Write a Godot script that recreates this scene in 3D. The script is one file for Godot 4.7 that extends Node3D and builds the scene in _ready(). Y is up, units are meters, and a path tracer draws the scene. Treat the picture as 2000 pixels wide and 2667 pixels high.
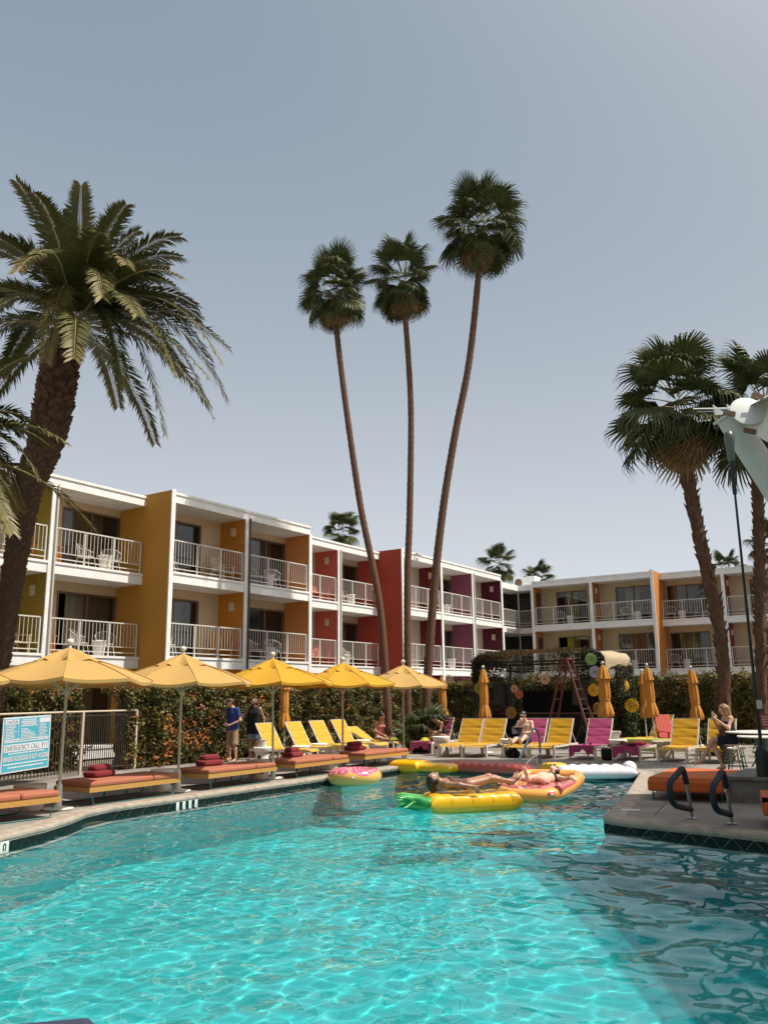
extends Node3D
# World: camera at the origin's height of 1.75 m above the pool deck (y = 0); the rainbow wing runs along -z, the far wing along x.

class MB:
	var v := PackedVector3Array()
	var n := PackedVector3Array()
	var u := PackedVector2Array()
	var c := PackedColorArray()
	var idx := PackedInt32Array()
	var col := Color(1, 1, 1)
	func vert(p: Vector3, nn: Vector3, uv := Vector2.ZERO) -> int:
		v.append(p); n.append(nn); u.append(uv); c.append(col)
		return v.size() - 1
	func tri(a: Vector3, b: Vector3, d: Vector3) -> void:
		var nn := (b - a).cross(d - a).normalized()
		var i := vert(a, nn); vert(b, nn); vert(d, nn)
		idx.append(i); idx.append(i + 2); idx.append(i + 1)
	func quad(a: Vector3, b: Vector3, d: Vector3, e: Vector3) -> void:
		var nn := (d - a).cross(e - b).normalized()
		var i := vert(a, nn, Vector2(0, 1)); vert(b, nn, Vector2(1, 1)); vert(d, nn, Vector2(1, 0)); vert(e, nn, Vector2(0, 0))
		for k in [0, 2, 1, 0, 3, 2]:
			idx.append(i + k)
	func face(i: int, j: int, k: int) -> void:
		idx.append(i); idx.append(k); idx.append(j)
	func box(o: Vector3, s: Vector3, b := Basis.IDENTITY) -> MB:
		var x := b.x * s.x * 0.5
		var y := b.y * s.y * 0.5
		var z := b.z * s.z * 0.5
		quad(o - x - y + z, o + x - y + z, o + x + y + z, o - x + y + z)
		quad(o + x - y - z, o - x - y - z, o - x + y - z, o + x + y - z)
		quad(o + x - y + z, o + x - y - z, o + x + y - z, o + x + y + z)
		quad(o - x - y - z, o - x - y + z, o - x + y + z, o - x + y - z)
		quad(o - x + y + z, o + x + y + z, o + x + y - z, o - x + y - z)
		quad(o - x - y - z, o + x - y - z, o + x - y + z, o - x - y + z)
		return self
	func span(a: Vector3, b: Vector3) -> MB:
		return box((a + b) * 0.5, (b - a).abs())
	func bar(a: Vector3, b: Vector3, w: float, h: float, up := Vector3.UP) -> MB:
		var d := (b - a).normalized()
		var r := d.cross(up)
		if r.length() < 0.01:
			r = d.cross(Vector3.RIGHT)
		r = r.normalized()
		return box((a + b) * 0.5, Vector3(w, h, a.distance_to(b)), Basis(r, (-d).cross(r), -d))
	func tube(pts: Array, rad, sides := 8, caps := true) -> MB:
		var m := pts.size()
		var t0: Vector3 = (pts[1] - pts[0]).normalized()
		var r := t0.cross(Vector3.UP if absf(t0.y) < 0.9 else Vector3.RIGHT).normalized()
		var base := v.size()
		for i in m:
			var t: Vector3 = (pts[mini(i + 1, m - 1)] - pts[maxi(i - 1, 0)]).normalized()
			r = (r - t * r.dot(t)).normalized()
			var b := t.cross(r)
			var ra: float = rad[i] if rad is Array or rad is PackedFloat32Array else rad
			for k in sides + 1:
				var a := TAU * k / sides
				var d := r * cos(a) + b * sin(a)
				vert(pts[i] + d * ra, d, Vector2(float(k) / sides, i))
		for i in m - 1:
			for k in sides:
				var q := base + i * (sides + 1) + k
				face(q, q + 1, q + sides + 2); face(q, q + sides + 2, q + sides + 1)
		if caps:
			for e in [0, m - 1]:
				var t: Vector3 = (pts[1] - pts[0]).normalized() * -1.0 if e == 0 else (pts[m - 1] - pts[m - 2]).normalized()
				var ci := vert(pts[e], t)
				var ring := v.size()
				for k in sides + 1:
					vert(v[base + e * (sides + 1) + k], t)
				for k in sides:
					if e == 0: face(ci, ring + k + 1, ring + k)
					else: face(ci, ring + k, ring + k + 1)
		return self
	func lathe(prof: Array, segs := 16, o := Vector3.ZERO, pleat := 0.0, folds := 8) -> MB:
		# prof: Vector2(radius, height) from bottom to top, outside
		var m := prof.size()
		var base := v.size()
		for i in m:
			var tp: Vector2 = prof[mini(i + 1, m - 1)] - prof[maxi(i - 1, 0)]
			for k in segs + 1:
				var a := TAU * k / segs
				var d := Vector3(cos(a), 0, sin(a))
				var rr: float = prof[i].x
				if pleat > 0.0: rr *= 1.0 + pleat * cos(a * folds + prof[i].y * 1.5) * (0.3 + 0.7 * absf(sin(prof[i].y * 2.1)))
				vert(o + d * rr + Vector3.UP * prof[i].y, (d * tp.y - Vector3.UP * tp.x).normalized(), Vector2(float(k) / segs, prof[i].y))
		for i in m - 1:
			for k in segs:
				var q := base + i * (segs + 1) + k
				face(q, q + segs + 2, q + 1); face(q, q + segs + 1, q + segs + 2)
		if pleat > 0.0: smooth(base)
		return self
	func smooth(from := 0) -> void:
		var at := {}
		var acc := {}
		for k in range(0, idx.size(), 3):
			if idx[k] < from: continue
			var a := v[idx[k]]; var b := v[idx[k + 1]]; var d := v[idx[k + 2]]
			var nn := (d - a).cross(b - a)
			for j in 3:
				var key := Vector3i((v[idx[k + j]] * 2000.0).round())
				acc[key] = acc.get(key, Vector3.ZERO) + nn
		for i in range(from, v.size()):
			var key := Vector3i((v[i] * 2000.0).round())
			if acc.has(key): n[i] = acc[key].normalized()
	func rbox(o: Vector3, s: Vector3, r: float, b := Basis.IDENTITY, steps := 3) -> MB:
		var h := s * 0.5 - Vector3(r, r, r)
		var base := v.size()
		var lat := []
		for hemi in [-1, 1]:
			for i in steps + 1:
				lat.append([(-1.0 + float(i) / steps if hemi < 0 else float(i) / steps) * PI / 2, hemi])
		var lon := []
		for q in 4:
			for i in steps + 1:
				lon.append([(q + float(i) / steps) * PI / 2, q])
		lon.append(lon[0])
		for la in lat:
			for lo in lon:
				var d := Vector3(cos(la[0]) * cos(lo[0]), sin(la[0]), cos(la[0]) * sin(lo[0]))
				var sg := Vector3(1 if lo[1] in [0, 3] else -1, la[1], 1 if lo[1] in [0, 1] else -1)
				vert(o + b * (sg * h + d * r), b * d)
		for e in [1.0, -1.0]:
			var y: float = e * s.y * 0.5
			var q := [o + b * Vector3(-h.x, y, h.z), o + b * Vector3(h.x, y, h.z), o + b * Vector3(h.x, y, -h.z), o + b * Vector3(-h.x, y, -h.z)]
			if e > 0: quad(q[0], q[1], q[2], q[3])
			else: quad(q[3], q[2], q[1], q[0])
		var w := lon.size()
		for i in lat.size() - 1:
			for k in w - 1:
				var q := base + i * w + k
				face(q, q + w + 1, q + 1); face(q, q + w, q + w + 1)
		return self
	func ball(o: Vector3, r: Vector3, segs := 12, rows := 8) -> MB:
		var base := v.size()
		for i in rows + 1:
			var t := PI * i / rows - PI / 2
			for k in segs + 1:
				var a := TAU * k / segs
				var d := Vector3(cos(t) * cos(a), sin(t), cos(t) * sin(a))
				vert(o + d * r, (d / r).normalized())
		for i in rows:
			for k in segs:
				var q := base + i * (segs + 1) + k
				face(q, q + segs + 2, q + 1); face(q, q + segs + 1, q + segs + 2)
		return self
	func prism(poly: PackedVector2Array, y0: float, y1: float, sides := true) -> MB:
		# poly in x, z
		for t in [[y1, true], [y0, false]]:
			var tr := Geometry2D.triangulate_polygon(poly)
			for k in range(0, tr.size(), 3):
				var a := Vector3(poly[tr[k]].x, t[0], poly[tr[k]].y)
				var b := Vector3(poly[tr[k + 1]].x, t[0], poly[tr[k + 1]].y)
				var d := Vector3(poly[tr[k + 2]].x, t[0], poly[tr[k + 2]].y)
				if ((b - a).cross(d - a).y > 0) == t[1]: tri(a, b, d)
				else: tri(a, d, b)
		if sides:
			var cw := Geometry2D.is_polygon_clockwise(poly)
			for k in poly.size():
				var p := poly[k]; var q := poly[(k + 1) % poly.size()]
				var a := Vector3(p.x, y0, p.y); var b := Vector3(q.x, y0, q.y)
				var up := Vector3.UP * (y1 - y0)
				if cw: quad(a, b, b + up, a + up)
				else: quad(b, a, a + up, b + up)
		return self
	func add(o: MB, t := Transform3D()) -> MB:
		var base := v.size()
		for i in o.v.size():
			v.append(t * o.v[i]); n.append((t.basis * o.n[i]).normalized()); u.append(o.u[i]); c.append(o.c[i])
		for k in o.idx:
			idx.append(base + k)
		return self
	func mesh(m: Material) -> ArrayMesh:
		var a := []
		a.resize(Mesh.ARRAY_MAX)
		a[Mesh.ARRAY_VERTEX] = v; a[Mesh.ARRAY_NORMAL] = n; a[Mesh.ARRAY_TEX_UV] = u; a[Mesh.ARRAY_COLOR] = c; a[Mesh.ARRAY_INDEX] = idx
		var am := ArrayMesh.new()
		am.add_surface_from_arrays(Mesh.PRIMITIVE_TRIANGLES, a)
		am.surface_set_material(0, m)
		return am

var M := {}
var T := {}
var taken := {}
var rng := RandomNumberGenerator.new()

func rr(a: float, b: float) -> float:
	return rng.randf_range(a, b)

func numbered(s: String) -> String:
	var k: int = taken.get(s, 0)
	taken[s] = k + 1
	return s if k == 0 else "%s_%03d" % [s, k]

func part(called: String, mesh, parent: Node, m: Material = null) -> MeshInstance3D:
	var o := MeshInstance3D.new()
	o.mesh = mesh.mesh(m) if mesh is MB else mesh
	if m and not mesh is MB: o.material_override = m
	o.name = called
	parent.add_child(o, true)
	return o

func tag(o: Node, label: String, category := "", group := "") -> Node:
	o.set_meta("label", label)
	if category: o.set_meta("category", category)
	if group: o.set_meta("group", group)
	return o

func thing(called: String, label: String, category: String, at := Vector3.ZERO, turn := 0.0, group := "") -> Node3D:
	var o := Node3D.new()
	o.name = numbered(called)
	add_child(o)
	o.position = at; o.rotation.y = turn
	tag(o, label, category, group)
	return o

func single(called: String, mb, m: Material, label: String, category: String, group := "", at := Vector3.ZERO, turn := 0.0) -> MeshInstance3D:
	var o := part(numbered(called), mb, self, m)
	o.position = at; o.rotation.y = turn
	tag(o, label, category, group)
	return o

func struct(called: String, mb, m: Material) -> MeshInstance3D:
	var o := part(numbered(called), mb, self, m)
	o.set_meta("kind", "structure")
	return o

func copy(o: Node3D, label: String, at: Vector3, turn: float, called := "") -> Node3D:
	var c: Node3D = o.duplicate()
	c.name = numbered(called if called else String(o.get_meta("base")))
	add_child(c)
	c.position = at; c.rotation.y = turn
	c.set_meta("label", label)
	return c

func stuff(called: String, mesh: Mesh, xf: Array, cols: Array, parent: Node) -> MultiMeshInstance3D:
	var mm := MultiMesh.new()
	mm.transform_format = MultiMesh.TRANSFORM_3D
	mm.use_colors = true
	mm.mesh = mesh
	mm.instance_count = xf.size()
	for i in xf.size():
		mm.set_instance_transform(i, xf[i])
		mm.set_instance_color(i, cols[i])
	var o := MultiMeshInstance3D.new()
	o.multimesh = mm
	o.name = called
	o.set_meta("kind", "stuff")
	parent.add_child(o, true)
	return o

func lin(r: float, g: float, b: float) -> Color:
	return Color(r, g, b).linear_to_srgb()

func noise_tex(freq: float, lo: Color, hi: Color, octaves := 4, size := 512, type := FastNoiseLite.TYPE_SIMPLEX_SMOOTH) -> NoiseTexture2D:
	var f := FastNoiseLite.new()
	f.noise_type = type
	f.frequency = freq
	f.fractal_octaves = octaves
	f.seed = int(freq * 10000.0) + size
	var t := NoiseTexture2D.new()
	t.width = size; t.height = size
	t.seamless = true
	t.noise = f
	var g := Gradient.new()
	g.offsets = PackedFloat32Array([0.15, 0.85]); g.colors = PackedColorArray([lo, hi])
	t.color_ramp = g
	return t

func mat(called: String, col: Color, rough: float, o := {}) -> StandardMaterial3D:
	# col is linear
	var m := StandardMaterial3D.new()
	m.resource_name = called
	m.albedo_color = lin(col.r, col.g, col.b)
	m.roughness = rough
	m.metallic = o.get("metal", 0.0)
	m.metallic_specular = o.get("spec", 0.5)
	if o.has("tex"):
		m.albedo_texture = T[o.tex]
	if o.has("bump"):
		m.heightmap_enabled = true
		m.heightmap_texture = T[o.bump]
		m.heightmap_scale = o.get("bh", 1.0)
	if o.has("tex") or o.has("bump"):
		m.uv1_triplanar = true
		m.uv1_world_triplanar = o.get("world", true)
		m.uv1_scale = Vector3.ONE * o.get("s", 0.5)
	if o.has("back"):
		m.backlight_enabled = true
		m.backlight = o.back
	if o.has("vc"):
		m.vertex_color_use_as_albedo = true
	if o.has("rim"):
		m.rim_enabled = true; m.rim = o.rim
	if o.has("coat"):
		m.clearcoat_enabled = true; m.clearcoat = o.coat; m.clearcoat_roughness = 0.1
	M[called] = m
	return m

func bez(a: Vector3, b: Vector3, c: Vector3, k: int) -> Array:
	var out := []
	for i in k + 1:
		var t := float(i) / k
		out.append(a.lerp(b, t).lerp(b.lerp(c, t), t))
	return out

func rounded(pts: Array, r: float, steps := 4) -> Array:
	# a polyline with its corners turned into arcs
	var out := [pts[0]]
	for i in range(1, pts.size() - 1):
		var p: Vector3 = pts[i]
		var a: Vector3 = p + (pts[i - 1] - p).limit_length(minf(r, p.distance_to(pts[i - 1]) * 0.49))
		var b: Vector3 = p + (pts[i + 1] - p).limit_length(minf(r, p.distance_to(pts[i + 1]) * 0.49))
		out.append_array(bez(a, p, b, steps))
	out.append(pts[-1])
	return out

func materials() -> void:
	T.mottle = noise_tex(0.006, Color(0.95, 0.947, 0.94), Color(1, 1, 1), 5)
	T.stain = noise_tex(0.012, Color(0.80, 0.785, 0.765), Color(1, 1, 1), 6)
	T.grit = noise_tex(0.25, Color(0.8, 0.8, 0.8), Color(1, 1, 1), 3)
	T.grain = noise_tex(0.05, Color(0.80, 0.79, 0.765), Color(1, 1, 1), 4)
	T.bump = noise_tex(0.08, Color(0, 0, 0), Color(1, 1, 1), 5)
	T.rough = noise_tex(0.03, Color(0, 0, 0), Color(1, 1, 1), 5)
	T.weave = noise_tex(0.35, Color(0.82, 0.82, 0.82), Color(1, 1, 1), 2, 256, FastNoiseLite.TYPE_CELLULAR)
	mat("ground", Color(0.24, 0.21, 0.17), 0.95, {"tex": "stain", "s": 0.12})
	mat("deck", Color(0.265, 0.24, 0.218), 0.9, {"tex": "stain", "s": 0.12, "bump": "bump", "bh": 0.1})
	mat("coping", Color(0.38, 0.325, 0.27), 0.85, {"tex": "stain", "s": 0.6, "bump": "bump", "bh": 0.3})
	mat("joint", Color(0.10, 0.09, 0.08), 0.95)
	mat("grout", Color(0.34, 0.36, 0.34), 0.8)
	mat("tile", Color(0.008, 0.018, 0.018), 0.4, {"tex": "grain", "s": 2.0, "spec": 0.25})
	mat("tile_white", Color(0.6, 0.62, 0.6), 0.4)
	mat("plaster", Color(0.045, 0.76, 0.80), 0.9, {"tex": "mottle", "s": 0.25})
	mat("stucco", Color(0.72, 0.55, 0.37), 0.95, {"tex": "grain", "s": 0.8, "bump": "bump", "bh": 0.5})
	mat("stucco_cool", Color(0.62, 0.51, 0.40), 0.95, {"tex": "grain", "s": 0.8, "bump": "bump", "bh": 0.5})
	mat("stucco_yellow", Color(0.62, 0.53, 0.33), 0.95, {"tex": "grain", "s": 0.8, "bump": "bump", "bh": 0.5})
	mat("white_trim", Color(0.80, 0.80, 0.79), 0.75, {"tex": "mottle", "s": 0.5})
	mat("white_metal", Color(0.58, 0.555, 0.51), 0.45)
	mat("roof", Color(0.55, 0.54, 0.52), 0.9, {"tex": "stain", "s": 0.3})
	mat("glass", Color(0.02, 0.02, 0.02), 0.02)
	M.glass.transparency = BaseMaterial3D.TRANSPARENCY_ALPHA
	M.glass.albedo_color.a = 0.25
	mat("bronze", Color(0.16, 0.10, 0.06), 0.45, {"metal": 0.3})
	mat("dark_room", Color(0.05, 0.045, 0.04), 0.95)
	mat("curtain", Color(0.20, 0.17, 0.12), 0.95, {"back": Color(0.2, 0.18, 0.1)})
	mat("curtain_lime", Color(0.42, 0.42, 0.05), 0.95, {"back": Color(0.3, 0.3, 0.05)})
	mat("wood", Color(0.56, 0.30, 0.075), 0.5, {"tex": "grain", "s": 1.6})
	mat("coral_pad", Color(0.47, 0.155, 0.085), 0.95, {"tex": "weave", "s": 3.0, "rim": 0.3, "bump": "rough", "bh": 0.5})
	mat("orange_pad", Color(0.62, 0.13, 0.03), 0.95, {"tex": "weave", "s": 3.0, "rim": 0.3})
	mat("red_towel", Color(0.22, 0.018, 0.025), 1.0, {"tex": "weave", "s": 5.0, "rim": 0.5})
	mat("teal_metal", Color(0.06, 0.17, 0.16), 0.4, {"metal": 0.5})
	mat("concrete_pot", Color(0.55, 0.46, 0.38), 0.9, {"tex": "stain", "s": 1.5, "world": false})
	mat("white_pot", Color(0.74, 0.71, 0.66), 0.7, {"tex": "mottle", "s": 1.5, "world": false})
	mat("hole_shade", Color(0.05, 0.04, 0.035), 1.0)
	mat("amber_canvas", Color(0.62, 0.385, 0.12), 0.95, {"tex": "weave", "s": 4.0, "back": Color(0.5, 0.26, 0.04), "bump": "rough", "bh": 0.6})
	mat("yellow_canvas", Color(0.70, 0.37, 0.022), 0.95, {"tex": "weave", "s": 4.0, "back": Color(0.5, 0.24, 0.01), "bump": "rough", "bh": 0.6})
	mat("folded_canvas", Color(0.66, 0.28, 0.045), 0.95, {"tex": "weave", "s": 4.0, "world": false, "back": Color(0.35, 0.14, 0.01)})
	mat("pole", Color(0.50, 0.42, 0.31), 0.5)
	mat("yellow_towel", Color(0.68, 0.36, 0.012), 1.0, {"tex": "weave", "s": 5.0, "world": false, "rim": 0.3, "bump": "rough", "bh": 0.6})
	mat("yellow_sling", Color(0.66, 0.39, 0.012), 0.7, {"tex": "weave", "s": 6.0, "world": false, "back": Color(0.3, 0.17, 0.0)})
	mat("magenta_towel", Color(0.50, 0.07, 0.20), 1.0, {"tex": "weave", "s": 5.0, "world": false, "rim": 0.3, "bump": "rough", "bh": 0.6})
	mat("cream_frame", Color(0.66, 0.57, 0.46), 0.6)
	mat("black_cloth", Color(0.006, 0.006, 0.007), 0.9)
	mat("black_plastic", Color(0.012, 0.012, 0.013), 0.5)
	mat("leaf", Color(1, 1, 1), 0.55, {"vc": 1, "back": Color(0.35, 0.35, 0.35), "spec": 0.4})
	mat("frond", Color(1, 1, 1), 0.5, {"vc": 1, "back": Color(0.3, 0.3, 0.3), "spec": 0.35})
	mat("bark", Color(0.09, 0.05, 0.032), 0.95, {"tex": "stain", "s": 2.0, "bump": "rough", "bh": 3.0})
	mat("bark_red", Color(0.15, 0.078, 0.05), 0.95, {"tex": "stain", "s": 1.2, "bump": "rough", "bh": 2.0})
	mat("boot", Color(0.115, 0.06, 0.032), 0.9, {"tex": "stain", "s": 2.5, "world": false})
	mat("twig", Color(0.09, 0.06, 0.035), 0.95)
	mat("steel", Color(0.45, 0.46, 0.48), 0.3, {"metal": 0.9})
	mat("fence_metal", Color(0.06, 0.05, 0.038), 0.5, {"metal": 0.3})
	mat("navy_foam", Color(0.012, 0.02, 0.035), 0.8, {"tex": "grit", "s": 3.0})
	mat("vc", Color(1, 1, 1), 0.6, {"vc": 1})
	mat("vinyl", Color(1, 1, 1), 0.22, {"vc": 1, "coat": 0.5})

const POOL := [[-12.3, -19.6], [-12.22, -16.6], [-12.2, -12.0], [-12.22, -10.2], [-12.0, -9.5], [-11.6, -8.9], [-11.22, -8.2], [-10.9, -7.2], [-10.4, -6.1], [-9.0, -4.6], [-7.0, -3.4], [-4.4, -2.35], [-1.0, -2.1], [7.5, -2.1], [7.5, -9.9], [3.0, -10.95], [-2.2, -12.12], [-4.2, -12.58], [-4.5, -12.75], [-4.6, -13.1], [-5.1, -15.6], [-6.05, -19.5], [-6.2, -20.15], [-6.6, -20.5], [-9.0, -20.6], [-11.6, -20.75], [-12.0, -20.6], [-12.25, -20.2]]

func pool_poly(grow := 0.0) -> PackedVector2Array:
	var p := PackedVector2Array()
	for q in POOL:
		p.append(Vector2(q[0], q[1]))
	if grow != 0.0:
		p = Geometry2D.offset_polygon(p, grow, Geometry2D.JOIN_MITER)[0]
	return p

var waves := []
func make_waves() -> void:
	for k in 30:
		var lam := 0.24 * pow(9.0, float(k) / 29.0)
		var a := rr(0, TAU)
		var q := TAU / lam
		waves.append([cos(a) * q, sin(a) * q, rr(0, TAU), 0.0205 / q * rr(0.6, 1.35) * (1.0 + 0.6 * (1.0 - float(k) / 29.0))])
func wave(x: float, z: float) -> Vector3:
	# height, slope in x, slope in z
	var h := Vector3.ZERO
	for w in waves:
		var p: float = w[0] * x + w[1] * z + w[2]
		var cs: float = cos(p) * w[3]
		h.x += sin(p) * w[3]; h.y += cs * w[0]; h.z += cs * w[1]
	return h

func focus_image(size: int, metres: float) -> Image:
	# opacity standing in for sunlight focused by ripples, from a traced grid of rays
	var ks := []
	var sum := 0.0
	for k in 22:
		var m := 9.0 * pow(3.4, float(k) / 21.0)
		var a := rr(0, TAU)
		var kx := roundi(cos(a) * m); var kz := roundi(sin(a) * m)
		var q := sqrt(kx * kx + kz * kz) * TAU / metres
		if q <= 0.0: continue
		var w := pow(9.0 / m, 0.6) * rr(0.6, 1.2)
		sum += w * w
		ks.append([kx * TAU / metres, kz * TAU / metres, rr(0, TAU), w / (q * q)])
	var scale := 0.78 / sqrt(sum / 2.0)
	var n := ks.size()
	var cx := PackedFloat32Array(); var sx := PackedFloat32Array(); var kxs := PackedFloat32Array(); var kzs := PackedFloat32Array()
	cx.resize(n * size); sx.resize(n * size)
	for k in n:
		kxs.append(ks[k][0] * ks[k][3] * scale / metres * size); kzs.append(ks[k][1] * ks[k][3] * scale / metres * size)
		for i in size:
			var p: float = ks[k][0] * (i + 0.5) / size * metres
			cx[i * n + k] = cos(p); sx[i * n + k] = sin(p)
	var acc := PackedFloat32Array()
	acc.resize(size * size)
	var ca := PackedFloat32Array(); var sa := PackedFloat32Array(); var cb := PackedFloat32Array(); var sb := PackedFloat32Array()
	for k in n:
		ca.append(0); sa.append(0); cb.append(0); sb.append(0)
	for j in size:
		for k in n:
			var p: float = ks[k][1] * (j + 0.5) / size * metres + ks[k][2]
			var c := cos(p); var s := sin(p)
			ca[k] = c * kxs[k]; sa[k] = s * kxs[k]; cb[k] = c * kzs[k]; sb[k] = s * kzs[k]
		for i in size:
			var dx := 0.0; var dz := 0.0
			var o := i * n
			for k in n:
				var c := cx[o + k]; var s := sx[o + k]
				dx += c * ca[k] - s * sa[k]; dz += c * cb[k] - s * sb[k]
			var px := i + 0.5 - dx; var pz := j + 0.5 - dz
			var x0 := floori(px); var z0 := floori(pz)
			var fx := px - x0; var fz := pz - z0
			var xa := posmod(x0, size); var xb := posmod(x0 + 1, size)
			var za := posmod(z0, size) * size; var zb := posmod(z0 + 1, size) * size
			acc[za + xa] += (1 - fx) * (1 - fz); acc[za + xb] += fx * (1 - fz)
			acc[zb + xa] += (1 - fx) * fz; acc[zb + xb] += fx * fz
	var im := Image.create(size, size, false, Image.FORMAT_RGBA8)
	for j in size:
		for i in size:
			var s := 0.0
			for d in [[0, 0, 0.4], [1, 0, 0.15], [-1, 0, 0.15], [0, 1, 0.15], [0, -1, 0.15]]:
				s += acc[posmod(j + d[1], size) * size + posmod(i + d[0], size)] * d[2]
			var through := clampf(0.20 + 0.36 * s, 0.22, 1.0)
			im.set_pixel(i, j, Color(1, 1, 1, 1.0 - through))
	return im

func setting() -> void:
	# the ground as one sheet, with the pool cut out by being lower than the deck sheets
	var g := MB.new()
	var hole := Rect2(-14, -22, 22.5, 21)
	for r in [[-400, -400, 400, -22], [-400, -1, 400, 400], [-400, -22, -14, -1], [8.5, -22, 400, -1]]:
		g.quad(Vector3(r[0], -0.02, r[3]), Vector3(r[2], -0.02, r[3]), Vector3(r[2], -0.02, r[1]), Vector3(r[0], -0.02, r[1]))
	struct("ground", g, M.ground)
	# deck round the pool: sheets with depth, butted to the coping
	var inner := pool_poly(0.30)
	var outer := PackedVector2Array([Vector2(-18.6, -33), Vector2(14, -33), Vector2(14, 6), Vector2(-18.6, 6)])
	var d := MB.new()
	# cut the ring into two along a vertical line at x = 0 so that no polygon has a hole
	for cutx in [[-18.6, -8.0], [-8.0, 14.0]]:
		var rect := PackedVector2Array([Vector2(cutx[0], -33), Vector2(cutx[1], -33), Vector2(cutx[1], 6), Vector2(cutx[0], 6)])
		for poly in Geometry2D.clip_polygons(rect, inner):
			if absf(area(poly)) > 0.01: d.prism(poly, -0.25, 0.0, false)
	struct("pool_deck", d, M.deck)
	# coping with a rounded nose
	var cp := MB.new()
	var pp := pool_poly()
	var prof := [Vector2(0.302, -0.004), Vector2(0.30, 0.006), Vector2(0.03, 0.006), Vector2(0.0, -0.004), Vector2(-0.018, -0.025), Vector2(-0.018, -0.065), Vector2(0.0, -0.085), Vector2(0.06, -0.087)]
	var m := pp.size()
	var base := 0
	for i in m + 1:
		var p := pp[i % m]
		var e0 := (p - pp[(i - 1 + m) % m]).normalized()
		var e1 := (pp[(i + 1) % m] - p).normalized()
		var t := (e0 + e1).normalized()
		var out := Vector2(t.y, -t.x)
		if Geometry2D.is_point_in_polygon(p + out * 0.05, pp): out = -out
		out /= maxf(0.6, absf(out.dot(Vector2(e0.y, -e0.x))))
		for k in prof.size():
			var q: Vector2 = prof[k]
			cp.vert(Vector3(p.x + out.x * q.x, q.y, p.y + out.y * q.x), Vector3.UP)
	var w := prof.size()
	for i in m:
		for k in w - 1:
			var q := i * w + k
			cp.face(q, q + 1, q + w + 1); cp.face(q, q + w + 1, q + w)
	cp.smooth()
	struct("pool_coping", cp, M.coping)
	# basin
	var b := MB.new()
	b.prism(pp, -1.05, -1.0, false)
	struct("pool_floor", b, M.plaster)
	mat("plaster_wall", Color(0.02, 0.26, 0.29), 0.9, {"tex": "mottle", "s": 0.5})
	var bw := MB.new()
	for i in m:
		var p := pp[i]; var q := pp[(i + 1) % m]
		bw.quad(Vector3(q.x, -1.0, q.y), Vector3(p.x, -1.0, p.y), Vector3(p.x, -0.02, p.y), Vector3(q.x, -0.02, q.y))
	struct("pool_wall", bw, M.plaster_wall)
	# a line of dark tiles across the floor where the pool gets deeper
	var dl := thing("depth_line", "dark line of tiles across the pool floor before the floats", "tile line")
	for k in 42:
		var a0 := Vector3(-12.1, -0.992, -15.72).lerp(Vector3(-5.8, -0.992, -16.95), k / 42.0)
		part("tile", MB.new().box(a0, Vector3(0.14, 0.006, 0.15), Basis(Vector3.UP, 0.193)), dl, M.tile)
	# joints in the deck
	var jt := MB.new()
	for x in [-17.0, -15.2, -10.5, -8.0, -5.5, -3.0, -0.5]:
		jt.box(Vector3(x, 0.001, -26.7), Vector3(0.012, 0.003, 11.6))
	for z in [-23.9, -27.0]:
		jt.box(Vector3(-8, 0.0015, z), Vector3(19, 0.003, 0.012))
	for s in [[-3.9, -13.2, -4.6, -17.2], [-2.0, -12.5, -2.6, -19.5]]:
		jt.bar(Vector3(s[0], 0.001, s[1]), Vector3(s[2], 0.001, s[3]), 0.02, 0.003)
	for z in [-8.4, -11.4, -14.4, -17.4, -20.4]:
		jt.box(Vector3(-15.2, 0.001, z), Vector3(5.2, 0.003, 0.012))
	struct("deck_joints", jt, M.joint)
	# waterline tiles, one by one where the photograph can tell them
	var band := thing("waterline_tile_band", "band of dark green tiles with pale zigzag grout along the pool edge", "tile band")
	var back := MB.new()
	for i in m:
		var p := pp[i]; var q := pp[(i + 1) % m]
		var e := (q - p).normalized()
		var nn := Vector2(-e.y, e.x)
		if not Geometry2D.is_point_in_polygon((p + q) / 2 + nn * 0.02, pp): nn = -nn
		var a := p + nn * 0.012; var c := q + nn * 0.012
		back.quad(Vector3(c.x, -0.27, c.y), Vector3(a.x, -0.27, a.y), Vector3(a.x, -0.08, a.y), Vector3(c.x, -0.08, c.y))
	part("grout_bed", back, band, M.grout)
	var tiles := []
	for f in 2:
		var t := MB.new()
		for tri in [[Vector2(-0.071, -0.072), Vector2(0.066, -0.072), Vector2(-0.071, 0.066)], [Vector2(0.071, -0.066), Vector2(0.071, 0.072), Vector2(-0.066, 0.072)]]:
			var o := []
			for q in tri: o.append(Vector3(q.x if f == 0 else -q.x, q.y, 0.006))
			if f == 1: o.reverse()
			t.tri(o[0], o[1], o[2])
			for k in 3:
				var e: Vector3 = o[k]; var h: Vector3 = o[(k + 1) % 3]
				t.quad(e - Vector3(0, 0, 0.006), h - Vector3(0, 0, 0.006), h, e)
		tiles.append(t.mesh(M.tile))
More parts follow.
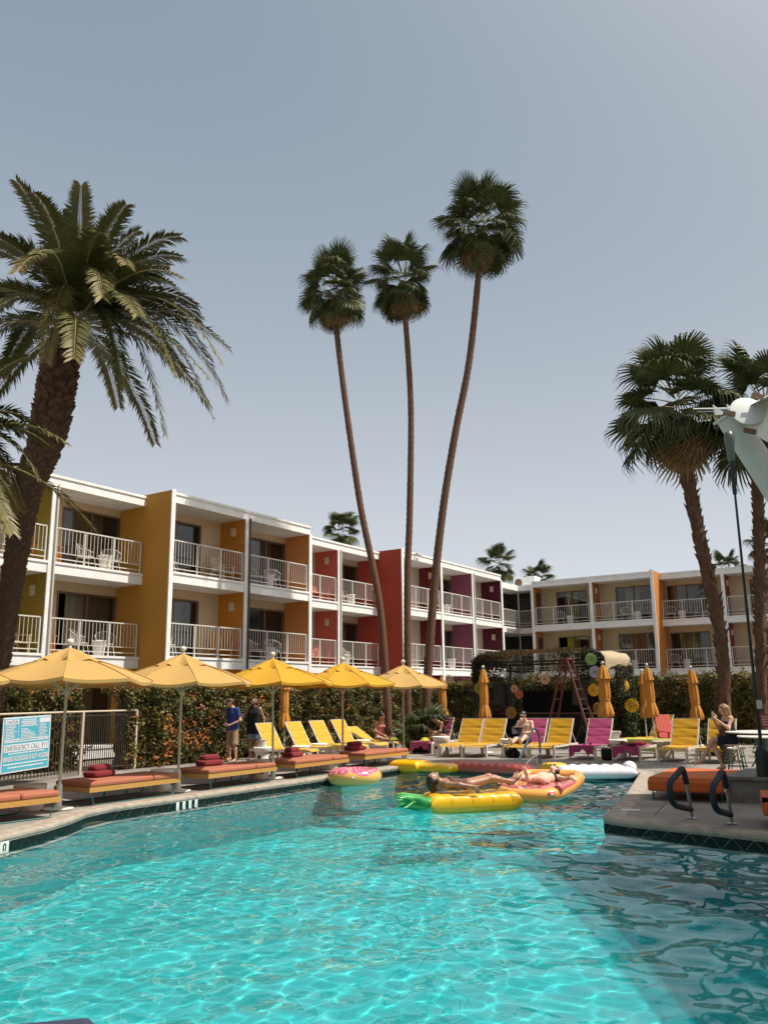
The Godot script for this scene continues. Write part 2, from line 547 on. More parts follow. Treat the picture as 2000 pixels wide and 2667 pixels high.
	for i in m:
		var p := pp[i]; var q := pp[(i + 1) % m]
		if (p.y > -6.5 and p.x < 6) or p.x > 6 or q.x > 6: continue
		var e := (q - p).normalized()
		var nn := Vector2(-e.y, e.x)
		if not Geometry2D.is_point_in_polygon((p + q) / 2 + nn * 0.02, pp): nn = -nn
		var cnt := maxi(1, roundi(p.distance_to(q) / 0.145))
		for k in cnt:
			var s := p.lerp(q, (k + 0.5) / cnt) + nn * 0.013
			var x := Vector3(e.x, 0, e.y)
			var zz := Vector3(nn.x, 0, nn.y)
			if x.cross(Vector3.UP).dot(zz) < 0: x = -x
			var o := part("tile", tiles[k % 2], band)
			o.transform = Transform3D(Basis(x * (p.distance_to(q) / cnt / 0.145), Vector3.UP, zz), Vector3(s.x, -0.16, s.y))
	# water
	make_waves()
	var grown := pool_poly(0.12)
	var wt := MB.new()
	var st := 0.07
	var nx := int(20.0 / st); var nz := int(19.2 / st)
	var ids := PackedInt32Array()
	ids.resize((nx + 1) * (nz + 1)); ids.fill(-1)
	for j in nz + 1:
		for i in nx + 1:
			var p := Vector2(-12.6 + i * st, -21.1 + j * st)
			if Geometry2D.is_point_in_polygon(p, grown):
				var h := wave(p.x, p.y)
				ids[j * (nx + 1) + i] = wt.vert(Vector3(p.x, -0.17 + h.x, p.y), Vector3(-h.y, 1, -h.z).normalized())
	for j in nz:
		for i in nx:
			var a := ids[j * (nx + 1) + i]; var c := ids[j * (nx + 1) + i + 1]
			var e := ids[(j + 1) * (nx + 1) + i]; var f := ids[(j + 1) * (nx + 1) + i + 1]
			if a < 0 or c < 0 or e < 0 or f < 0: continue
			wt.face(a, e, f); wt.face(a, f, c)
	var ws := mat("water", Color(0.02, 0.30, 0.32), 0.015)
	ws.transparency = BaseMaterial3D.TRANSPARENCY_ALPHA
	ws.albedo_color.a = 0.03
	ws.metallic_specular = 0.44
	struct("pool_water", wt, ws)
	var bm := mat("caustic_mask", Color(0.008, 0.20, 0.22), 1.0, {"spec": 0.0})  # material of the added sheet that patterns the sunlight
	bm.transparency = BaseMaterial3D.TRANSPARENCY_ALPHA
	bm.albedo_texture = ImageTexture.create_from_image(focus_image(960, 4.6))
	bm.uv1_triplanar = true; bm.uv1_world_triplanar = true
	bm.uv1_scale = Vector3.ONE / 4.6
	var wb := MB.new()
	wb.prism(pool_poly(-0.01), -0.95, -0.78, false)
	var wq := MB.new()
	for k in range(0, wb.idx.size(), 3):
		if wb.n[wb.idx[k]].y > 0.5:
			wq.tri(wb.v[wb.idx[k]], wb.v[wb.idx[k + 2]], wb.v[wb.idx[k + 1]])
	struct("added_caustic_sheet", wq, bm)  # added sheet; its uneven opacity throws caustic lines onto the pool floor

func area(p: PackedVector2Array) -> float:
	var s := 0.0
	for i in p.size():
		s += p[i].cross(p[(i + 1) % p.size()])
	return s / 2

const FLOORS := [0.40, 3.14, 5.88]
var baluster: ArrayMesh

func railing(w: Node3D, u0: float, u1: float, wf: float, y: float, single_pickets: bool) -> void:
	var f := MB.new()
	var z := wf - 0.07
	f.box(Vector3((u0 + u1) / 2, y + 1.06, z), Vector3(u1 - u0, 0.04, 0.045))
	f.box(Vector3((u0 + u1) / 2, y + 0.30, z), Vector3(u1 - u0, 0.022, 0.03))
	f.box(Vector3((u0 + u1) / 2, y + 0.12, z), Vector3(u1 - u0, 0.03, 0.03))
	var posts := 3 if u1 - u0 > 2.6 else 2
	for k in posts + 1:
		f.box(Vector3(lerpf(u0 + 0.02, u1 - 0.02, float(k) / posts), y + 0.53, z), Vector3(0.045, 1.06, 0.045))
	var o := part("railing", f, w, M.white_metal)
	var cnt := roundi((u1 - u0) / 0.135)
	if single_pickets:
		for k in range(1, cnt):
			var b := part("baluster", baluster, o)
			b.position = Vector3(lerpf(u0, u1, float(k) / cnt), y + 0.68, z)
	else:
		var s := MB.new()
		for k in range(1, cnt):
			s.box(Vector3(lerpf(u0, u1, float(k) / cnt), y + 0.68, z), Vector3(0.014, 0.76, 0.014))
		part("balusters", s, o, M.white_metal).set_meta("kind", "stuff")

func slider(w: Node3D, u0: float, u1: float, y: float, wb: float, curtain: String, open_left := false) -> void:
	# a sliding glass door set in the back wall at depth wb
	var h := 2.06
	var fr := MB.new()
	var t := 0.06
	fr.box(Vector3((u0 + u1) / 2, y + h - t / 2, wb + 0.02), Vector3(u1 - u0, t, 0.11))
	fr.box(Vector3((u0 + u1) / 2, y + 0.02, wb + 0.02), Vector3(u1 - u0, 0.04, 0.11))
	for u in [u0 + t / 2, u1 - t / 2]:
		fr.box(Vector3(u, y + h / 2, wb + 0.02), Vector3(t, h - 0.005, 0.107))
	var mid := (u0 + u1) / 2
	fr.box(Vector3(mid, y + h / 2, wb + 0.015), Vector3(0.07, h - 0.01, 0.07))
	var o := part("sliding_door", fr, w, M.bronze)
	for k in 2:
		if open_left and k == 0: continue
		var a := u0 + t if k == 0 else mid + 0.035
		var b := mid - 0.035 if k == 0 else u1 - t
		var p := MB.new()
		p.box(Vector3((a + b) / 2, y + h / 2, wb + 0.01 - 0.03 * k), Vector3(b - a, h - 0.1, 0.006))
		part("pane", p, o, M.glass)
	if curtain:
		var c := MB.new()
		var ca := u0 + 0.1 if not open_left else mid - 0.6
		var cw := (u1 - u0) * (0.42 if curtain != "curtain" else 0.75)
		if curtain != "curtain": ca = lerpf(u0, u1, 0.22)
		var n := 28
		for k in n:
			var x0 := ca + cw * k / n; var x1 := ca + cw * (k + 1) / n
			var d0 := 0.03 * sin(k * 1.35); var d1 := 0.03 * sin((k + 1) * 1.35)
			c.quad(Vector3(x0, y + 0.02, wb - 0.28 + d0), Vector3(x1, y + 0.02, wb - 0.28 + d1), Vector3(x1, y + h, wb - 0.28 + d1), Vector3(x0, y + h, wb - 0.28 + d0))
		c.smooth()
		part("curtain", c, o, M[curtain])

# a bay: [u0, u1, front, wall material, door u0, door u1, divider colour or null, sconce floors, curtains per floor]
func wing(w: Node3D, bays: Array, divider_at_far: bool, deep: float, single_upto: int) -> void:
	var shell := MB.new()
	var u_min: float = bays[0][0]; var u_max: float = bays[-1][1]
	shell.box(Vector3((u_min + u_max) / 2, 4.2, -deep - 0.1), Vector3(u_max - u_min, 8.6, 0.2))
	for u in [u_min - 0.11, u_max + 0.09]:
		shell.box(Vector3(u, 4.2, -deep / 2 - 0.65), Vector3(0.2, 8.6, deep - 1.3))
	part("rear_wall", shell, w, M.stucco)
	for bi in bays.size():
		var b: Array = bays[bi]
		var u0: float = b[0]; var u1: float = b[1]; var f: float = b[2]
		var wb := f - 1.25
		var wm: Material = M[b[3]]
		for fl in 3:
			var y: float = FLOORS[fl]
			var top: float = FLOORS[fl + 1] - 0.36 if fl < 2 else 8.2
			# back wall round the door
			var wl := MB.new()
			var cz := wb - 0.075
			if b[4] > u0 + 0.01: wl.box(Vector3((u0 + b[4]) / 2, (y + top) / 2, cz), Vector3(b[4] - u0, top - y, 0.15))
			if b[5] < u1 - 0.01: wl.box(Vector3((u1 + b[5]) / 2, (y + top) / 2, cz), Vector3(u1 - b[5], top - y, 0.15))
			wl.box(Vector3((b[4] + b[5]) / 2, (y + 2.06 + top) / 2, cz), Vector3(b[5] - b[4], top - y - 2.06, 0.15))
			part("wall", wl, w, wm)
			slider(w, b[4], b[5], y, wb - 0.05, b[8][fl], bi % 3 == 0 and fl == 1)
			# slab with a proud upper lip
			var s := MB.new()
			var back := -deep
			s.box(Vector3((u0 + u1) / 2, y - 0.18, (f + back) / 2), Vector3(u1 - u0, 0.36, f - back))
			s.box(Vector3((u0 + u1) / 2, y - 0.035, f + 0.016), Vector3(u1 - u0, 0.075, 0.03))
			part("balcony_slab", s, w, M.white_trim)
			if fl > 0:
				railing(w, u0 + 0.12, u1 - 0.12, f, y, bi <= single_upto and bi >= 1)
		var r := MB.new()
		r.box(Vector3((u0 + u1) / 2, 8.37, (f - deep) / 2), Vector3(u1 - u0, 0.34, f + deep))
		r.box(Vector3((u0 + u1) / 2, 8.51, f + 0.017), Vector3(u1 - u0, 0.085, 0.03))
		part("roof_fascia", r, w, M.white_trim)
		var rt := MB.new()
		rt.box(Vector3((u0 + u1) / 2, 8.56, (f - 0.2 - deep) / 2), Vector3(u1 - u0 - 0.1, 0.03, f - 0.2 + deep))
		part("roof", rt, w, M.roof)
		# divider wall: from the back of its own bay to the front of the one that stands further forward
		var ud := u1 if divider_at_far else u0
		var nb: int = bi + (1 if divider_at_far else -1)
		var front := f
		var toph := 8.2
		if nb >= 0 and nb < bays.size() and bays[nb][2] > f: front = bays[nb][2]; toph = 8.6
		if not divider_at_far and nb >= 0 and bays[nb][2] > f: toph = 8.6
		var dm := MB.new()
		dm.box(Vector3(ud, toph / 2, (front - 0.012 + wb - 0.1) / 2), Vector3(0.15, toph, front - 0.012 - wb + 0.1))
		var dn := part("divider_wall", dm, w, M[b[6]])
		var cl := MB.new()
		cl.box(Vector3(ud, toph / 2 + 0.02, front + 0.012), Vector3(0.17, toph + 0.04, 0.05))
		part("white_edge", cl, dn, M.white_trim)
		var pt := MB.new()
		pt.box(Vector3(ud, 4.1, (wb - 0.2 - deep) / 2), Vector3(0.12, 8.2, deep + wb - 0.2))
		part("party_wall", pt, w, M.dark_room)
		for fl in b[7]:
			var sc := MB.new()
			var sx := ud - 0.13 if divider_at_far else ud + 0.13
			sc.rbox(Vector3(sx, FLOORS[fl] + 1.88, f - 0.55), Vector3(0.10, 0.32, 0.2), 0.02)
			part("wall_lamp", sc, dn, M.stucco)

func building() -> void:
	baluster = MB.new().box(Vector3.ZERO, Vector3(0.014, 0.76, 0.014)).mesh(M.white_metal)
	for d in [["olive", Color(0.40, 0.29, 0.035)], ["mustard", Color(0.60, 0.29, 0.045)], ["gold", Color(0.62, 0.245, 0.03)], ["tangerine", Color(0.68, 0.26, 0.06)], ["coral", Color(0.60, 0.13, 0.085)], ["red_wall", Color(0.46, 0.065, 0.04)], ["crimson", Color(0.17, 0.014, 0.025)], ["mauve", Color(0.32, 0.095, 0.17)], ["plum", Color(0.11, 0.012, 0.032)], ["orange_wall", Color(0.62, 0.24, 0.05)], ["rust", Color(0.50, 0.17, 0.05)], ["berry", Color(0.30, 0.05, 0.07)], ["olive_dark", Color(0.07, 0.075, 0.035)], ["green_deep", Color(0.035, 0.045, 0.03)]]:
		mat(d[0], d[1], 0.95, {"tex": "grain", "s": 0.7, "bump": "bump", "bh": 0.5})
	var N := ["curtain", "", "curtain"]
	var w := thing("rainbow_wing", "long three storey hotel wing with yellow, orange, red and plum walls", "building", Vector3(-20.9, 0, 0), PI / 2)
	wing(w, [
		[4.7, 8.4, -1.25, "stucco", 5.9, 8.25, "gold", [], ["", "", ""]],
		[8.4, 12.05, -1.25, "stucco", 9.6, 11.95, "mustard", [], ["", "", ""]],
		[12.05, 15.7, -1.25, "stucco", 12.2, 14.5, "olive", [1], ["", "", "curtain"]],
		[15.7, 19.33, -1.25, "stucco", 16.93, 19.25, "mustard", [], ["curtain", "curtain", "curtain"]],
		[19.33, 22.95, 0.0, "stucco", 19.5, 21.87, "gold", [1, 2], ["", "curtain", ""]],
		[22.95, 26.7, 0.0, "stucco", 24.3, 26.62, "tangerine", [], ["curtain", "", "curtain"]],
		[26.7, 30.35, -1.25, "stucco_cool", 26.85, 29.2, "coral", [1, 2], ["", "", ""]],
		[30.35, 33.7, -1.25, "stucco_cool", 31.3, 33.6, "red_wall", [], ["", "curtain", ""]],
		[33.7, 37.4, 0.0, "stucco_cool", 33.85, 36.2, "crimson", [1, 2], ["", "", ""]],
		[37.4, 40.8, 0.0, "stucco_cool", 38.5, 40.7, "mauve", [], ["curtain", "curtain", ""]],
		[40.8, 44.4, 0.0, "stucco_cool", 40.95, 43.2, "plum", [1, 2], ["", "", ""]],
	], true, 8.0, 5)
	for p in [[15.79, -1.17], [23.05, 0.08], [30.44, -1.17], [40.89, 0.08]]:
		part("downpipe", MB.new().tube([Vector3(p[0], 0.3, p[1]), Vector3(p[0], 8.25, p[1])], 0.035, 8), w, M.fence_metal if p[0] == 23.05 else M.white_metal)
	# small cameras on the roof edge
	var sc := MB.new()
	sc.bar(Vector3(35.0, 8.58, 0.0), Vector3(35.0, 8.78, 0.0), 0.03, 0.03)
	sc.rbox(Vector3(35.12, 8.5, 0.14), Vector3(0.26, 0.09, 0.09), 0.03)
	sc.rbox(Vector3(34.85, 8.48, 0.13), Vector3(0.1, 0.1, 0.22), 0.03)
	part("security_camera", sc, w, M.white_metal)
	var f := thing("far_wing", "cream three storey hotel wing across the far end, with an orange fin", "building", Vector3(0, 0, -48.3))
	wing(f, [
		[-20.7, -17.0, 0.0, "stucco_yellow", -19.65, -17.7, "orange_wall", [], ["", "curtain_lime", "curtain_lime"]],
		[-17.0, -13.42, 0.0, "stucco_yellow", -15.95, -13.85, "rust", [1, 2], ["", "curtain", "curtain_lime"]],
		[-13.42, -9.9, -1.25, "stucco", -13.3, -11.1, "orange_wall", [], ["", "curtain_lime", "curtain"]],
		[-9.9, -6.3, -1.25, "stucco", -8.75, -6.5, "berry", [1, 2], ["", "curtain", "curtain"]],
		[-6.3, -2.7, -1.25, "stucco", -6.2, -4.0, "rust", [1], ["", "", "curtain"]],
		[-2.7, 1.0, 0.0, "stucco", -1.6, 0.8, "gold", [], ["", "", ""]],
	], false, 8.0, -1)
	var dk := MB.new()
	for fl in [1, 2]:
		dk.box(Vector3(-20.61, FLOORS[fl] + 1.02, -0.72), Vector3(0.02, 2.04, 0.62))
	part("side_door", dk, f, M.dark_room)
	# the recessed dark green corner between the wings
	var c := thing("corner_block", "recessed dark green corner block with railings between the two hotel wings", "building")
	for fl in 3:
		var y: float = FLOORS[fl]
		var s := MB.new()
		s.span(Vector3(-27.5, y - 0.36, -54.5), Vector3(-22.15, y, -44.52))
		s.span(Vector3(-22.145, y - 0.36, -54.5), Vector3(-20.92, y, -49.55))
		part("balcony_slab", s, c, M.white_trim)
		if fl > 0:
			var r := MB.new()
			for e in [[Vector3(-22.2, 0, -44.6), Vector3(-22.2, 0, -49.6)], [Vector3(-22.2, 0, -49.6), Vector3(-20.95, 0, -49.6)]]:
				for h in [1.06, 0.3, 0.12]:
					r.bar(e[0] + Vector3.UP * (y + h), e[1] + Vector3.UP * (y + h), 0.04, 0.035)
				var cnt := roundi(e[0].distance_to(e[1]) / 0.14)
				for k in cnt + 1:
					r.box(e[0].lerp(e[1], float(k) / cnt) + Vector3.UP * (y + 0.6), Vector3(0.018, 0.94, 0.018))
			r.box(Vector3(-22.2, y + 1.15, -49.6), Vector3(0.06, 2.3, 0.06))
			part("railing", r, c, M.white_metal)
		var wl := MB.new()
		wl.span(Vector3(-23.6, y, -50.9), Vector3(-23.4, y + 2.34, -44.52))
		part("wall", wl, c, M.olive_dark)
		var wk := MB.new()
		wk.span(Vector3(-23.395, y, -51.0), Vector3(-20.9, y + 2.34, -50.8))
		part("wall", wk, c, M.green_deep)
		var dr := MB.new()
		dr.box(Vector3(-22.0, y + 1.0, -50.78), Vector3(1.7, 2.0, 0.05))
		dr.box(Vector3(-22.0, y + 1.0, -50.765), Vector3(0.06, 2.0, 0.06))
		part("dark_door", dr, c, M.dark_room)
	var rf := MB.new()
	rf.span(Vector3(-27.5, 8.2, -54.5), Vector3(-22.15, 8.55, -44.52))
	rf.span(Vector3(-22.145, 8.2, -54.5), Vector3(-20.92, 8.55, -49.55))
	part("roof_fascia", rf, c, M.white_trim)
	var ac := thing("rooftop_air_conditioner", "pale boxy air conditioner on the roof above the dark green corner", "air conditioner", Vector3(-22.3, 8.56, -51.3))
	part("casing", MB.new().rbox(Vector3(0, 0.35, 0), Vector3(1.5, 0.7, 0.9), 0.02), ac, M.white_trim)
	part("fan_grille", MB.new().lathe([Vector2(0.26, 0), Vector2(0.26, 0.02), Vector2(0, 0.02)], 14), ac, M.bronze).transform = Transform3D(Basis(Vector3.RIGHT, PI / 2), Vector3(-0.4, 0.35, 0.45))
	balcony_things()

func wire_chair() -> Node3D:
	var o := thing("wire_chair", "", "chair")
	o.set_meta("base", "wire_chair")
	var fr := MB.new()
	var rim := []
	for k in 15:
		var a := -0.35 + (PI + 0.7) * k / 14.0
		rim.append(Vector3(cos(a) * 0.33, 0.62 + 0.22 * sin(clampf(a, 0, PI)), -sin(a) * 0.28 - 0.02))
	fr.tube(rim, 0.016, 5)
	var ring := []
	for k in 17:
		ring.append(Vector3(cos(TAU * k / 16) * 0.27, 0.40, sin(TAU * k / 16) * 0.25))
	fr.tube(ring, 0.014, 5, false)
	for k in range(1, 14):
		var a := -0.35 + (PI + 0.7) * k / 14.0
		fr.tube([rim[k], Vector3(cos(a) * 0.26, 0.40, -sin(a) * 0.24)], 0.008, 4)
	part("back", fr, o, M.white_metal)
	part("seat", MB.new().lathe([Vector2(0.0, 0.375), Vector2(0.26, 0.39), Vector2(0.26, 0.41), Vector2(0, 0.40)], 14), o, M.white_metal)
	for s in [[-1, -1], [1, -1], [-1, 1], [1, 1]]:
		part("leg", MB.new().tube([Vector3(s[0] * 0.2, 0.39, s[1] * 0.18), Vector3(s[0] * 0.26, 0, s[1] * 0.25)], 0.013, 5), o, M.white_metal)
	return o

func balcony_things() -> void:
	# where, floor, chair spots along the bay, pot spot, name of the balcony
	var ch := wire_chair()
	var pot := thing("white_planter_stool", "", "stool")
	pot.set_meta("base", "white_planter_stool")
	part("body", MB.new().lathe([Vector2(0.0, 0), Vector2(0.15, 0), Vector2(0.17, 0.02), Vector2(0.21, 0.44), Vector2(0.225, 0.46), Vector2(0.225, 0.5), Vector2(0.0, 0.5)], 16), pot, M.white_pot)
	part("band", MB.new().lathe([Vector2(0.182, 0.1), Vector2(0.192, 0.11), Vector2(0.192, 0.14), Vector2(0.186, 0.15)], 16), pot, M.white_pot)
	var used := [false, false]
	var A := -22.15; var B := -20.9
	var rows := [
		[A, 15.7, 2, [1.75, 2.75], 2.35, "upper balcony between the olive and mustard walls"],
		[A, 15.7, 1, [1.7, 2.7], 2.3, "lower balcony between the olive and mustard walls"],
		[B, 19.33, 2, [0.55], -1, "upper balcony right of the mustard fin"],
		[B, 19.33, 1, [0.6], 0.25, "lower balcony right of the mustard fin"],
		[B, 22.95, 2, [1.25, 2.2], 1.75, "upper balcony before the tangerine wall"],
		[B, 22.95, 1, [1.3, 2.3], 1.85, "lower balcony before the tangerine wall"],
		[A, 30.35, 2, [0.95], 1.5, "upper balcony left of the red fin"],
		[A, 30.35, 1, [1.6], 1.1, "lower balcony left of the red fin"],
		[B, 37.4, 2, [], 1.2, "upper balcony before the mauve wall"],
		[B, 37.4, 1, [0.8], 1.6, "lower balcony before the mauve wall"],
	]
	for r in rows:
		for i in r[3].size():
			var which: String = "" if r[3].size() == 1 else ["nearer ", "farther "][i]
			var l: String = "%swhite wire chair on the %s" % [which, r[5]]
			var p := Vector3(r[0] - 0.62, FLOORS[r[2]], -r[1] - r[3][i])
			if not used[0]:
				used[0] = true; ch.position = p; ch.rotation.y = 2.0; tag(ch, l, "chair", "wire chairs on the balconies")
			else: copy(ch, l, p, PI / 2 + [0.6, -0.5][i])
		if r[4] >= 0:
			var l2: String = "white round planter stool on the %s" % r[5]
			var p2 := Vector3(r[0] - 0.42, FLOORS[r[2]], -r[1] - r[4])
			if not used[1]:
				used[1] = true; pot.position = p2; tag(pot, l2, "stool", "white stools on the balconies")
			else: copy(pot, l2, p2, 0)
	for r in [[-18.55, 2, "upper balcony next to the dark green corner"], [-14.5, 2, "upper balcony left of the orange fin"], [-14.9, 1, "lower balcony left of the orange fin"], [-12.35, 2, "upper balcony right of the orange fin"], [-12.3, 1, "lower balcony right of the orange fin"]]:
		var z := -48.3 - 0.5 if r[0] < -13.42 else -49.55 - 0.5
		copy(pot, "white stool on the far wing's %s" % r[2], Vector3(r[0], FLOORS[r[1]], z), 0)
		copy(ch, "wire chair on the far wing's %s" % r[2], Vector3(r[0] - 0.7, FLOORS[r[1]], z - 0.15), 0.3)
	# slatted low chairs of coloured board that show between the balusters
	var bc := 0
	for r in [[A, -15.95, 2, "tangerine", "orange slatted board chair at the left end of the upper mustard balcony"], [A, -15.95, 1, "tangerine", "orange slatted board chair at the left end of the lower mustard balcony"], [B, -22.3, 1, "mustard", "yellow board chair under the wall lamp right of the mustard fin"], [B, -22.3, 2, "stucco", "pale board chair at the right end of the upper balcony by the fin"], [B, -23.2, 2, "coral", "pink board chair beside the white downpipe on the upper balcony"], [B, -23.2, 1, "coral", "pink board chair beside the white downpipe on the lower balcony"], [A, -29.7, 2, "coral", "red board chair before the coral wall of the upper balcony"], [A, -29.7, 1, "coral", "red board chair before the coral wall of the lower balcony"], [A, -30.75, 2, "stucco_cool", "pale board chair in the corner left of the red fin, upper floor"], [A, -30.75, 1, "stucco_cool", "pale board chair in the corner left of the red fin, lower floor"], [B, -43.6, 2, "mauve", "pink board chair on the last upper balcony before the plum wall"], [A, -15.1, 1, "stucco", "pale board chair before the olive wall of the lower balcony"]]:
		var o := thing("board_chair", r[4], "chair", Vector3(r[0] - 0.55, FLOORS[r[2]], r[1]), PI / 2 + rr(-0.5, 0.5), "board chairs on the balconies")
		var back := Basis(Vector3.RIGHT, -0.3)
		for k in 4:
			part("back_slat", MB.new().box(Vector3(-0.2 + 0.135 * k, 0.6, -0.28), Vector3(0.115, 0.68, 0.02), back), o, M[r[3]])
		part("seat", MB.new().box(Vector3(0, 0.34, 0.0), Vector3(0.54, 0.03, 0.5), Basis(Vector3.RIGHT, 0.15)), o, M[r[3]])
		for s in [-1, 1]:
			part("armrest", MB.new().box(Vector3(s * 0.32, 0.55, 0.0), Vector3(0.1, 0.025, 0.62)), o, M[r[3]])
			part("leg", MB.new().box(Vector3(s * 0.29, 0.27, 0.26), Vector3(0.03, 0.54, 0.09)), o, M[r[3]])
			part("leg", MB.new().box(Vector3(s * 0.29, 0.2, -0.25), Vector3(0.03, 0.4, 0.09)), o, M[r[3]])

func umbrella(at: Vector3, turn: float, m: Material, label: String, rad := 1.42, lean := 0.0) -> Node3D:
	var o := thing("patio_umbrella", label, "umbrella", at, turn, "open yellow umbrellas along the pool")
	o.rotation.x = rr(-0.022, 0.022); o.rotation.z = rr(-0.022, 0.022)
	var R := func(k: int) -> Vector3: return Vector3(cos(TAU * k / 8.0), 0, sin(TAU * k / 8.0))
	var c := MB.new()
	var rows := 7; var cols := 6
	var grids := [[0.36, rad, 2.47, 2.10, 0.05, 0.07], [0.03, 0.56, 2.66, 2.435, 0.015, 0.05]]
	for gi in 2:
		var g: Array = grids[gi]
		var mb := MB.new()
		for k in 8:
			var a: Vector3 = R.call(k); var b: Vector3 = R.call(k + 1)
			for i in rows + 1:
				for j in cols + 1:
					var t := float(i) / rows; var s := float(j) / cols
					var r: float = lerpf(g[0], g[1], t)
					var sag: float = sin(s * PI)
					var d := a.lerp(b, s) * r
					var y: float = lerpf(g[2], g[3], t) + g[4] * sin(t * PI) * 0.5 - sag * t * 0.045
					if gi == 1: y += 0.035 * t * t * sin(s * PI * 2.0 + k * 1.7)
					if gi == 0: y += 0.012 * t * sin(k * 2.3 + s * 5.0)
					mb.vert(Vector3(d.x, y, d.z), Vector3.UP)
		for k in 8:
			for i in rows:
				for j in cols:
					var q := k * (rows + 1) * (cols + 1) + i * (cols + 1) + j
					mb.face(q, q + cols + 2, q + 1); mb.face(q, q + cols + 1, q + cols + 2)
		mb.smooth()
		part(["canopy", "vent_cap"][gi], mb, o, m)
	# hem
	var hem := MB.new()
	for k in 8:
		var a: Vector3 = R.call(k) * rad; var b: Vector3 = R.call(k + 1) * rad
		for j in 6:
			var s0 := j / 6.0; var s1 := (j + 1) / 6.0
			var p0 := a.lerp(b, s0) + Vector3.UP * (2.10 - sin(s0 * PI) * 0.045 + 0.012 * sin(k * 2.3 + s0 * 5.0))
			var p1 := a.lerp(b, s1) + Vector3.UP * (2.10 - sin(s1 * PI) * 0.045 + 0.012 * sin(k * 2.3 + s1 * 5.0))
			hem.quad(p1 - Vector3.UP * 0.05, p0 - Vector3.UP * 0.05, p0 + Vector3.UP * 0.004, p1 + Vector3.UP * 0.004)
	part("hem", hem, o, m)
	var sm := MB.new()
	for k in 8:
		var a: Vector3 = R.call(k)
		var ln := []
		for i in 8:
			var t := i / 7.0
			ln.append(a * lerpf(0.38, rad, t) + Vector3.UP * (lerpf(2.47, 2.10, t) + 0.025 * sin(t * PI) + 0.004))
		sm.tube(ln, 0.009, 5, false)
	part("seams", sm, o, m)
	for k in 8:
		var a: Vector3 = R.call(k)
		part("rib", MB.new().bar(a * 0.04 + Vector3.UP * 2.53, a * (rad - 0.01) + Vector3.UP * 2.075, 0.014, 0.022), o, M.pole)
		part("strut", MB.new().bar(a * 0.04 + Vector3.UP * 1.92, a * 0.66 + Vector3.UP * 2.315, 0.012, 0.018), o, M.pole)
	part("pole", MB.new().tube([Vector3(0, 0.02, 0), Vector3(0, 2.66, 0)], 0.026, 10), o, M.pole)
	part("hub", MB.new().lathe([Vector2(0.028, 1.86), Vector2(0.055, 1.88), Vector2(0.055, 1.95), Vector2(0.028, 1.98)], 10), o, M.pole)
	part("finial", MB.new().lathe([Vector2(0.03, 2.64), Vector2(0.035, 2.69), Vector2(0.02, 2.70), Vector2(0.052, 2.725), Vector2(0.062, 2.76), Vector2(0.05, 2.80), Vector2(0.0, 2.82)], 12), o, M.white_metal)
	part("base", MB.new().lathe([Vector2(0.0, 0.0), Vector2(0.25, 0.0), Vector2(0.25, 0.03), Vector2(0.06, 0.06), Vector2(0.045, 0.4), Vector2(0.026, 0.42)], 14), o, M.white_metal)
	return o

func shut_umbrella(at: Vector3, h: float, label: String, turn := 0.0, fat := 0.8, lean := Vector2.ZERO, flap := true) -> Node3D:
	var o := thing("closed_umbrella", label, "umbrella", at, turn, "closed umbrellas round the far deck")
	o.rotation.x = lean.x; o.rotation.z = lean.y
	var l := 1.55
	var prof := []
	for p in [[0.0, 0.17], [0.02, 0.21], [0.12, 0.225], [0.30, 0.19], [0.44, 0.145], [0.50, 0.135], [0.58, 0.16], [0.75, 0.16], [0.95, 0.145], [1.15, 0.13], [1.35, 0.11], [1.5, 0.06], [1.55, 0.03]]:
		prof.append(Vector2(p[1] * fat, h - 0.12 - l + p[0]))
	part("folded_canopy", MB.new().lathe(prof, 48, Vector3.ZERO, 0.16, 8), o, M.folded_canvas)
	if flap:
		part("vent_flap", MB.new().lathe([Vector2(0.19 * fat, h - 0.52), Vector2(0.17 * fat, h - 0.45), Vector2(0.11 * fat, h - 0.22), Vector2(0.05, h - 0.11)], 48, Vector3.ZERO, 0.13, 8), o, M.folded_canvas)
	part("strap", MB.new().lathe([Vector2(0.15 * fat, h - 1.19), Vector2(0.158 * fat, h - 1.16), Vector2(0.15 * fat, h - 1.13)], 16), o, M.folded_canvas)
	part("pole", MB.new().tube([Vector3(0, 0, 0), Vector3(0, h - 0.08, 0)], 0.024, 8), o, M.white_metal)
	part("finial", MB.new().ball(Vector3(0, h - 0.03, 0), Vector3(0.05, 0.05, 0.05), 10, 6), o, M.white_metal)
	part("base", MB.new().lathe([Vector2(0, 0), Vector2(0.24, 0), Vector2(0.24, 0.03), Vector2(0.05, 0.06), Vector2(0.03, 0.3)], 12), o, M.white_metal)
	return o

